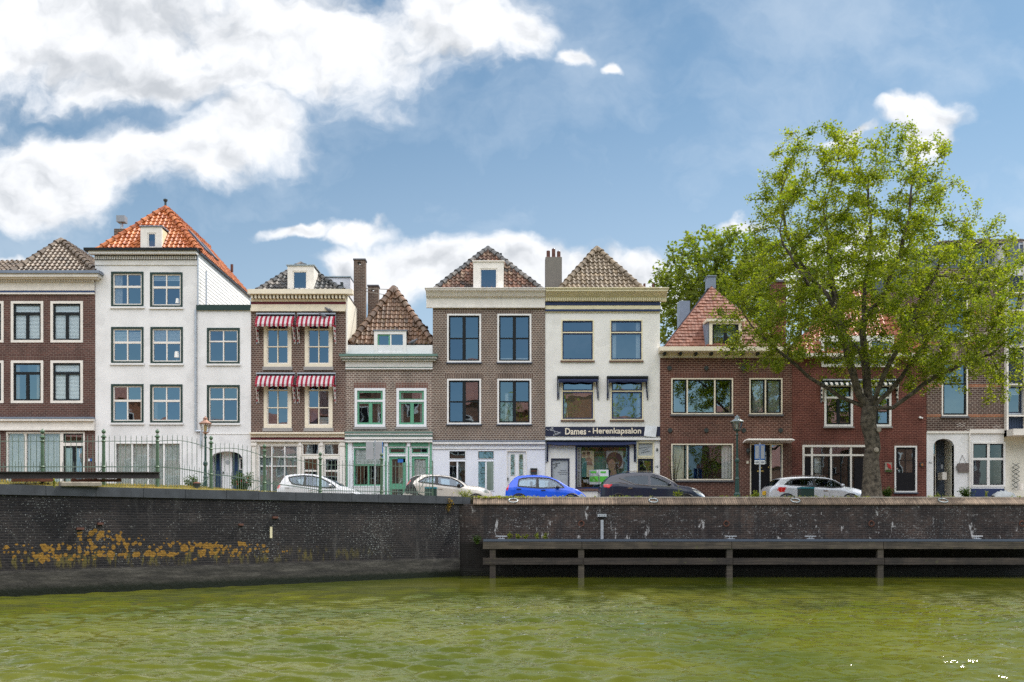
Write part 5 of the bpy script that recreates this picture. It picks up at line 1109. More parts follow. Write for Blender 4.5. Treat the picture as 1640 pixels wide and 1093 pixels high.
MB().box(h.X(1203), h.X(1233), h.D + .045, h.D + .065, h.Z(798), h.Z(713)).build('door_leaf', 'door_black', dr)
MB().box(h.X(1213), h.X(1223), h.D + .03, h.D + .044, h.Z(756), h.Z(753.6)).build('letter_slot', 'brass', dr)
MB().box(h.X(1215), h.X(1221), h.D + .03, h.D + .044, h.Z(750.5), h.Z(748.6)).box(h.X(1230), h.X(1232), h.D + .0, h.D + .044, h.Z(750), h.Z(747.5)).build('door_handle', 'brass', dr)
mb = MB()
for a in (724, 731, 738): mb.box(h.X(1224), h.X(1227.5), h.D + .03, h.D + .044, h.Z(a + 5.5), h.Z(a))
mb.build('door_light', 'frosted', dr)
h.wall([(572, 'brick_brown')])
h.bands('lintel', 'soldier_brown', [(1074, 1175, 595.5, 605.8, .005), (1199, 1254, 595.5, 605.8, .005), (1074, 1175, 700.5, 710.8, .005)])
for k_, (px, py) in enumerate([(1072, 590), (1131, 590), (1190, 590), (1248, 590), (1073, 689.5), (1131, 689.5), (1191, 689.5), (1250, 689.5)]):
    mb = MB(); mb.cone((h.X(px), h.D - .06, h.Z(py)), (h.X(px), h.D - .001, h.Z(py)), .10, .10, 14); mb.box(h.X(px) - .02, h.X(px) + .02, h.D - .05, h.D - .001, h.Z(py) - .13, h.Z(py)); mb.build('wall_anchor', 'iron', h.root)
gt = MB(); gt.sweep([(0, h.Z(566.5)), (.40, h.Z(566.5)), (.50, h.Z(565)), (.50, h.Z(558.3)), (.45, h.Z(558.3)), (.45, h.Z(560)), (0, h.Z(560))], h.X(1054), h.X(1262), h.D).build if False else gt.sweep([(0, h.Z(566.5)), (.40, h.Z(566.5)), (.50, h.Z(565)), (.50, h.Z(558.3)), (0, h.Z(558.3))], h.X(1054), h.X(1262), h.D)
gt.build('gutter', 'cream', h.root)
h.bands('frieze', 'cream', [(1057.2, 1267.8, 566.7, 573.5, .06)])
mb = MB()
for i in range(9): px = 1063.3 + i * 24.7; mb.box(h.X(px - 1.9), h.X(px + 1.9), h.D - .40, h.D - .061, h.Z(570.6), h.Z(566.6))
mb.build('gutter_bracket', 'black_paint', h.root)
mb = MB(); mb.add([(h.X(1189), h.D - .75, h.Z(707.5)), (h.X(1266), h.D - .75, h.Z(707.5)), (h.X(1266), h.D - .002, h.Z(710)), (h.X(1189), h.D - .002, h.Z(710)), (h.X(1192), h.D - .72, h.Z(705)), (h.X(1262), h.D - .72, h.Z(705)), (h.X(1262), h.D - .002, h.Z(705)), (h.X(1192), h.D - .002, h.Z(705))],
   [(0, 1, 5, 4), (1, 2, 6, 5), (2, 3, 7, 6), (3, 0, 4, 7), (4, 5, 6, 7), (3, 2, 1, 0)]); mb.build('door_canopy', 'offwhite', h.root)
wl = MB(); wl.lathe(h.X(1197), h.D - .15, [(.05, h.Z(727)), (.10, h.Z(724)), (.08, h.Z(720)), (.02, h.Z(718))], 8); wl.box(h.X(1196.5), h.X(1197.5), h.D - .15, h.D - .001, h.Z(729), h.Z(728)); wl.build('wall_lamp', 'iron', h.root)
MB().box(h.X(1195.5), h.X(1198.8), h.D - .02, h.D - .001, h.Z(743), h.Z(738.5)).build('number_plate', 'cream', h.root)
rf, A = hip_roof(h, 1059, 1258, 559, 1139.5, 461, 2.4, 3.2, 'tiles_flatred', cap='tiles_flatred', dfront=-.25, capr=.03, tw=.17, th=.20, amp=.004, step=.028, xl=6.85)
MB().obox((6.80, 47.9, h.Z(559) - .1), (A[0] - .1, 47.9, A[2] - .05), .28, .12).build('verge_flashing', 'lead_dark', rf)
y = 47.4; MB().box(X_(1132.5, y), X_(1145.5, y), y - .15, y + .45, Z_(463, y), Z_(444.5, y)).box(X_(1131.5, y), X_(1146.5, y), y - .2, y + .5, Z_(444.5, y), Z_(443, y)).build('chimney', 'lead', rf)
y = 51; MB().box(X_(1088.5, y), X_(1105, y), y, y + .8, 8, Z_(482, y)).build('roof_box', 'lead', rf)
# roof dormer
y = 44.85; x0, x1, z0, z1 = X_(1127, y), X_(1188, y), Z_(556, y), Z_(515.5, y)
wx0, wx1 = X_(1141, y), X_(1183, y); wz0, wz1 = Z_(555, y), Z_(519.5, y)
mb = MB(); mb.box(X_(1136, y), wx0, y, y + .1, z0, z1); mb.box(wx1, x1, y, y + .1, z0, z1); mb.box(wx0, wx1, y, y + .1, wz1, z1); mb.box(wx0, wx1, y, y + .1, z0, wz0); dmr = mb.build('dormer', 'cream', rf)
MB().add([(X_(1129, y), y - .05, z0), (X_(1136, y), y + .05, z0), (X_(1136, y), y + .05, z1), (X_(1125, y), y + 1.4, z1), (X_(1125, y), y + 1.4, z0)], [(0, 1, 2), (0, 2, 3), (0, 3, 4)]).add([(x1, y + .05, z0), (x1, y + 1.5, z0), (x1, y + 1.5, z1), (x1, y + .05, z1)], [(0, 1, 2, 3)]).build('dormer_cheek', 'lead', rf)
MB().box(X_(1131, y), x1 + .15, y - .1, y + 1.8, z1 + .001, z1 + .12).build('dormer_roof', 'cream', rf)
mb = MB(); u = y / F
for a in ((wx0, wx0 + 2.4 * u), ((wx0 + wx1) / 2 - 2.4 * u, (wx0 + wx1) / 2 + 2.4 * u), (wx1 - 2.4 * u, wx1)): mb.box(a[0], a[1], y + .02, y + .08, wz0, wz1)
mb.box(wx0, wx1, y + .021, y + .079, wz1 - 2.4 * u, wz1); mb.box(wx0, wx1, y + .021, y + .079, wz0, wz0 + 2.4 * u); mb.build('dormer_window', 'black_paint', rf)
MB().add([(wx0, y + .06, wz0), (wx1, y + .06, wz0), (wx1, y + .06, wz1), (wx0, y + .06, wz1)], [(0, 1, 2, 3)]).build('pane', 'glass', rf)
MB().box(wx0 - .05, wx1 + .05, y + .3, y + .34, wz0 - .05, wz1 + .05).build('curtain', 'net', rf)

# ================================================================== house 8: red brick behind the tree
h = House('brick_house', 'red brick house behind the big tree with black and white striped awnings', 1268, 1484, 45.02, 572, depth=7.5)
for x0 in (1320, 1381.5):
    h.window((x0, x0 + 46, 616, 683.5), 3.4, 'white', 2.4, K, [('h', .29, 0, 1, 3, 'white'), ('v', .5, .33, 1, 4.5, K), ('h', .66, 0, 1, 1, K)], ('stone_grey', 2.4), [('drape', 0, .12, .3, 1, 'curtain')] if x0 < 1350 else None, 'glass_dark')
awning(h, 1315, 1377, 608, 617.5, 645, 'awning_green_striped', 1, 0, .16, 15, 1.5); awning(h, 1378.5, 1437, 608, 617.5, 645, 'awning_green_striped', 1, 0, .16, 15, 1.5)
gw = h.window((1285, 1390, 713, 800), 3.4, 'offwhite', 0, 'white', [('h', .16, 0, 1, 3, 'offwhite'), ('v', .125, 0, 1, 3, 'offwhite'), ('v', .435, 0, 1, 3, 'offwhite'), ('v', .76, 0, 1, 3, 'offwhite'), ('v', .28, .18, 1, 1, K), ('v', .6, .18, 1, 1, K), ('h', .52, .14, .42, 1, K), ('v', .15, .18, 1, 2, K), ('v', .41, .18, 1, 2, K), ('v', .46, .18, 1, 2, K), ('v', .73, .18, 1, 2, K)], None, [('drape', .17, .30, .2, .6, 'curtain')], 'glass_shop', name='shop_window')
MB().box(h.X(1288.6), h.X(1300), h.D + .05, h.D + .066, h.Z(800), h.Z(733)).build('dark_panel', 'door_black', gw); MB().box(h.X(1369), h.X(1386), h.D + .05, h.D + .066, h.Z(800), h.Z(733)).build('dark_panel', 'door_black', gw)
dr = h.window((1432.5, 1468.5, 714.5, 789), 2.4, 'white', 0, 'white', [], ('lead_dark', 2), None, 'glass_dark', name='door')
mb = MB(); X0, X1 = h.X(1435.2), h.X(1465.8); D = h.D
mb.box(X0, X1, D + .04, D + .065, h.Z(788), h.Z(757)); mb.box(X0, X1, D + .04, D + .065, h.Z(720), h.Z(717)); mb.box(X0, X0 + .1, D + .04, D + .065, h.Z(757), h.Z(720)); mb.box(X1 - .1, X1, D + .04, D + .065, h.Z(757), h.Z(720)); mb.box(X0 + .1, X1 - .1, D + .042, D + .063, h.Z(738.4), h.Z(737.4)); mb.box((X0 + X1) / 2 - .014, (X0 + X1) / 2 + .014, D + .043, D + .062, h.Z(757), h.Z(720)); mb.build('door_leaf', 'door_black', dr)
MB().cone((h.X(1436.6), D - .02, h.Z(751)), (h.X(1436.6), D + .04, h.Z(751)), .035, .035).build('door_handle', 'chrome', dr)
h.wall([(572, 'brick_red')])
h.bands('lintel', 'soldier_brown', [(1284, 1391, 706, 712.8, .004), (1431, 1470, 710.5, 714.3, .004)])
pic = thing('wall_picture', 'small red flower picture on the red brick wall beside the black front door', 'picture', (h.X(1422), h.D - .03, h.Z(748)))
MB().box(h.X(1417), h.X(1428), h.D - .05, h.D - .003, h.Z(756.5), h.Z(741)).build('panel', 'stone_light', pic)
mb = MB(); mb.ball((h.X(1423.5), h.D - .055, h.Z(747)), .085, .012, .10, 10, 6); mb.ball((h.X(1421), h.D - .055, h.Z(744)), .05, .012, .05, 8, 5); mb.ball((h.X(1425.5), h.D - .055, h.Z(750)), .05, .012, .06, 8, 5); mb.build('flower', 'red_flower', pic)
mb = MB(); mb.obox((h.X(1423), h.D - .054, h.Z(750)), (h.X(1420), h.D - .054, h.Z(756)), .01, .02, (0, 1, 0)); mb.box(h.X(1417.3), h.X(1427.7), h.D - .053, h.D - .051, h.Z(756.2), h.Z(753)); mb.build('stem', 'leaf_shrub', pic)
np_ = MB().box(h.X(1473), h.X(1479), h.D - .04, h.D - .003, h.Z(747.5), h.Z(741.5)).build('house_number_plate', 'iron', h.root)
text('48', h.X(1474), h.X(1478), h.Z(744.6), h.D - .05, 'orange_stripe', np_, .12, .008, bold=.02)
MB().cone((h.X(1473), h.D - .09, h.Z(669)), (h.X(1473), h.D, h.Z(669)), .05, .05).cone((h.X(1476), h.D - .09, h.Z(670)), (h.X(1476), h.D, h.Z(670)), .035, .035).build('security_lamp', 'white', h.root)
h.bands('gutter', 'offwhite', [(1268.5, 1484, 568, 573, .35)])
rf, A = hip_roof(h, 1266, 1486, 569, 1378, 462, 2.6, 5.0, 'tiles_red2', dfront=-.15, capr=.11, tw=.24, th=.32)
y = 44.95; x0, x1, z0, z1 = X_(1316, y), X_(1432, y), Z_(588, y), Z_(538, y)
mb = MB(); mb.box(x0, x1, y, y + 1.6, z1 - .25, z1); mb.box(x0, x1, y, y + .1, z0, z0 + .14)
for px in (1316, 1352, 1392, 1428): mb.box(X_(px, y), X_(px + 4, y), y, y + .1, z0 + .14, z1 - .25)
mb.build('dormer', 'white', rf)
MB().box(x0 + .03, x0 + .08, y + .11, y + 1.6, z0, z1 - .26).box(x1 - .08, x1 - .03, y + .11, y + 1.6, z0, z1 - .26).build('dormer_cheek', 'lead', rf)
MB().add([(x0, y + .06, z0), (x1, y + .06, z0), (x1, y + .06, z1), (x0, y + .06, z1)], [(0, 1, 2, 3)]).build('pane', 'glass', rf)
MB().box(x0 + .1, x1 - .1, y + .4, y + .45, z0, z1 - .3).build('curtain', 'curtain', rf)
# brick chimney seen through the foliage
ch = thing('brick_chimney', 'red brick chimney half hidden in foliage between the two brick houses on the right', 'chimney', (X_(1249, 47.5), 47.5, 7))
MB().box(X_(1240, 47.5), X_(1259, 47.5), 47.5, 48.3, 6.5, Z_(452, 47.5)).build('shaft', 'brick_red', ch); MB().box(X_(1239, 47.5), X_(1260, 47.5), 47.45, 48.35, Z_(452, 47.5), Z_(449, 47.5)).build('cap', 'slate', ch)

# ================================================================== house 9: brown brick with white ground floor
h = House('brick_house', 'brown brick house with orange stripes above a white ground floor with arched porch', 1484, 1608, 45.0, 430, depth=8)
for y0, y1 in ((577, 667), (452, 540)):
    h.window((1508, 1550, y0, y1), 2.2, 'offwhite', 2.6, K, [('h', .42 if y0 > 500 else .4, 0, 1, 2.4, K)], ('slate', 3), None, 'glass_dark')
h.hole((1495, 1528, 702, 840))
h.window((1555.5, 1613 - 3, 708, 780), 3, 'white', 1.6, K, [('v', .51, 0, 1, 4.2, 'white'), ('h', .37, 0, 1, 3.6, 'white'), ('v', .47, 0, .37, 1.6, K), ('v', .55, 0, .37, 1.6, K)], None, None, 'glass_shop', name='shop_window')
h.wall([(430, 'brick_dark'), (692.5, 'stucco_white')])
arch_fill(h, 1495, 1528, 714, 703, 'stucco_white', 701.8, .3)
mb = MB(); X0, X1, z0, z1 = h.X(1495), h.X(1528), ST + .1, h.Z(702)
mb.box(X0 - .05, X0, h.D + .01, h.D + 1.3, z0, z1); mb.box(X1, X1 + .05, h.D + .01, h.D + 1.3, z0, z1); mb.box(X0, X1, h.D + 1.3, h.D + 1.35, z0, z1); mb.box(X0 - .05, X1 + .05, h.D + .31, h.D + 1.3, z1, z1 + .05); mb.build('porch', 'stucco_cream', h.root)
dr = MB().box(X0 + .001, h.X(1511), h.D + .9, h.D + .96, z0, h.Z(729)).build('door', 'door_black', h.root)
MB().box(h.X(1496), h.X(1512), h.D + .88, h.D + .95, h.Z(728.5), h.Z(725)).box(h.X(1510.5), h.X(1512), h.D + .87, h.D + .95, z0, h.Z(705)).build('door_frame', 'offwhite', dr)
MB().box(h.X(1496), h.X(1510), h.D + .9, h.D + .92, h.Z(725), h.Z(707)).build('transom_pane', 'glass_dark', dr)
MB().box(h.X(1514), h.X(1521), h.D + .3, h.D + .8, h.Z(768), h.Z(756)).build('meter_box', 'offwhite', h.root); MB().box(h.X(1515), h.X(1518), h.D + .5, h.D + .55, h.Z(750), h.Z(743)).build('intercom', 'steel_grey', h.root)
MB().box(h.X(1551.5), h.X(1613 - 5), h.D - .05, h.D - .002, h.Z(800), h.Z(783)).build('plinth', 'navy', h.root)
h.bands('stripe', 'brick_orange', [(1484.2, 1507.4, y, y + 4.6, .006) for y in (616, 664, 548, 500)] + [(1550.6, 1607.5, y, y + 4.6, .006) for y in (616, 664, 548, 500)])
h.bands('ground_cornice', 'offwhite', [(1484.2, 1552, 691, 694.5, .04), (1552.3, 1607.5, 688, 694.5, .07)])
MB().cone((h.X(1552), h.D - .06, h.Z(800)), (h.X(1552), h.D - .06, h.Z(693)), .035, .035).build('drain_pipe', 'offwhite', h.root)
text('46 I', h.X(1487), h.X(1492), h.Z(741), h.D - .015, 'steel_grey', h.root, .09, .01, 'house_number')
# pattern of white glazed bricks
mb = MB(); rn = random.Random(4)
for bx, by in ((1532, 678), (1545, 684), (1590, 682)):
    for i in range(4):
        for j in range(4):
            if (i + j) % 2: mb.box(h.X(bx + i * 3.5), h.X(bx + i * 3.5 + 3), h.D - .004, h.D, h.Z(by + j * 1.9 + .5), h.Z(by + j * 1.9))
mb.build('white_bricks', 'offwhite', h.root)
wb = thing('wooden_wall_sign', 'weathered driftwood board sign hanging on the white wall right of the arched porch', 'sign', (h.X(1541), h.D - .05, h.Z(749)))
mb = MB()
for j, (a, b) in enumerate([(1532, 1551.5), (1530.5, 1551.5), (1531.5, 1550.5), (1533, 1551)]): mb.prism([(h.X(a), h.Z(744.3 + j * 3.6)), (h.X(a + 2), h.Z(746 + j * 3.6)), (h.X(b), h.Z(745.4 + j * 3.6)), (h.X(b), h.Z(742 + j * 3.6)), (h.X(a + 2), h.Z(742.2 + j * 3.6))], h.D - .06 - .004 * j, h.D - .02)
mb.build('board', 'wood_board', wb); MB().obox((h.X(1536), h.D - .03, h.Z(742)), (h.X(1541), h.D - .01, h.Z(729)), .01, .01).obox((h.X(1547), h.D - .03, h.Z(742)), (h.X(1541), h.D - .01, h.Z(729)), .01, .01).build('cord', 'iron', wb)
tr = thing('trellis', 'black diamond trellis fixed to the white wall at the right edge', 'trellis', (h.X(1626), h.D - .05, h.Z(760)))
mb = MB()
for i in range(6):
    za, zb = h.Z(742 + i * 7), h.Z(742 + (i + 1) * 7)
    mb.obox((h.X(1620), h.D - .06, za), (h.X(1632), h.D - .06, zb), .02, .02); mb.obox((h.X(1632), h.D - .04, za), (h.X(1620), h.D - .04, zb), .02, .02)
mb.build('lattice', 'iron', tr)
# ================================================================== house 10: modern building, upper floors and bay
h = House('modern_building', 'modern apartment block with blue panelled bay and pale frame at the right edge', 1608.3, 1760, 45.06, 390, depth=10)
for y0, y1 in ((472, 498), (500, 553), (618, 664)):
    h.window((1610, 1638, y0, y1), 2, 'galv', 2, 'blue_panel', [], None, [('blind', 0, 1, 0, 1 if y0 < 500 else .3, 'blind')], 'glass', nohole=False)
h.window((1641.5, 1700, 500, 664), 2, 'galv', 2, 'blue_panel', [], None, None, 'glass')
h.wall([(390, 'stucco_white'), (700, 'stucco_cream')])
n = 10
for (y0, y1) in ((442, 470), (556, 616), (666, 690)):
    mb = MB(); mb.box(h.X(1611), h.X(1637), h.D - .03, h.D - .001, h.Z(y1), h.Z(y0))
    for i in range(n): a = 1611 + 26.5 * i / n; mb.box(h.X(a), h.X(a + 2.2), h.D - .06, h.D - .002, h.Z(y1), h.Z(y0))
    mb.build('panel_cladding', 'blue_panel', h.root)
h.bands('frame', 'offwhite', [(1607, 1610, 440, 700, .30), (1637.5, 1641, 388, 700, .30), (1607, 1700, 498.5, 500.5, .27), (1607, 1700, 690, 700, .9), (1608.5, 1700, 666, 668, .25), (1608.5, 1700, 616, 618, .25), (1608.5, 1700, 470.2, 472, .25), (1608.5, 1760, 556, 558, .24)])
h.bands('attic_cladding', 'zinc_clad', [(1608.5, 1760, 389, 428, .05)]); h.window((1630, 1660, 391, 424), 2, 'galv', 1, K, [], None, None, 'glass', nohole=True, proud=.08)
tb = House('attic_storey', 'blue grey zinc clad attic storey with tiled roof behind the big tree crown', 1500, 1612, 46.0, 388, depth=8, cat='building')
for x0 in (1508, 1535, 1562, 1589): tb.window((x0, x0 + 22, 395, 425), 1.5, 'galv', 1, K, [], None, None, 'glass')
tb.wall([(388, 'zinc_clad')], rooms=False)
y0, y1 = 45.6, 48.5
rr = tile_face([(X_(1497, y0), y0, Z_(390, y0)), (X_(1760, y0), y0, Z_(390, y0)), (X_(1760, y1), y1, Z_(390, y0) + .95), (X_(1560, y1), y1, Z_(390, y0) + .95)])
add_bm('roof', [rr], 'tiles_grey', tb.root)

# ================================================================== opposite bank (seen only as reflections in the windows)
def opp(label, x0, x1, zt, mat, name='canal_house'):
    root = thing(name, label, 'house', ((x0 + x1) / 2, -13, 1)); n = max(2, int((x1 - x0) / 2.6)); mb = MB(); mb.box(x0 + .01, x1 - .01, -21, -13, 1, zt); mb.build('wall', mat, root)
    for r_ in range(int((zt - 2) / 3.1)):
        for i in range(n):
            xc = x0 + (x1 - x0) * (i + .5) / n; z = 2.6 + r_ * 3.1
            f_ = MB().box(xc - .7, xc + .7, -13, -12.94, z, z + 1.8).build('window', 'white', root); MB().box(xc - .58, xc - .03, -12.94, -12.92, z + .12, z + 1.68).box(xc + .03, xc + .58, -12.94, -12.92, z + .12, z + 1.68).build('pane', 'door_black', f_)
    mb = MB(); mb.prism([(0, 0), (1, 0), (1, 0.01)], 0, .01)
    mb = MB(); mb.add([(x0 - .2, -12.8, zt), (x1 + .2, -12.8, zt), (x1 + .2, -17, zt + 3), (x0 - .2, -17, zt + 3), (x0 - .2, -21.2, zt), (x1 + .2, -21.2, zt)], [(0, 1, 2, 3), (3, 2, 5, 4), (0, 3, 4), (1, 5, 2)]); mb.build('roof', 'tiles_flatred', root, uv=lambda x, y, z: (x * 4, z * 3))
opp('orange brick terrace across the canal, seen reflected in the left windows', -44, -20, 11.5, 'brick_orange'); opp('tall brown brick house across the canal, seen reflected in the central windows', -19.8, -4, 15.0, 'brick_opp')
opp('red brick house across the canal, seen reflected in the shop window', 2, 15, 13.2, 'brick_orange'); opp('low brick terrace across the canal, seen reflected in the right hand windows', 22, 44, 10.5, 'brick_opp')
mb = MB(); mb.box(-200, 200, -60, -12.05, -2, 1.0); tag(mb.build('opposite_bank', 'ground_mat'), kind='structure')

# ================================================================== trees
def leaves_mesh(name, centres, size, mat, parent, seed, spread, per, flat=.4):
    rn = np.random.RandomState(seed); c = np.repeat(np.array(centres, 'f'), per, 0); N = len(c)
    d = rn.normal(size=(N, 3)); d /= np.linalg.norm(d, axis=1)[:, None]; c = c + d * (rn.rand(N, 1) ** .6) * spread
    ax = rn.normal(size=(N, 3)); ax[:, 2] *= .6; ax /= np.linalg.norm(ax, axis=1)[:, None]
    nn = rn.normal(size=(N, 3)); nn[:, 2] = np.abs(nn[:, 2]) + flat; sd = np.cross(ax, nn); sd /= np.linalg.norm(sd, axis=1)[:, None]; nn = np.cross(sd, ax)
    s = size * rn.uniform(.6, 1.25, (N, 1))
    v = np.stack([c - ax * s * .5, c + sd * s * .34 + nn * s * .06, c + ax * s * .55, c - sd * s * .34 + nn * s * .06], 1).reshape(-1, 3)
    o_ = np.array(ORG.get(parent.name, (0, 0, 0)), 'f'); v = v - o_
    me = bpy.data.meshes.new(name); me.vertices.add(len(v)); me.vertices.foreach_set('co', v.astype('f').ravel())
    me.loops.add(N * 4); me.loops.foreach_set('vertex_index', np.arange(N * 4, dtype='i')); me.polygons.add(N); me.polygons.foreach_set('loop_start', np.arange(N, dtype='i') * 4)
    me.update(calc_edges=True); me.materials.append(MATS[mat]); ob = bpy.data.objects.new(name, me); COL.objects.link(ob); ob.parent = parent; ORG[ob.name] = Vector(o_); return ob
def colonize(start_nodes, start_par, att, step, kill, infl, iters):
    nodes = [np.array(n, float) for n in start_nodes]; par = list(start_par); att = np.array(att)
    seen = set()
    for it in range(iters):
        if not len(att): break
        N = np.array(nodes); best = np.full(len(att), 1e9); bi = np.zeros(len(att), int)
        for k in range(0, len(N), 1500):
            dd = np.linalg.norm(att[:, None] - N[None, k:k + 1500], axis=2); j = dd.argmin(1); m = dd[np.arange(len(att)), j]; u = m < best; best[u] = m[u]; bi[u] = j[u] + k
        keep = best > kill; act = keep & (best < infl)
        if not act.any(): att = att[keep]; break
        dirs = {}
        for a, i in zip(att[act], bi[act]): dirs.setdefault(i, []).append((a - N[i]) / (np.linalg.norm(a - N[i]) + 1e-9))
        grew = False
        for i, ds in dirs.items():
            d = np.mean(ds, 0) + np.array([0, 0, .06]); 
            pd = N[i] - N[par[i]] if par[i] >= 0 else np.array([0, 0, 1.]); pd = pd / (np.linalg.norm(pd) + 1e-9)
            d = d / (np.linalg.norm(d) + 1e-9) + pd * .35; d = d / (np.linalg.norm(d) + 1e-9) * step
            q_ = N[i] + d; k_ = tuple(np.round(q_ / (step * .35)).astype(int))
            if k_ in seen: continue
            seen.add(k_); nodes.append(q_); par.append(i); grew = True
        att = att[keep]
        if not grew: break
    return np.array(nodes), par
def branch_mesh(name, nodes, par, rad, mat, parent, rmin=.006):
    mb = MB(); ring = {}
    ch = {}
    for i, p in enumerate(par):
        if p >= 0: ch.setdefault(p, []).append(i)
    for i, p in enumerate(par):
        if p < 0: continue
        r1, r0 = max(rad[i], rmin), max(min(rad[p], rad[i] * 1.35), rmin)
        n = 12 if r1 > .12 else (7 if r1 > .04 else 4)
        a, b = Vector(nodes[p]), Vector(nodes[i])
        if (b - a).length < 1e-4: continue
        mb.cone(a, b + (b - a).normalized() * r1 * .25, r0, r1, n, caps=False)
    return mb.build(name, mat, parent, smooth=True)
def ell_points(rn, ells, n, shell=.35):
    out_ = []; vol = np.array([e[3] * e[4] * e[5] for e in ells]); vol = vol / vol.sum()
    for e, k in zip(ells, (vol * n).astype(int)):
        d = rn.normal(size=(k, 3)); d /= np.linalg.norm(d, axis=1)[:, None]; r = (shell + (1 - shell) * rn.rand(k, 1)) ** .5
        out_.append(np.array(e[:3]) + d * r * np.array(e[3:6]))
    return np.concatenate(out_)
def radii(nodes, par, tip, trunk_r, ex=2.2):
    n = len(nodes); acc = np.zeros(n); order = np.argsort(-np.arange(n))
    cnt = np.zeros(n, int)
    for p in par:
        if p >= 0: cnt[p] += 1
    for i in range(n - 1, -1, -1):
        if cnt[i] == 0: acc[i] = tip ** ex
        if par[i] >= 0: acc[par[i]] += acc[i]
    r = acc ** (1 / ex); return r * 1.0, cnt
# --- the big tree on the quay
TD = 37.7
def T(px, py, y=TD): return (X_(px, TD), y, Z_(py, TD))
big = thing('quay_tree', 'large leafy tree with thick grey trunk on the quay before the red brick house', 'tree', (X_(1396, TD), TD, 2.8))
limbs = [([(1396, 700, 0), (1392, 655, 0)], -1),
    ([(1392, 655, 0), (1375, 634, -.1), (1362, 600, -.3), (1350, 560, -.4), (1338, 505, -.5), (1326, 450, -.5), (1320, 395, -.6), (1312, 340, -.5)], 0),
    ([(1392, 655, 0), (1366, 642, .2), (1330, 622, .2), (1300, 600, .5), (1268, 570, .6), (1240, 545, .6), (1212, 520, .6)], 0),
    ([(1392, 655, 0), (1392, 620, .2), (1391, 570, .4), (1390, 510, .4), (1393, 455, .5), (1400, 400, .4), (1402, 340, .5), (1398, 285, .5)], 0),
    ([(1392, 655, 0), (1401, 625, -.4), (1420, 575, -.7), (1448, 520, -.9), (1470, 470, -.9), (1495, 425, -1.0)], 0),
    ([(1392, 655, 0), (1425, 655, -.3), (1455, 632, -.5), (1490, 606, -.5), (1535, 585, -.4), (1580, 570, -.3)], 0),
    ([(1392, 655, 0), (1415, 640, .5), (1450, 610, 1.0), (1485, 565, 1.2), (1520, 520, 1.2), (1555, 480, 1.1)], 0),
    ([(1391, 570, .4), (1372, 530, 1.2), (1358, 480, 1.6), (1352, 420, 1.8), (1350, 350, 1.8)], 3),
    ([(1390, 510, .4), (1416, 468, -.2), (1436, 410, -.4), (1450, 350, -.4), (1455, 300, -.3)], 3),
    ([(1350, 560, -.4), (1318, 520, -1.0), (1285, 480, -1.3), (1255, 440, -1.5), (1232, 390, -1.5)], 1),
    ([(1338, 505, -.5), (1300, 440, .3), (1270, 380, .5), (1255, 320, .5)], 1)]
nodes, par = [], []; idx = {}
def addn(p, pr):
    key = tuple(np.round(p, 3))
    if key in idx: return idx[key]
    nodes.append(np.array(p)); par.append(pr); idx[key] = len(nodes) - 1; return idx[key]
rn = np.random.RandomState(11)
nodes.append(np.array(T(1396, 797 + 4))); par.append(-1); last = 0
for q in ((1396, 770), (1395, 735)): last = addn(T(*q), last)
for pts, _ in limbs:
    pv = None
    for k, (px, py, oy) in enumerate(pts):
        p = T(px, py, TD + oy)
        key = tuple(np.round(p, 3))
        if key in idx: pv = idx[key]; continue
        if pv is None: pv = last
        a = nodes[pv]; L = np.linalg.norm(np.array(p) - a); m = max(1, int(L / .4))
        for j in range(1, m + 1):
            q = a + (np.array(p) - a) * j / m + (rn.normal(size=3) * .035 if j < m else 0); pv = addn(q, pv)
def EL(px, py, rx, ry, oy=0, rd=None): return (*T(px, py, TD + oy), rx / 42.3, (rd if rd else rx / 42.3), ry / 42.3)
env = [EL(1310, 330, 112, 125, 0, 3.6), EL(1415, 330, 100, 130, 0, 3.6), EL(1360, 470, 170, 120, 0, 4.6), EL(1500, 440, 85, 120, 0, 3.4), EL(1520, 540, 130, 85, 0, 4.0), EL(1595, 480, 62, 115, 0, 2.6), EL(1222, 500, 78, 90, 0, 3.0), EL(1218, 400, 36, 110, 0, 2.2), EL(1180, 470, 34, 60, 0, 1.8),
       EL(1250, 560, 60, 45, 0, 2.4), EL(1440, 590, 120, 48, -.5, 3.6), EL(1600, 590, 60, 55, 0, 2.2), EL(1490, 255, 30, 45, 0, 1.6), EL(1585, 375, 26, 34, 0, 1.2), EL(1548, 410, 62, 40, 0, 2.4), EL(1560, 475, 75, 80, -.6, 2.6)]
att = ell_points(rn, env, 3950, .12)
ok = ~((np.abs(att[:, 0] - X_(1396, TD)) < 1.4) & (att[:, 2] < Z_(600, TD)))
att = att[ok]
nodes, par = colonize(nodes, par, att, .30, .42, 3.2, 90)
rad, cnt = radii(nodes, par, .0078, .3, 2.05)
sc_ = .30 / rad[2]; rad = np.where(rad > .02, .02 + (rad - .02) * ((.28 - .02) / (rad[2] - .02)), rad)
rad = np.array(rad); rad[0] = .40; rad[1] = .335
trunk = branch_mesh('trunk', nodes, par, rad, 'bark', big)
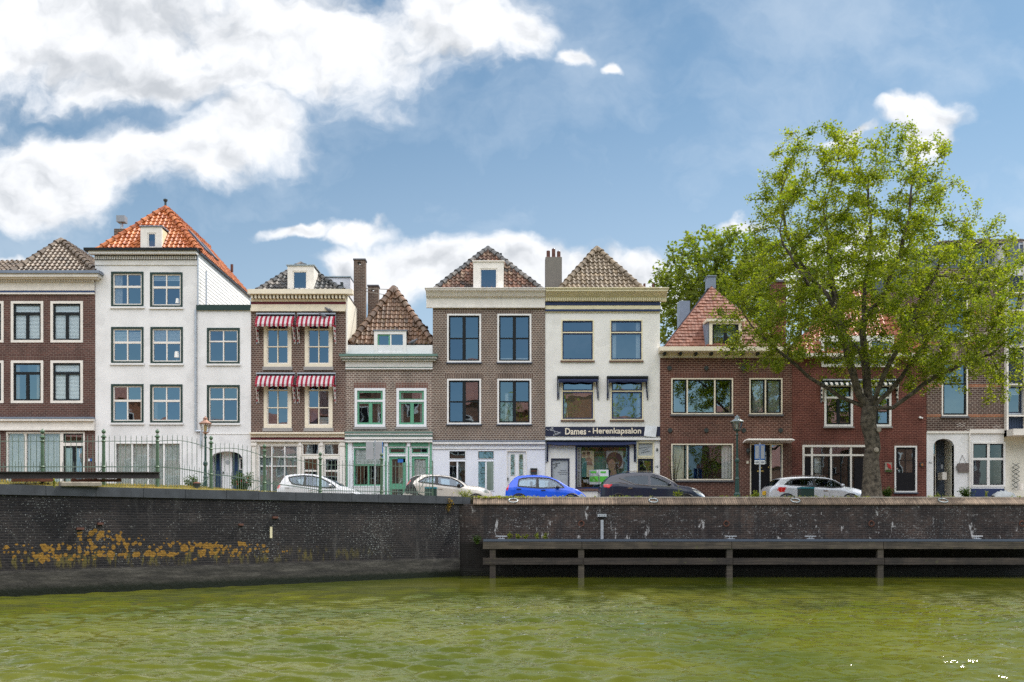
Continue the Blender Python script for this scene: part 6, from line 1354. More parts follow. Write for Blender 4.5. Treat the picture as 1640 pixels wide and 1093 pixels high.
# root flare, knots
mb = MB(); b_ = T(1396, 801); prof = [(.62, 2.70), (.46, 2.82), (.38, 3.0), (.345, 3.25), (.325, 3.6)]; mb.lathe(b_[0], TD, prof, 16); mb.build('root_flare', 'bark', big, True)
mb = MB()
for px, py in ((1403, 690), (1399, 722)): p = T(px, py, TD - .30); mb.torus(p, .07, .025, 'y', 12, 6); mb.cone((p[0], TD - .2, p[2]), (p[0], TD - .335, p[2]), .06, .055, 10)
mb.build('branch_scar', 'stone_light', big)
tw = [nodes[i] for i in range(len(nodes)) if rad[i] < .022]
rs = np.random.RandomState(3); rs.shuffle(tw)
print('big tree nodes', len(nodes), 'twigs', len(tw))
mult = np.clip(rs.gamma(1.6, .75, len(tw)), .1, 3); twr = [t for t, m_ in zip(tw, mult) for _ in range(max(1, int(m_ * 3)))]
cr = leaves_mesh('crown', twr, .102, 'leaf_main', big, 5, .28, 14)
# stray low sprigs left of the trunk
# --- trees behind the houses
def back_tree(label, px, py0, d, ells, seed, n_att, per, size, trunk_to=3.0, group='trees behind the houses'):
    x = X_(px, d); root = thing('background_tree', label, 'tree', (x, d, ST), group); rn = np.random.RandomState(seed)
    E = [(X_(a, d), d + o, Z_(b, d), rx * d / F, rdp, ry * d / F) for a, b, rx, ry, o, rdp in ells]
    at = ell_points(rn, E, n_att, .2); nd = [np.array((x, d, ST + k * 1.0)) for k in range(int(trunk_to))]; pr = [-1] + list(range(len(nd) - 1))
    nd, pr = colonize(nd, pr, at, .6, .8, 9, 80); rd, ct = radii(nd, pr, .012, .3, 2.2); branch_mesh('trunk', nd, pr, rd, 'bark_dark', root, .012)
    leaves_mesh('crown', [nd[i] for i in range(len(nd)) if rd[i] < .06], size, 'leaf_back', root, seed, .55, per)
back_tree('broad green tree rising behind the cream and navy cornice and the red hipped roof', 1135, 500, 60, [(1125, 445, 72, 70, 0, 3.2), (1095, 470, 52, 60, 0, 2.5), (1070, 440, 26, 26, 0, 1.2), (1165, 415, 60, 48, 0, 2.8), (1190, 470, 60, 90, 0, 3.0), (1080, 530, 40, 40, 0, 2)], 21, 2600, 44, .25, 6)
back_tree('green tree standing behind the crown of the big quay tree', 1270, 500, 62, [(1260, 450, 90, 80, 0, 3.5), (1330, 470, 60, 70, 0, 3)], 22, 1300, 26, .22, 6)
back_tree('bright green tree glimpsed through the big crown above the red brick house', 1450, 500, 64, [(1440, 440, 75, 60, 0, 3.2)], 23, 500, 26, .22, 6)

for x_, h_, lab in ((0.5, 17, 'tall green tree across the canal, reflected in the windows of the speckled brick house'), (12, 19, 'tall green tree across the canal, reflected in the upper windows of the salon house'), (20.5, 18, 'wide green tree across the canal, reflected in the brown brick house')):
    root = thing('background_tree', lab, 'tree', (x_, -9.5, 1), 'trees across the canal'); rn = np.random.RandomState(int(h_ * 3)); at_ = ell_points(rn, [(x_, -9.5, h_ * .62, 3.4, 2.0, h_ * .36)], 420, .1)
    nd, pr = colonize([np.array((x_, -9.5, 1 + k)) for k in range(4)], [-1, 0, 1, 2], at_, .7, .9, 9, 60); rd, ct = radii(nd, pr, .014, .3, 2.2); branch_mesh('trunk', nd, pr, rd, 'bark_dark', root, .014); leaves_mesh('crown', [nd[i] for i in range(len(nd)) if rd[i] < .07], .26, 'leaf_back', root, 5, .6, 16)
# ================================================================== shrubs and weeds
def shrub(name, label, cat, px, pb, wpx, hpx, d, mat, n, size, group=None, seed=1, stems=5, flower=None, kind=None, ysp=.5):
    x, zb = X_(px, d), Z_(pb, d); W, H = wpx * d / F / 2, hpx * d / F; rn = np.random.RandomState(seed)
    root = thing(name, label, cat, (x, d, zb), group); c = []; mb = MB()
    for k in range(stems):
        a = rn.uniform(-1, 1); tip = (x + a * W * .8, d + rn.uniform(-ysp, ysp) * W, zb + H * rn.uniform(.6, .97) * (1 - .35 * a * a)); mid = (x + a * W * .35, d, zb + H * .4)
        mb.cone((x + a * .03, d, zb - .05), mid, .012, .009, 5); mb.cone(mid, tip, .009, .004, 5)
        for t in np.linspace(.1, 1, 7): c.append([mid[i] + (tip[i] - mid[i]) * t for i in range(3)]); c.append([x + a * W * .35 * t, d, zb + H * .4 * t])
    mb.build('stem', 'bark_dark' if cat in ('shrub', 'tree') else mat, root)
    leaves_mesh('foliage', c, size, mat, root, seed, min(W, H) * .38, max(1, n // len(c)))
    if flower:
        mb = MB()
        for k in range(9): p = c[rn.randint(len(c))]; mb.ball((p[0] + rn.uniform(-.1, .1), p[1] - .15, p[2] + rn.uniform(0, .15)), .035, .035, .035, 6, 4)
        mb.build('blossom', flower, root)
    return root
shrub('rose_bush', 'dark leafy rose bush with red blooms beside the blue doors of the white annex', 'shrub', 390, 795, 46, 46, 42.8, 'leaf_shrub', 1400, .10, seed=2, stems=14, flower='red_flower')
shrub('shrub', 'green leafy shrub behind the railing just left of the copper lamp post', 'shrub', 308, 795, 44, 34, 42.8, 'leaf_shrub', 1100, .10, seed=3, stems=12)
shrub('small_tree', 'thin young tree with sparse twigs before the dark brown brick house', 'tree', 1079, 800, 34, 110, 43.5, 'leaf_weed', 380, .055, seed=4, stems=14)
shrub('weed', 'bright green weed on the coping at the foot of the navy car bonnet', 'weed', 1086, 801, 26, 20, 36.45, 'leaf_weed', 160, .075, 'weeds growing on the quay coping', 5, 7)
shrub('weed', 'bushy green weed on the coping at the foot of the blue sign pole', 'weed', 1209, 801, 22, 16, 36.45, 'leaf_weed', 260, .06, 'weeds growing on the quay coping', 6, 9)
shrub('weed', 'small yellow green weed on the coping between the blue and navy cars', 'weed', 953, 799, 10, 5, 36.4, 'leaf_weed', 90, .035, 'weeds growing on the quay coping', 7, 5)
shrub('weed', 'tall thin weed on the coping in front of the far right shop window', 'weed', 1579, 800, 10, 17, 36.45, 'leaf_weed', 60, .06, 'weeds growing on the quay coping', 8, 3)
shrub('weed', 'flowering weed on the coping in front of the arched porch', 'weed', 1502, 802, 20, 14, 36.45, 'leaf_weed', 150, .05, 'weeds growing on the quay coping', 9, 8)
shrub('weed', 'yellow weed clump on the coping beneath the nose of the beige car', 'weed', 745, 801, 34, 20, 36.3, 'leaf_weed', 500, .05, 'weeds growing on the quay coping', 10, 12)
shrub('weed', 'green weed by the waterline corner left of the timber fender', 'weed', 764, 870, 20, 14, 35.8, 'leaf_shrub', 300, .055, 'weeds growing on the quay walls', 12, 8)
shrub('dry_plant', 'dried brown plant hanging over the joint of the two quay walls', 'plant', 717, 818, 24, 25, 35.55, 'leaf_dry', 420, .055, seed=11, stems=12)
shrub('weed', 'small green weed on the grass strip below the iron beam', 'weed', 86, 778, 5, 13, 25.9, 'leaf_weed', 50, .05, None, 13, 3)
for k, (px, lab) in enumerate([(1422, 'round green shrub at the foot of the red brick wall beside the big tree trunk'), (1548, 'low spreading green shrub in front of the dark blue plinth')]):
    shrub('shrub', lab, 'shrub', px, 800, 26 if k == 0 else 34, 20, 43.2 if k else 44, 'leaf_shrub', 800, .075, 'low shrubs along the facades', 14 + k, 14)
for k, px in enumerate([(816, 865), (829, 866), (841, 866), (862, 865), (873, 866)]):
    shrub('fern', ['leftmost small fern on the timber fender below the blue car', 'second small fern from the left on the timber fender', 'broad bright fern, third from the left on the timber fender', 'fern fourth from the left on the timber fender', 'rightmost small fern on the timber fender below the blue car'][k], 'fern', px[0], px[1], 12, 13, 35.6, 'leaf_weed', 110, .07, 'ferns growing on the timber fender', 30 + k, 5)
# low growth along the coping and grass strip behind the left cap
rn = np.random.RandomState(9); c = [(x, 36.42 + rn.uniform(-.05, .15), 2.88) for x in rn.uniform(X_(745, 36.4), 30, 420) if (math.sin(x * 1.7) + math.sin(x * .63 + 1)) > -.35]
c = c + [(x, 36.3 + rn.uniform(-.1, .15), 2.86) for x in rn.uniform(X_(740, 36.4), X_(850, 36.4), 120)]
dummy = bpy.data.objects.new('coping_growth_root', None); ORG['coping_growth_root'] = Vector()
g_ = leaves_mesh('ground_cover', c, .05, 'leaf_weed', dummy, 4, .055, 7); g_.parent = None; bpy.data.objects.remove(dummy)
tag(g_, 'patchy low green growth along the top of the right quay wall', 'weeds', kind='stuff')
rn = np.random.RandomState(10); v = []; f = []
for k in range(15000):
    s = rn.uniform(-8, 8.2); o = rn.uniform(.12, 1.4); p = along(s, -.30 - o * .8); fade = max(.15, min(1, (8.2 - s) / 2.5))
    zz = 2.86 + .10 * min(1, o * 1.2) * fade; hh = rn.uniform(.03, .10) * (.5 + .5 * fade); dx_ = rn.normal(0, .035); a = rn.uniform(0, 3.14); wx, wy = .012 * math.cos(a), .012 * math.sin(a)
    b = len(v); v += [(p.x - wx, p.y - wy, zz - .03), (p.x + wx, p.y + wy, zz - .03), (p.x + dx_, p.y + rn.normal(0, .03), zz + hh)]; f.append((b, b + 1, b + 2))
mb = MB(); mb.add(v, f); tag(mb.build('grass', 'grass_dry'), 'dry yellow grass behind the cap of the left quay wall', 'grass', kind='stuff')
mb = MB(); S = np.linspace(-8.5, 8.6, 30)
prof = [(-.30, .0), (-.42, .03), (-.7, .10), (-1.2, .11), (-1.8, .02), (-2.0, -.2)]
for s in S:
    fade = max(.05, min(1, (8.4 - s) / 2.5))
    for o, z in prof: p = along(s, o); mb.v.append((p.x, p.y, 2.862 + z * fade))
n = len(prof)
for i in range(len(S) - 1):
    for j in range(n - 1): a = i * n + j; mb.f.append((a, a + 1, a + n + 1, a + n))
tag(mb.build('grass_bank', 'grass_dry'), kind='structure')

# ================================================================== iron beam, timbers, stone, bollard on the left quay
def P3(px, py, d): return (X_(px, d), d, Z_(py, d))
bm_ = thing('iron_beam', 'long dark iron beam lying on blocks behind the left quay cap', 'beam', P3(120, 762, 27))
a, b = Vector(P3(-60, 761.3, 24.9)), Vector(P3(255, 761.5, 28.2))
MB().obox(a, b, .03, .165).build('web', 'beam_iron', bm_)
u = Vector((0, 0, .08)); MB().obox(a + u, b + u, .16, .022).obox(a - u, b - u, .16, .022).build('flange', 'beam_iron', bm_)
for (x0, x1, y_, lab) in ((20, 84, 769.5, 'rusty timber under the left part of the iron beam'), (114, 194, 769.8, 'rusty timber under the middle of the iron beam')):
    d0, d1 = 25.9, 26.7
    if x0 > 100: d0, d1 = 26.9, 27.6
    a, b = Vector(P3(x0, y_, d0)), Vector(P3(x1, y_, d1)); c = thing('support_timber', lab, 'timber', a, 'timbers under the iron beam')
    MB().obox(a, b, .14, .075).build('baulk', 'rust', c); mb = MB(); dd = (b - a)
    for t in (.02, .45, .93): mb.obox(a + dd * t + Vector((0, 0, .045)), a + dd * (t + .06) + Vector((0, 0, .045)), .10, .03)
    mb.build('packing', 'rust', c)
s0, s1 = Vector(P3(96, 776, 26.35)), Vector(P3(160, 776, 27.0)); st_ = MB(); st_.obox(s0, s1, .3, .12)
so_ = st_.build('stone_block', 'stone_light'); so_.modifiers.new('b', 'BEVEL').width = .015; tag(so_, 'long grey stone block lying on the grass below the iron beam', 'stone')
bo = thing('bollard', 'short black iron bollard with rounded rusty top on the left quay', 'bollard', P3(315, 785, 29.6))
x, y, z = P3(315, 785, 29.6); MB().lathe(x, y, [(.12, z - .05), (.105, z + .02), (.10, z + .17), (.112, z + .185)], 16).build('shaft', 'iron', bo, True); MB().lathe(x, y, [(.112, z + .187), (.10, z + .215), (.05, z + .235), (.01, z + .24)], 16).build('cap', 'rust', bo, True)

# ================================================================== railing on the left quay
OFF = -.62
def fence_pt(px):
    k = (px - CX) / F; a = WA + WN * OFF     # intersect ray x = k*y with the offset line
    t = (k * a.y - a.x) / (WD.x - k * WD.y); return a + WD * t
rl = thing('iron_railing', 'green iron railing with ball topped posts and thin pickets along the left quay', 'railing', (*fence_pt(338), QT))
PO = [(-30, 688, 707, 748), (68, 688, 707, 748), (166, 688, 707, 748), (252, 688, 707, 748), (338, 698.5, 719.5, 760), (423.5, 712, 731.5, 773.5), (513, 724.7, 745, 786), (611, 726, 746, 787.5), (693, 738, 749.5, 789)]
for k, (px, yt, yu, yl) in enumerate(PO):
    p = fence_pt(px); d = p.y; zt, zb = Z_(yt, d), QT - .03; x = p.x
    if k == len(PO) - 1:
        MB().cone((x, d, zb), (x, d, zt), .022, .018, 8).build('end_post', 'fence_green', rl); MB().obox((x, d, Z_(748, d)), (x - .55, d - .5, QT), .016, .016).build('brace', 'fence_thin', rl); continue
    H = zt - zb; r = .052
    pr = [(r * 1.5, zb), (r * 1.5, zb + .04), (r * 1.05, zb + .07), (r * 1.0, zb + H * .10), (r * .95, Z_(yl, d) - .03), (r * 1.3, Z_(yl, d)), (r * .92, Z_(yl, d) + .03), (r * .82, Z_(yu, d) - .03), (r * 1.25, Z_(yu, d)), (r * .85, Z_(yu, d) + .03), (r * .80, zt - .24), (r * 1.45, zt - .225), (r * 1.45, zt - .2), (r * .8, zt - .18), (r * .55, zt - .14)]
    ps = MB().lathe(x, d, pr, 14).build('post', 'fence_green', rl, False); MB().ball((x, d, zt - .065), .058, .058, .064, 12, 8).cone((x, d, zt - .02), (x, d, zt + .02), .02, .005, 6).build('ball_finial', 'fence_green', ps, True)
    q = WD * .38; MB().obox((x, d, Z_(yl, d) + .0), (x - .32, d - .42, QT), .016, .016).build('brace', 'fence_thin', rl)
for k in range(len(PO) - 1):
    a, b = PO[k], PO[k + 1]; pa, pb = fence_pt(a[0]), fence_pt(b[0]); arch = {3: -.0, 4: .10, 5: .0}.get(k, 0)
    zu0, zu1, zl0, zl1 = Z_(a[2], pa.y), Z_(b[2], pb.y), Z_(a[3], pa.y), Z_(b[3], pb.y); mb = MB(); mb_ = MB(); N = 8
    def at(t, z0, z1, bow=0): p = pa.lerp(pb, t); return Vector((p.x, p.y, z0 + (z1 - z0) * t + bow * math.sin(math.pi * t)))
    bow = .12 if k in (4, 3) else (.05 if k == 5 else 0)
    for i in range(N): mb.obox(at(i / N, zu0, zu1, bow), at((i + 1) / N, zu0, zu1, bow), .012, .018); mb_.obox(at(i / N, zl0, zl1, bow * .35), at((i + 1) / N, zl0, zl1, bow * .35), .014, .028)
    mb.build('rail', 'fence_thin', rl); mb_.build('rail', 'fence_thin', rl)
    n = round((pb - pa).length / .148); mb = MB()
    for i in range(1, n):
        t = i / n; p = pa.lerp(pb, t); zu = at(t, zu0, zu1, bow).z; mb.cone((p.x, p.y, QT - .02), (p.x, p.y, zu + .13), .0092, .0092, 5); mb.cone((p.x, p.y, zu + .13), (p.x, p.y, zu + .18), .0085, .001, 5)
    for i in range(n):
        t = (i + .5) / n; p = pa.lerp(pb, t); zl = at(t, zl0, zl1, bow * .35).z; mb.cone((p.x, p.y, QT - .02), (p.x, p.y, zl + .10), .008, .008, 5); mb.cone((p.x, p.y, zl + .10), (p.x, p.y, zl + .15), .0075, .001, 5)
    mb.build('picket_panel', 'fence_thin', rl)

# ================================================================== lamps, signs
def lamp(label, px, yt, yb, ylant, d, hw, roofm, glassmat, postm):
    x = X_(px, d); zt, zl = Z_(yt, d), Z_(ylant, d); zb = Z_(yb, d); root = thing('street_lamp', label, 'street lamp', (x, d, zb)); Hl = zt - zl; w0, w1 = hw * d / F, hw * .50 * d / F
    MB().lathe(x, d, [(.13, zb - .1), (.13, zb + .25), (.09, zb + .32), (.075, zb + .8), (.09, zb + .84), (.06, zb + .92), (.052, zl - 1.25), (.085, zl - 1.2), (.085, zl - 1.12), (.045, zl - 1.05), (.036, zl - .2), (.06, zl - .16), (.03, zl - .08), (.05, zl + .0)], 12).build('post', postm, root, False)
    ze = zl + Hl * .56; n = 6; mb = MB(); gl = MB()
    ring = lambda w_, z: [(x + w_ * math.cos(math.pi * (i + .5) / 3), d + w_ * math.sin(math.pi * (i + .5) / 3), z) for i in range(6)]
    a, b = ring(w1, zl + .03), ring(w0 * .88, ze)
    for i in range(6): mb.obox(a[i], b[i], .014, .014); mb.obox(b[i], b[(i + 1) % 6], .014, .014); mb.obox(a[i], a[(i + 1) % 6], .016, .02)
    mb.lathe(x, d, [(.045, zl - .02), (w1, zl + .02), (w1, zl + .03)], 6); mb.build('lantern_frame', postm if roofm == 'zinc' else 'copper', root)
    a2, b2 = ring(w1 * .9, zl + .04), ring(w0 * .84, ze - .01); gl.add(a2 + b2, [(i, (i + 1) % 6, 6 + (i + 1) % 6, 6 + i) for i in range(6)]); gl.build('lantern_glass', 'glass_shop', root)
    MB().lathe(x, d, [(.03, zl + .05), (.055, zl + .1), (.06, ze - .08), (.03, ze - .03)], 10).build('bulb', glassmat, root, True)
    MB().lathe(x, d, [(w0, ze), (w0 * 1.02, ze + .015), (w0 * .72, ze + Hl * .10), (w0 * .38, ze + Hl * .20), (w0 * .33, ze + Hl * .22), (w0 * .33, ze + Hl * .29), (w0 * .42, ze + Hl * .31), (w0 * .15, ze + Hl * .38), (.02, ze + Hl * .40), (.025, ze + Hl * .43), (.003, ze + Hl * .46)], 12).build('lantern_roof', roofm, root)
lamp('dark green lamp post with copper roofed lantern behind the left railing', 329, 667, 800, 694.5, 38.0, 10.2, 'copper', 'amber_glass', 'post_green')
lamp('dark green lamp post with grey metal lantern roof in front of the brown brick house', 1180.5, 665, 802, 690.5, 38.8, 11, 'zinc', 'milk_glass', 'post_green')
sp_ = thing('sign_post', 'grey sign post with two plain grey sign backs in front of the green shop', 'sign', (X_(600.5, 39.5), 39.5, ST)); x, d = X_(600.5, 39.5), 39.5
MB().cone((x, d, ST), (x, d, Z_(706, d)), .035, .035, 10).build('pole', 'galv', sp_); MB().box(X_(586.5, d), X_(598.5, d), d - .06, d - .04, Z_(736, d), Z_(708, d)).build('sign_panel', 'sign_back', sp_)
MB().box(X_(602, d), X_(613, d), d - .06, d - .04, Z_(736, d), Z_(708, d)).build('sign_panel', 'sign_back', sp_); MB().box(X_(612.6, d), X_(613.6, d), d - .07, d - .03, Z_(736, d), Z_(708, d)).build('sign_edge', 'sign_blue', sp_)
sp_ = thing('sign_post', 'blue street sign with white lower plate right of the grey topped lamp', 'sign', (X_(1217, 38.9), 38.9, ST)); x, d = X_(1217, 38.9), 38.9
MB().cone((x, d, ST), (x, d, Z_(710, d)), .03, .03, 10).build('pole', 'galv', sp_)
for a, b in ((1208, 1215.6), (1217.2, 1224.5)):
    s1_ = MB().box(X_(a, d), X_(b, d), d - .06, d - .045, Z_(736.5, d), Z_(712.5, d)).build('sign_panel', 'sign_blue', sp_); MB().box(X_(a + .8, d), X_(b - .8, d), d - .066, d - .0605, Z_(735, d), Z_(714, d)).build('sign_field', 'sign_back', s1_)
    MB().box(X_(a, d), X_(b, d), d - .06, d - .045, Z_(744, d), Z_(737.5, d)).build('lower_plate', 'sign_white', sp_)
    MB().box(X_(a + 1, d), X_(b - 1, d), d - .066, d - .0605, Z_(742.5, d), Z_(739, d)).build('plate_symbol', 'steel_grey', sp_)

# ================================================================== cars
def car(name, label, d, paint_, top, belt, dlo, W=1.72, splits=(), tail=None, head=None, ws=None, rw_=None, handles=(), mirror=None, hmat='chrome', rails=False, rear_black=None, plate=False, scale=1.0, seats=True, pill=.05, mirror_m=None, wheels=(.17, .80), glass='glass_car', trim='plastic_black'):
    sp_ = 1594.4 / d; x_r = min(p[0] for p in top); yc = d + W / 2; zg = ST + .004
    MX = lambda px: X_(px, d); MZ = lambda py: Z_(py, d)
    T_ = [(MX(a), MZ(b)) for a, b in top]; xr, xf = T_[0][0], T_[-1][0]; L = xf - xr
    root = thing(name, label, 'car', ((xr + xf) / 2, yc, zg))
    def interp(P, x):
        if x <= P[0][0]: return P[0][1]
        for (a, b), (c, e) in zip(P, P[1:]):
            if x <= c: return b + (e - b) * (x - a) / (c - a + 1e-9)
        return P[-1][1]
    B_ = [(MX(a), MZ(b)) for a, b in belt]
    def halfw(x):
        t = (x - xr) / L; e = min(1, t / .13); f = min(1, (1 - t) / .20); return W / 2 * (.80 + .20 * math.sin(e * math.pi / 2)) * (.72 + .28 * math.sin(f * math.pi / 2))
    N = int(L / .03); X = [xr + L * (i / N) for i in range(N + 1)]
    X = sorted(set(X)); NS = 9
    def section(x):
        tz = interp(T_, x); bz = min(interp(B_, x), tz - .02); w_ = halfw(x); wr = w_ * (1 - .22 * min(1, (tz - bz) / .5) - .02)
        e0 = max(0, 1 - (x - xr) / .18) ; e1 = max(0, 1 - (xf - x) / .22); low = zg + .20 + .12 * (e0 + e1)
        S = [(w_ * .90, low), (w_ * .975, low + .10), (w_ * 1.0, low + (bz - low) * .45), (w_ * 1.0, bz - .12 if bz - .12 > low + .12 else low + (bz - low) * .7), (w_ * .975, bz - .015)]
        lo_ = [S[0], S[1], S[2]]
        for (a, b) in ((S[2], S[3]), (S[3], S[4])):
            for k in range(1, 11): lo_.append((a[0] + (b[0] - a[0]) * k / 10, a[1] + (b[1] - a[1]) * k / 10))
        S = lo_
        for k in range(1, NS): t = k / NS; S.append((w_ * .975 + (wr - w_ * .975) * t, bz - .015 + (tz - .055 - bz + .015) * t) if tz - bz > .08 else (w_ * .975 + (wr - w_ * .975) * t, bz - .015 + (tz - bz) * .25 * t))
        S.append((wr, tz - .05 if tz - bz > .08 else tz - .02)); S.append((wr * .93, tz - .018)); S.append((wr * .6, tz + .004)); S.append((0, tz + .012)); return S
    secs = [section(x) for x in X]; M = len(secs[0])
    def inside(px, pz, poly):
        c = False; j = len(poly) - 1
        for i in range(len(poly)):
            if (poly[i][1] > pz) != (poly[j][1] > pz) and px < (poly[j][0] - poly[i][0]) * (pz - poly[i][1]) / (poly[j][1] - poly[i][1]) + poly[i][0]: c = not c
            j = i
        return c
    D_ = [(MX(a), MZ(b)) for a, b in dlo]
    body = MB(); wsg = MB(); V = {}
    PT = [([(MX(a), MZ(b)) for a, b in q], (MB(), MB()), nm, mt) for q, nm, mt in ((tail, 'tail_light', 'lens_red'), (head, 'headlight', 'lens_clear'), (rear_black, 'rear_panel', 'plastic_black')) if q]; PTX = PT; PT = [(a, b) for a, b, c, e in PTX]
    def vid(mb, i, j, s): 
        key = (id(mb), i, j, s if j < M - 1 else 0)
        if key not in V: V[key] = len(mb.v); mb.v.append((X[i], yc - s * secs[i][j][0], secs[i][j][1]))
        return V[key]
    wsr = [(MX(a), MX(b)) for a, b in ([ws] if ws else []) + ([rw_] if rw_ else [])]
    for i in range(len(X) - 1):
        for s in (1, -1):
            for j in range(M - 1):
                xm = (X[i] + X[i + 1]) / 2; zm = (secs[i][j][1] + secs[i][j + 1][1]) / 2
                if 22 <= j < 22 + NS and inside(xm, zm, D_): continue
                tgt = body
                if j >= M - 3 and any(a < xm < b for a, b in wsr): tgt = wsg
                for pp, pm in PT:
                    if tgt is body and j < M - 2 and inside(xm, zm, pp): tgt = pm[0 if s == 1 else 1]
                q = [vid(tgt, i, j, s), vid(tgt, i + 1, j, s), vid(tgt, i + 1, j + 1, s), vid(tgt, i, j + 1, s)]
                tgt.f.append(tuple(q if s == 1 else q[::-1]))
    for i in (0, len(X) - 1): body.f.append(tuple([vid(body, i, j, 1) for j in range(M)] + [vid(body, i, j, -1) for j in range(M - 2, -1, -1)]))
    body.f.append(tuple([vid(body, i, 0, 1) for i in range(len(X))] + [vid(body, i, 0, -1) for i in range(len(X) - 1, -1, -1)]))
    bo = body.build('body', paint_, root); smooth_by_angle(bo, 40)
    for pp, pm, nm, mt in PTX:
        for q in pm:
            if q.f: smooth_by_angle(q.build(nm, mt, root), 50)
    if wsg.f: smooth_by_angle(wsg.build('windscreen', 'glass_car', root), 60)
    def surf(x, z, off=0.0):                  # half width of the car side at x,z
        s = section(x)
        for (a, b), (c, e) in zip(s, s[1:]):
            if b <= z <= e and e > b: return a + (c - a) * (z - b) / (e - b) + off
        return s[22][0] + off if z < s[22][1] else s[-4][0] + off
    def onside(poly, off, s): return [(x, yc - s * surf(x, z, off), z) for x, z in poly]
    def dens(poly, n=4): return [((1 - t) * a[0] + t * b[0], (1 - t) * a[1] + t * b[1]) for a, b in zip(poly, poly[1:] + poly[:1]) for t in [k / n for k in range(n)]]
    cxm, czm = sum(p[0] for p in D_) / len(D_), sum(p[1] for p in D_) / len(D_)
    def shrink(poly, dd):
        out_ = []
        for i in range(len(poly)):
            a, b, c = Vector(poly[i - 1]), Vector(poly[i]), Vector(poly[(i + 1) % len(poly)])
            n1 = (b - a).normalized(); n2 = (c - b).normalized(); nn = Vector((n1.y + n2.y, -(n1.x + n2.x))); nn = nn.normalized() if nn.length > 1e-6 else nn
            p = b + nn * dd; q = b - nn * dd; inn = p if inside(p.x, p.y, poly) or not inside(q.x, q.y, poly) and (p - Vector((cxm, czm))).length < (q - Vector((cxm, czm))).length else q
            out_.append((inn.x, inn.y))
        return out_
    dd = dens(D_, 5); inn = shrink(dd, .028); ou = [(2 * a[0] - b[0], 2 * a[1] - b[1]) for a, b in zip(dd, inn)]
    ou = [(a[0] + (b[0] - a[0]) * .9, a[1] + (b[1] - a[1]) * .9) for a, b in zip(dd, ou)]
    for s in (1, -1):
        mb = MB(); A1, B1_ = onside(ou, .010, s), onside(inn, .010, s); n = len(A1); mb.add(A1 + B1_, [(i, (i + 1) % n, n + (i + 1) % n, n + i) for i in range(n)])
        for (a, b) in splits:
            xa, xb = MX(a), MX(b); zl = [p[1] for p in D_]; z0, z1 = min(zl) + .01, max(zl) - .005
            zt_ = min(z1, interp(T_, (xa + xb) / 2) - .09); zb_ = interp(B_, (xa + xb) / 2) + .0; mb.add(onside([(xa, zb_), (xb, zb_), (xb - .02, zt_), (xa + .02, zt_)], .012, s), [(0, 1, 2, 3)])
        mb.build('window_trim', trim, root)
        mb = MB(); G_ = onside(inn, .004, s); mb.add(G_, [tuple(range(len(G_)))]); g_ = mb.build('side_window', glass, root)
        bmx = bmesh.new(); bmx.from_mesh(g_.data); bmesh.ops.triangulate(bmx, faces=bmx.faces[:]); bmx.to_mesh(g_.data); bmx.free()
        for (hx, hz) in handles: p = surf(MX(hx), MZ(hz)); MB().box(MX(hx) - .09, MX(hx) + .09, yc - s * (p + .03), yc - s * (p - .01), MZ(hz) - .018, MZ(hz) + .018).build('door_handle', hmat, root)
        if mirror:
            p = surf(MX(mirror[0]), MZ(mirror[1])); mb = MB(); mb.ball((MX(mirror[0]), yc - s * (p + .12), MZ(mirror[1])), .075, .11, .065, 12, 8); mb.obox((MX(mirror[0]) + .03, yc - s * (p - .02), MZ(mirror[1]) - .05), (MX(mirror[0]), yc - s * (p + .08), MZ(mirror[1]) - .03), .04, .03); smooth_by_angle(mb.build('side_mirror', mirror_m or paint_, root), 50)
        # door seams
        mb = MB()
        for (a, b) in list(splits)[:1] + [(dlo[-3][0] if False else (splits[0][1] if splits else dlo[0][0]) + 22, 0)]:
            xm = MX(a + 1.5) if b else MX(a); z0 = zg + .35; z1 = interp(B_, xm) - .01; mb.add(onside([(xm - .006, z0), (xm + .006, z0), (xm + .006, (z0 + z1) / 2), (xm + .006, z1), (xm - .006, z1), (xm - .006, (z0 + z1) / 2)], .004, s), [(0, 1, 2, 5), (5, 2, 3, 4)])
        mb.build('door_seam', 'plastic_black', root)
        for t in wheels:
            xw = xr + L * t; w_ = halfw(xw); wh = MB(); wh.cone((xw, yc - s * (w_ + .004), zg + .315), (xw, yc - s * (w_ - .2), zg + .315), .315, .315, 24); wo = wh.build('wheel', 'tyre', root)
            mb = MB(); mb.cone((xw, yc - s * (w_ + .012), zg + .315), (xw, yc - s * (w_ - .02), zg + .315), .21, .21, 20); mb.build('rim', 'zinc', wo)
            mb = MB(); mb.torus((xw, yc - s * (w_ - .0), zg + .33), .355, .035, 'y', 24, 6); mb.build('wheel_arch', 'plastic_black', root)
        if trim == 'car_navy':
            for k_, lin in enumerate(([(992, 765.5), (1004, 770.5), (1016, 775.6), (1040, 778.3), (1075, 779.2)], [(978, 773), (992, 773), (1006, 775.5)])):
                mb = MB(); q = onside([(MX(a), MZ(b)) for a, b in lin], .012, s); [mb.obox(a, b, .02, .016 if k_ == 0 else .01) for a, b in zip(q, q[1:])]; mb.build('chrome_line', 'chrome', root)
        if rails: mb = MB(); q = [(a, b) for a, b in T_ if MX(rails[0]) <= a <= MX(rails[1])]; [mb.obox((a[0], yc - s * (halfw(a[0]) * .72), a[1] + .035), (b[0], yc - s * (halfw(b[0]) * .72), b[1] + .035), .03, .025) for a, b in zip(q, q[1:])]; mb.build('roof_rail', 'chrome', root)
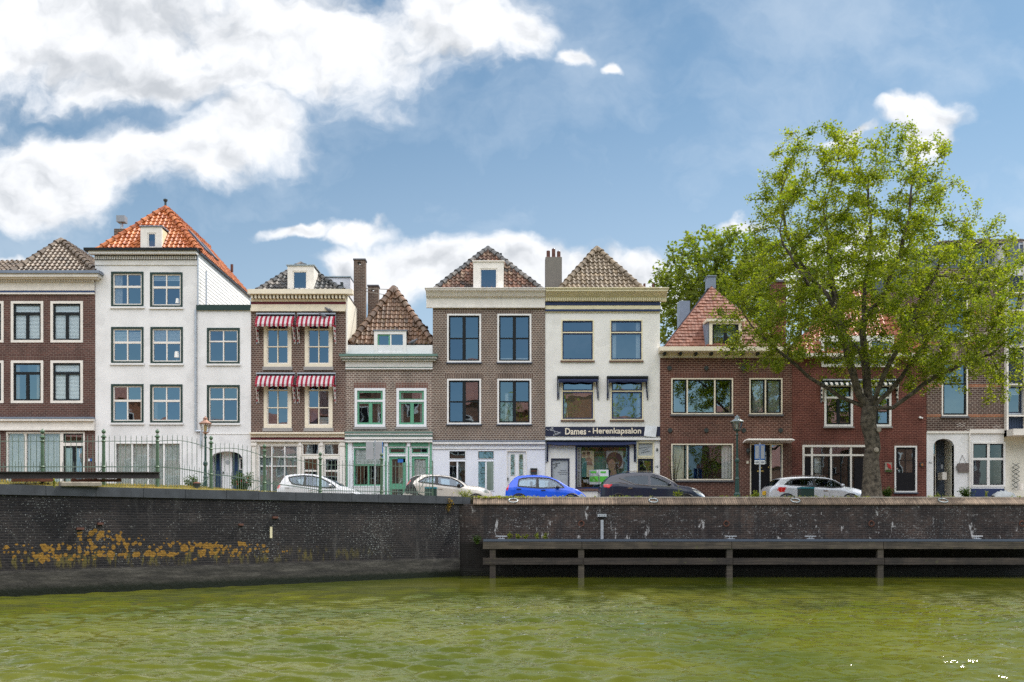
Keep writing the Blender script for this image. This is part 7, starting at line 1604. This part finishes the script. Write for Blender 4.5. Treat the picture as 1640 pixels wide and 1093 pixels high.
    if seats:
        mb = MB()
        for t in (.36, .58):
            for s in (-.38, .38): xs_ = xr + L * t; zb = min(p[1] for p in D_); mb.obox((xs_, yc + s, zb - .4), (xs_ - .12, yc + s, zb + .12), .42, .12, (0, 1, 0)); mb.ball((xs_ - .14, yc + s, zb + .22), .06, .12, .09, 10, 6)
        mb.build('seat', 'seat_dark', root)
        mb = MB(); mb.box(xr + L * .10, xr + L * .74, yc - W * .40, yc + W * .40, zg + .3, min(p[1] for p in D_) - .06); mb.build('cabin_floor', 'seat_dark', root)
        mb = MB(); mb.torus((xr + L * .66, yc - .36, min(p[1] for p in D_) + .02), .17, .014, 'y', 18, 5, tilt=0); mb.build('steering_wheel', 'plastic_black', root)
    if plate: MB().box(xr - .012, xr - .001, yc - .26, yc + .26, MZ(plate[1]), MZ(plate[0])).build('number_plate', 'plate_yellow', root)
    return root
CD = 41.3
car('parked_car', 'white hatchback parked behind the green railing', CD, 'car_white', [(440.5, 800), (441, 787), (444, 776), (449, 769.5), (454, 762), (460, 760), (472, 758.6), (486, 758.3), (500, 759.3), (515, 762.3), (525, 766.5), (538, 774), (546, 778.5), (556, 780), (566, 783.5), (576, 789), (586, 796), (594, 806)],
    [(440, 783), (470, 775.5), (520, 781), (560, 786), (594, 806)], [(461, 764.8), (464, 770.5), (468, 775), (480, 777), (500, 779), (520, 781.4), (538, 781.6), (533, 777), (525, 772), (513, 766), (500, 762.6), (485, 761.6), (470, 763)],
    splits=[(485, 490)], tail=[(442.3, 784), (443, 778), (446.5, 775.5), (448, 776), (447.5, 781)], head=[(566, 788), (580, 795), (584, 800), (573, 797)], ws=(514, 545), rw_=(445, 454), handles=[(460, 781), (497, 785)], hmat='car_white', mirror=(529.5, 777.5))
car('parked_car', 'beige coupe crossover with dark tail parked in front of the blue white ground floor', CD + .3, 'car_beige', [(642, 806), (643, 795), (647, 787), (651, 776), (655, 769), (660, 762.5), (668, 760), (680, 759.2), (700, 759.8), (718, 761.8), (730, 765.5), (742, 772), (748, 777), (765, 778.5), (776, 781.5), (786, 787), (790, 793), (792, 803)],
    [(642, 780), (670, 773), (700, 775.5), (738, 780.5), (770, 786), (792, 800)], [(669.5, 772), (695, 775), (715, 777.8), (738, 780.5), (743, 778.3), (733, 770.5), (722, 765.6), (705, 763.2), (690, 763), (680, 765)],
    splits=[(696, 702)], tail=[(649.5, 779), (651, 772.5), (657, 770), (656, 774)], head=[(762, 781.5), (779, 784), (784, 790), (776, 789), (768, 785)], ws=(721, 748), rw_=(655, 662), handles=[(705, 783)], hmat='car_beige', mirror=(735, 777.5), mirror_m='plastic_black', rear_black=[(645, 791), (651, 777), (658, 765.5), (667, 762.5), (676, 761), (670, 765), (662.5, 771.5), (662, 775), (671, 792)])
car('parked_car', 'small bright blue hatchback parked between the beige and the navy car', CD, 'car_blue', [(808.5, 803), (808.7, 790), (811, 781), (816, 774), (824, 765), (830, 762), (845, 760.6), (860, 760.4), (872, 761.2), (883, 764), (895, 769), (905, 775.5), (913, 780.3), (925, 783.5), (933, 788.5), (940, 795), (943, 803)],
    [(808, 781), (830, 779.5), (870, 782), (910, 785), (943, 797)], [(829.5, 779), (866, 782), (903.5, 781.3), (899, 776.5), (890, 770), (880, 766.2), (863, 765), (850, 765), (838, 765.8), (831.5, 768)],
    splits=[(858.5, 863.5)], tail=[(810, 786), (811.5, 778.5), (814.5, 775.5), (815.8, 776.5), (813, 786.5)], head=[(926, 794), (932, 790), (939, 796), (941, 800), (930, 799)], ws=(884, 912), rw_=(814, 824), handles=[(831, 783.5), (870, 785.5)], hmat='plastic_black', mirror=(893, 780.5), mirror_m='plastic_black')
car('parked_car', 'dark navy estate car with chrome roof rails and window line parked by the salon', CD, 'car_navy', [(961.5, 806), (962, 790), (964.5, 778), (968.5, 771), (975, 764), (980, 761.3), (990, 758.7), (1000, 757), (1020, 755.7), (1045, 756), (1057, 759.3), (1068, 764), (1080, 771), (1087, 776.5), (1105, 779), (1115, 782), (1125, 787), (1131, 792), (1133, 804)],
    [(962, 777), (990, 774), (1015, 776.5), (1080, 779), (1110, 785), (1133, 797)], [(996, 766.8), (1008, 772), (1018, 776.3), (1045, 777.8), (1068, 778.5), (1076, 776.4), (1062, 767.5), (1048, 762.3), (1030, 760.8), (1012, 761.3), (1001, 763)],
    glass='glass_car_dark', trim='car_navy', W=1.85, splits=[(1038, 1043)], tail=[(967, 780), (968, 776.2), (979, 775.5), (981, 777), (975, 781.7)], head=[(1109, 785), (1121, 787), (1131, 793), (1130, 797), (1120, 793)], ws=(1058, 1086), rw_=(966, 978), handles=[(1009, 782), (1048, 783)], mirror=(1072, 775.5), rails=(992, 1056))
car('parked_car', 'silver hatchback with yellow rear number plate parked beside the big tree trunk', CD, 'car_silver', [(1232.5, 806), (1233, 793), (1234, 784), (1238, 779), (1244, 774.5), (1250, 768.5), (1252.5, 765.6), (1265, 764), (1285, 763), (1310, 763), (1325, 764), (1335, 766.3), (1345, 771.5), (1356, 779), (1370, 781), (1383, 784), (1390, 789), (1394, 797), (1395, 806)],
    [(1233, 779), (1258, 776.5), (1300, 779), (1350, 781), (1395, 797)], [(1257, 776.3), (1300, 779), (1335, 781.2), (1352, 779.6), (1345, 775), (1335, 769.5), (1325, 767.4), (1310, 766.4), (1285, 766.8), (1268, 768.6)],
    glass='glass_car_dark', W=1.8, splits=[(1302, 1307)], tail=[(1245.5, 785.5), (1247, 780.5), (1259.5, 780.2), (1256, 788.3), (1249, 788.6)], head=[(1376, 786), (1388, 789), (1393, 795), (1383, 792)], ws=(1333, 1356), rw_=(1240, 1251), handles=[(1283, 785), (1322.5, 786.3)], mirror=(1349, 777.5), plate=(785.5, 792), rails=(1262, 1325))
# utility boxes
for (x0, x1, lab) in ((680.5, 698.5, 'dark green waste container with teal lid behind the end of the railing'), (1283, 1304, 'dark green waste container with teal lid in front of the silver car')):
    d = 39.6; c = thing('waste_container', lab, 'container', (X_((x0 + x1) / 2, d), d + .25, ST), 'green waste containers on the quay')
    MB().box(X_(x0, d), X_(x1, d), d, d + .5, ST, Z_(782.8, d)).build('body', 'bin_green', c); MB().box(X_(x0, d) - .01, X_(x1, d) + .01, d - .02, d + .52, Z_(782.8, d), Z_(780.3, d)).build('lid', 'teal_lid', c)
# covered scooter at the far right
sc2 = thing('covered_scooter', 'scooter under a crumpled grey cover at the right edge of the quay', 'scooter', (X_(1607, 42), 42, ST)); d = 42.0
rn = random.Random(6); mb = MB(); n, m = 16, 8
for i in range(n + 1):
    t = i / n; px = 1590 + 42 * t; top_ = 796 - 10 * math.sin(math.pi * min(1, t * 1.1 + .05)) ** .6 + rn.uniform(-1, 1)
    for j in range(m + 1): a = math.pi * j / m; mb.v.append((X_(px, d), d - .32 * math.cos(a) + rn.uniform(-.02, .02), ST + (Z_(top_, d) - ST) * math.sin(a) ** .5 + rn.uniform(-.02, .02)))
mb.f = [(i * (m + 1) + j, (i + 1) * (m + 1) + j, (i + 1) * (m + 1) + j + 1, i * (m + 1) + j + 1) for i in range(n) for j in range(m)]
smooth_by_angle(mb.build('cover', 'frosted', sc2), 60); MB().cone((X_(1628, d), d - .3, Z_(775, d)), (X_(1628, d), d - .3, Z_(786, d)), .12, .12, 14).build('mirror', 'offwhite', sc2)
MB().cone((X_(1599, d), d - .12, ST + .24), (X_(1599, d), d + .02, ST + .24), .24, .24, 18).cone((X_(1624, d), d - .12, ST + .24), (X_(1624, d), d + .02, ST + .24), .24, .24, 18).build('wheel', 'tyre', sc2)

# birds
def bird(label, px, py, d, flip=1, s=1.0):
    x, z = X_(px, d), Z_(py, d); bm = bmesh.new(); mb = MB()
    path = [(-.17, .02, .012), (-.10, .045, .028), (-.03, .075, .062), (.05, .09, .068), (.10, .125, .045), (.135, .165, .034), (.165, .17, .028), (.185, .165, .008)]; n = 8
    for (a, b, r) in path:
        for i in range(n): t = 2 * math.pi * i / n; mb.v.append((x + flip * a * s, d + r * .85 * math.cos(t) * s, z + (b + r * math.sin(t)) * s))
    mb.f = [(k * n + i, k * n + (i + 1) % n, (k + 1) * n + (i + 1) % n, (k + 1) * n + i) for k in range(len(path) - 1) for i in range(n)] + [tuple(range(n)), tuple(range((len(path) - 1) * n, len(path) * n))]
    mb.cone((x, d - .02, z + .03 * s), (x, d - .02, z - .03 * s), .005, .005, 4); mb.cone((x, d + .02, z + .03 * s), (x, d + .02, z - .03 * s), .005, .005, 4)
    o = mb.build('pigeon', 'bird_grey'); smooth_by_angle(o, 60); tag(o, label, 'bird', 'pigeons on the house fronts')
bird('pigeon on the white parapet at the right foot of the pointed tiled roof', 661, 551, 45.0, 1, 1.2)
bird('pigeon standing on the upper right red and white awning', 517.5, 508.5, 44.72, -1, 1.1)
bird('dark pigeon perched just under the cornice of the awning house', 527, 500, 44.82, -1, 1.1)
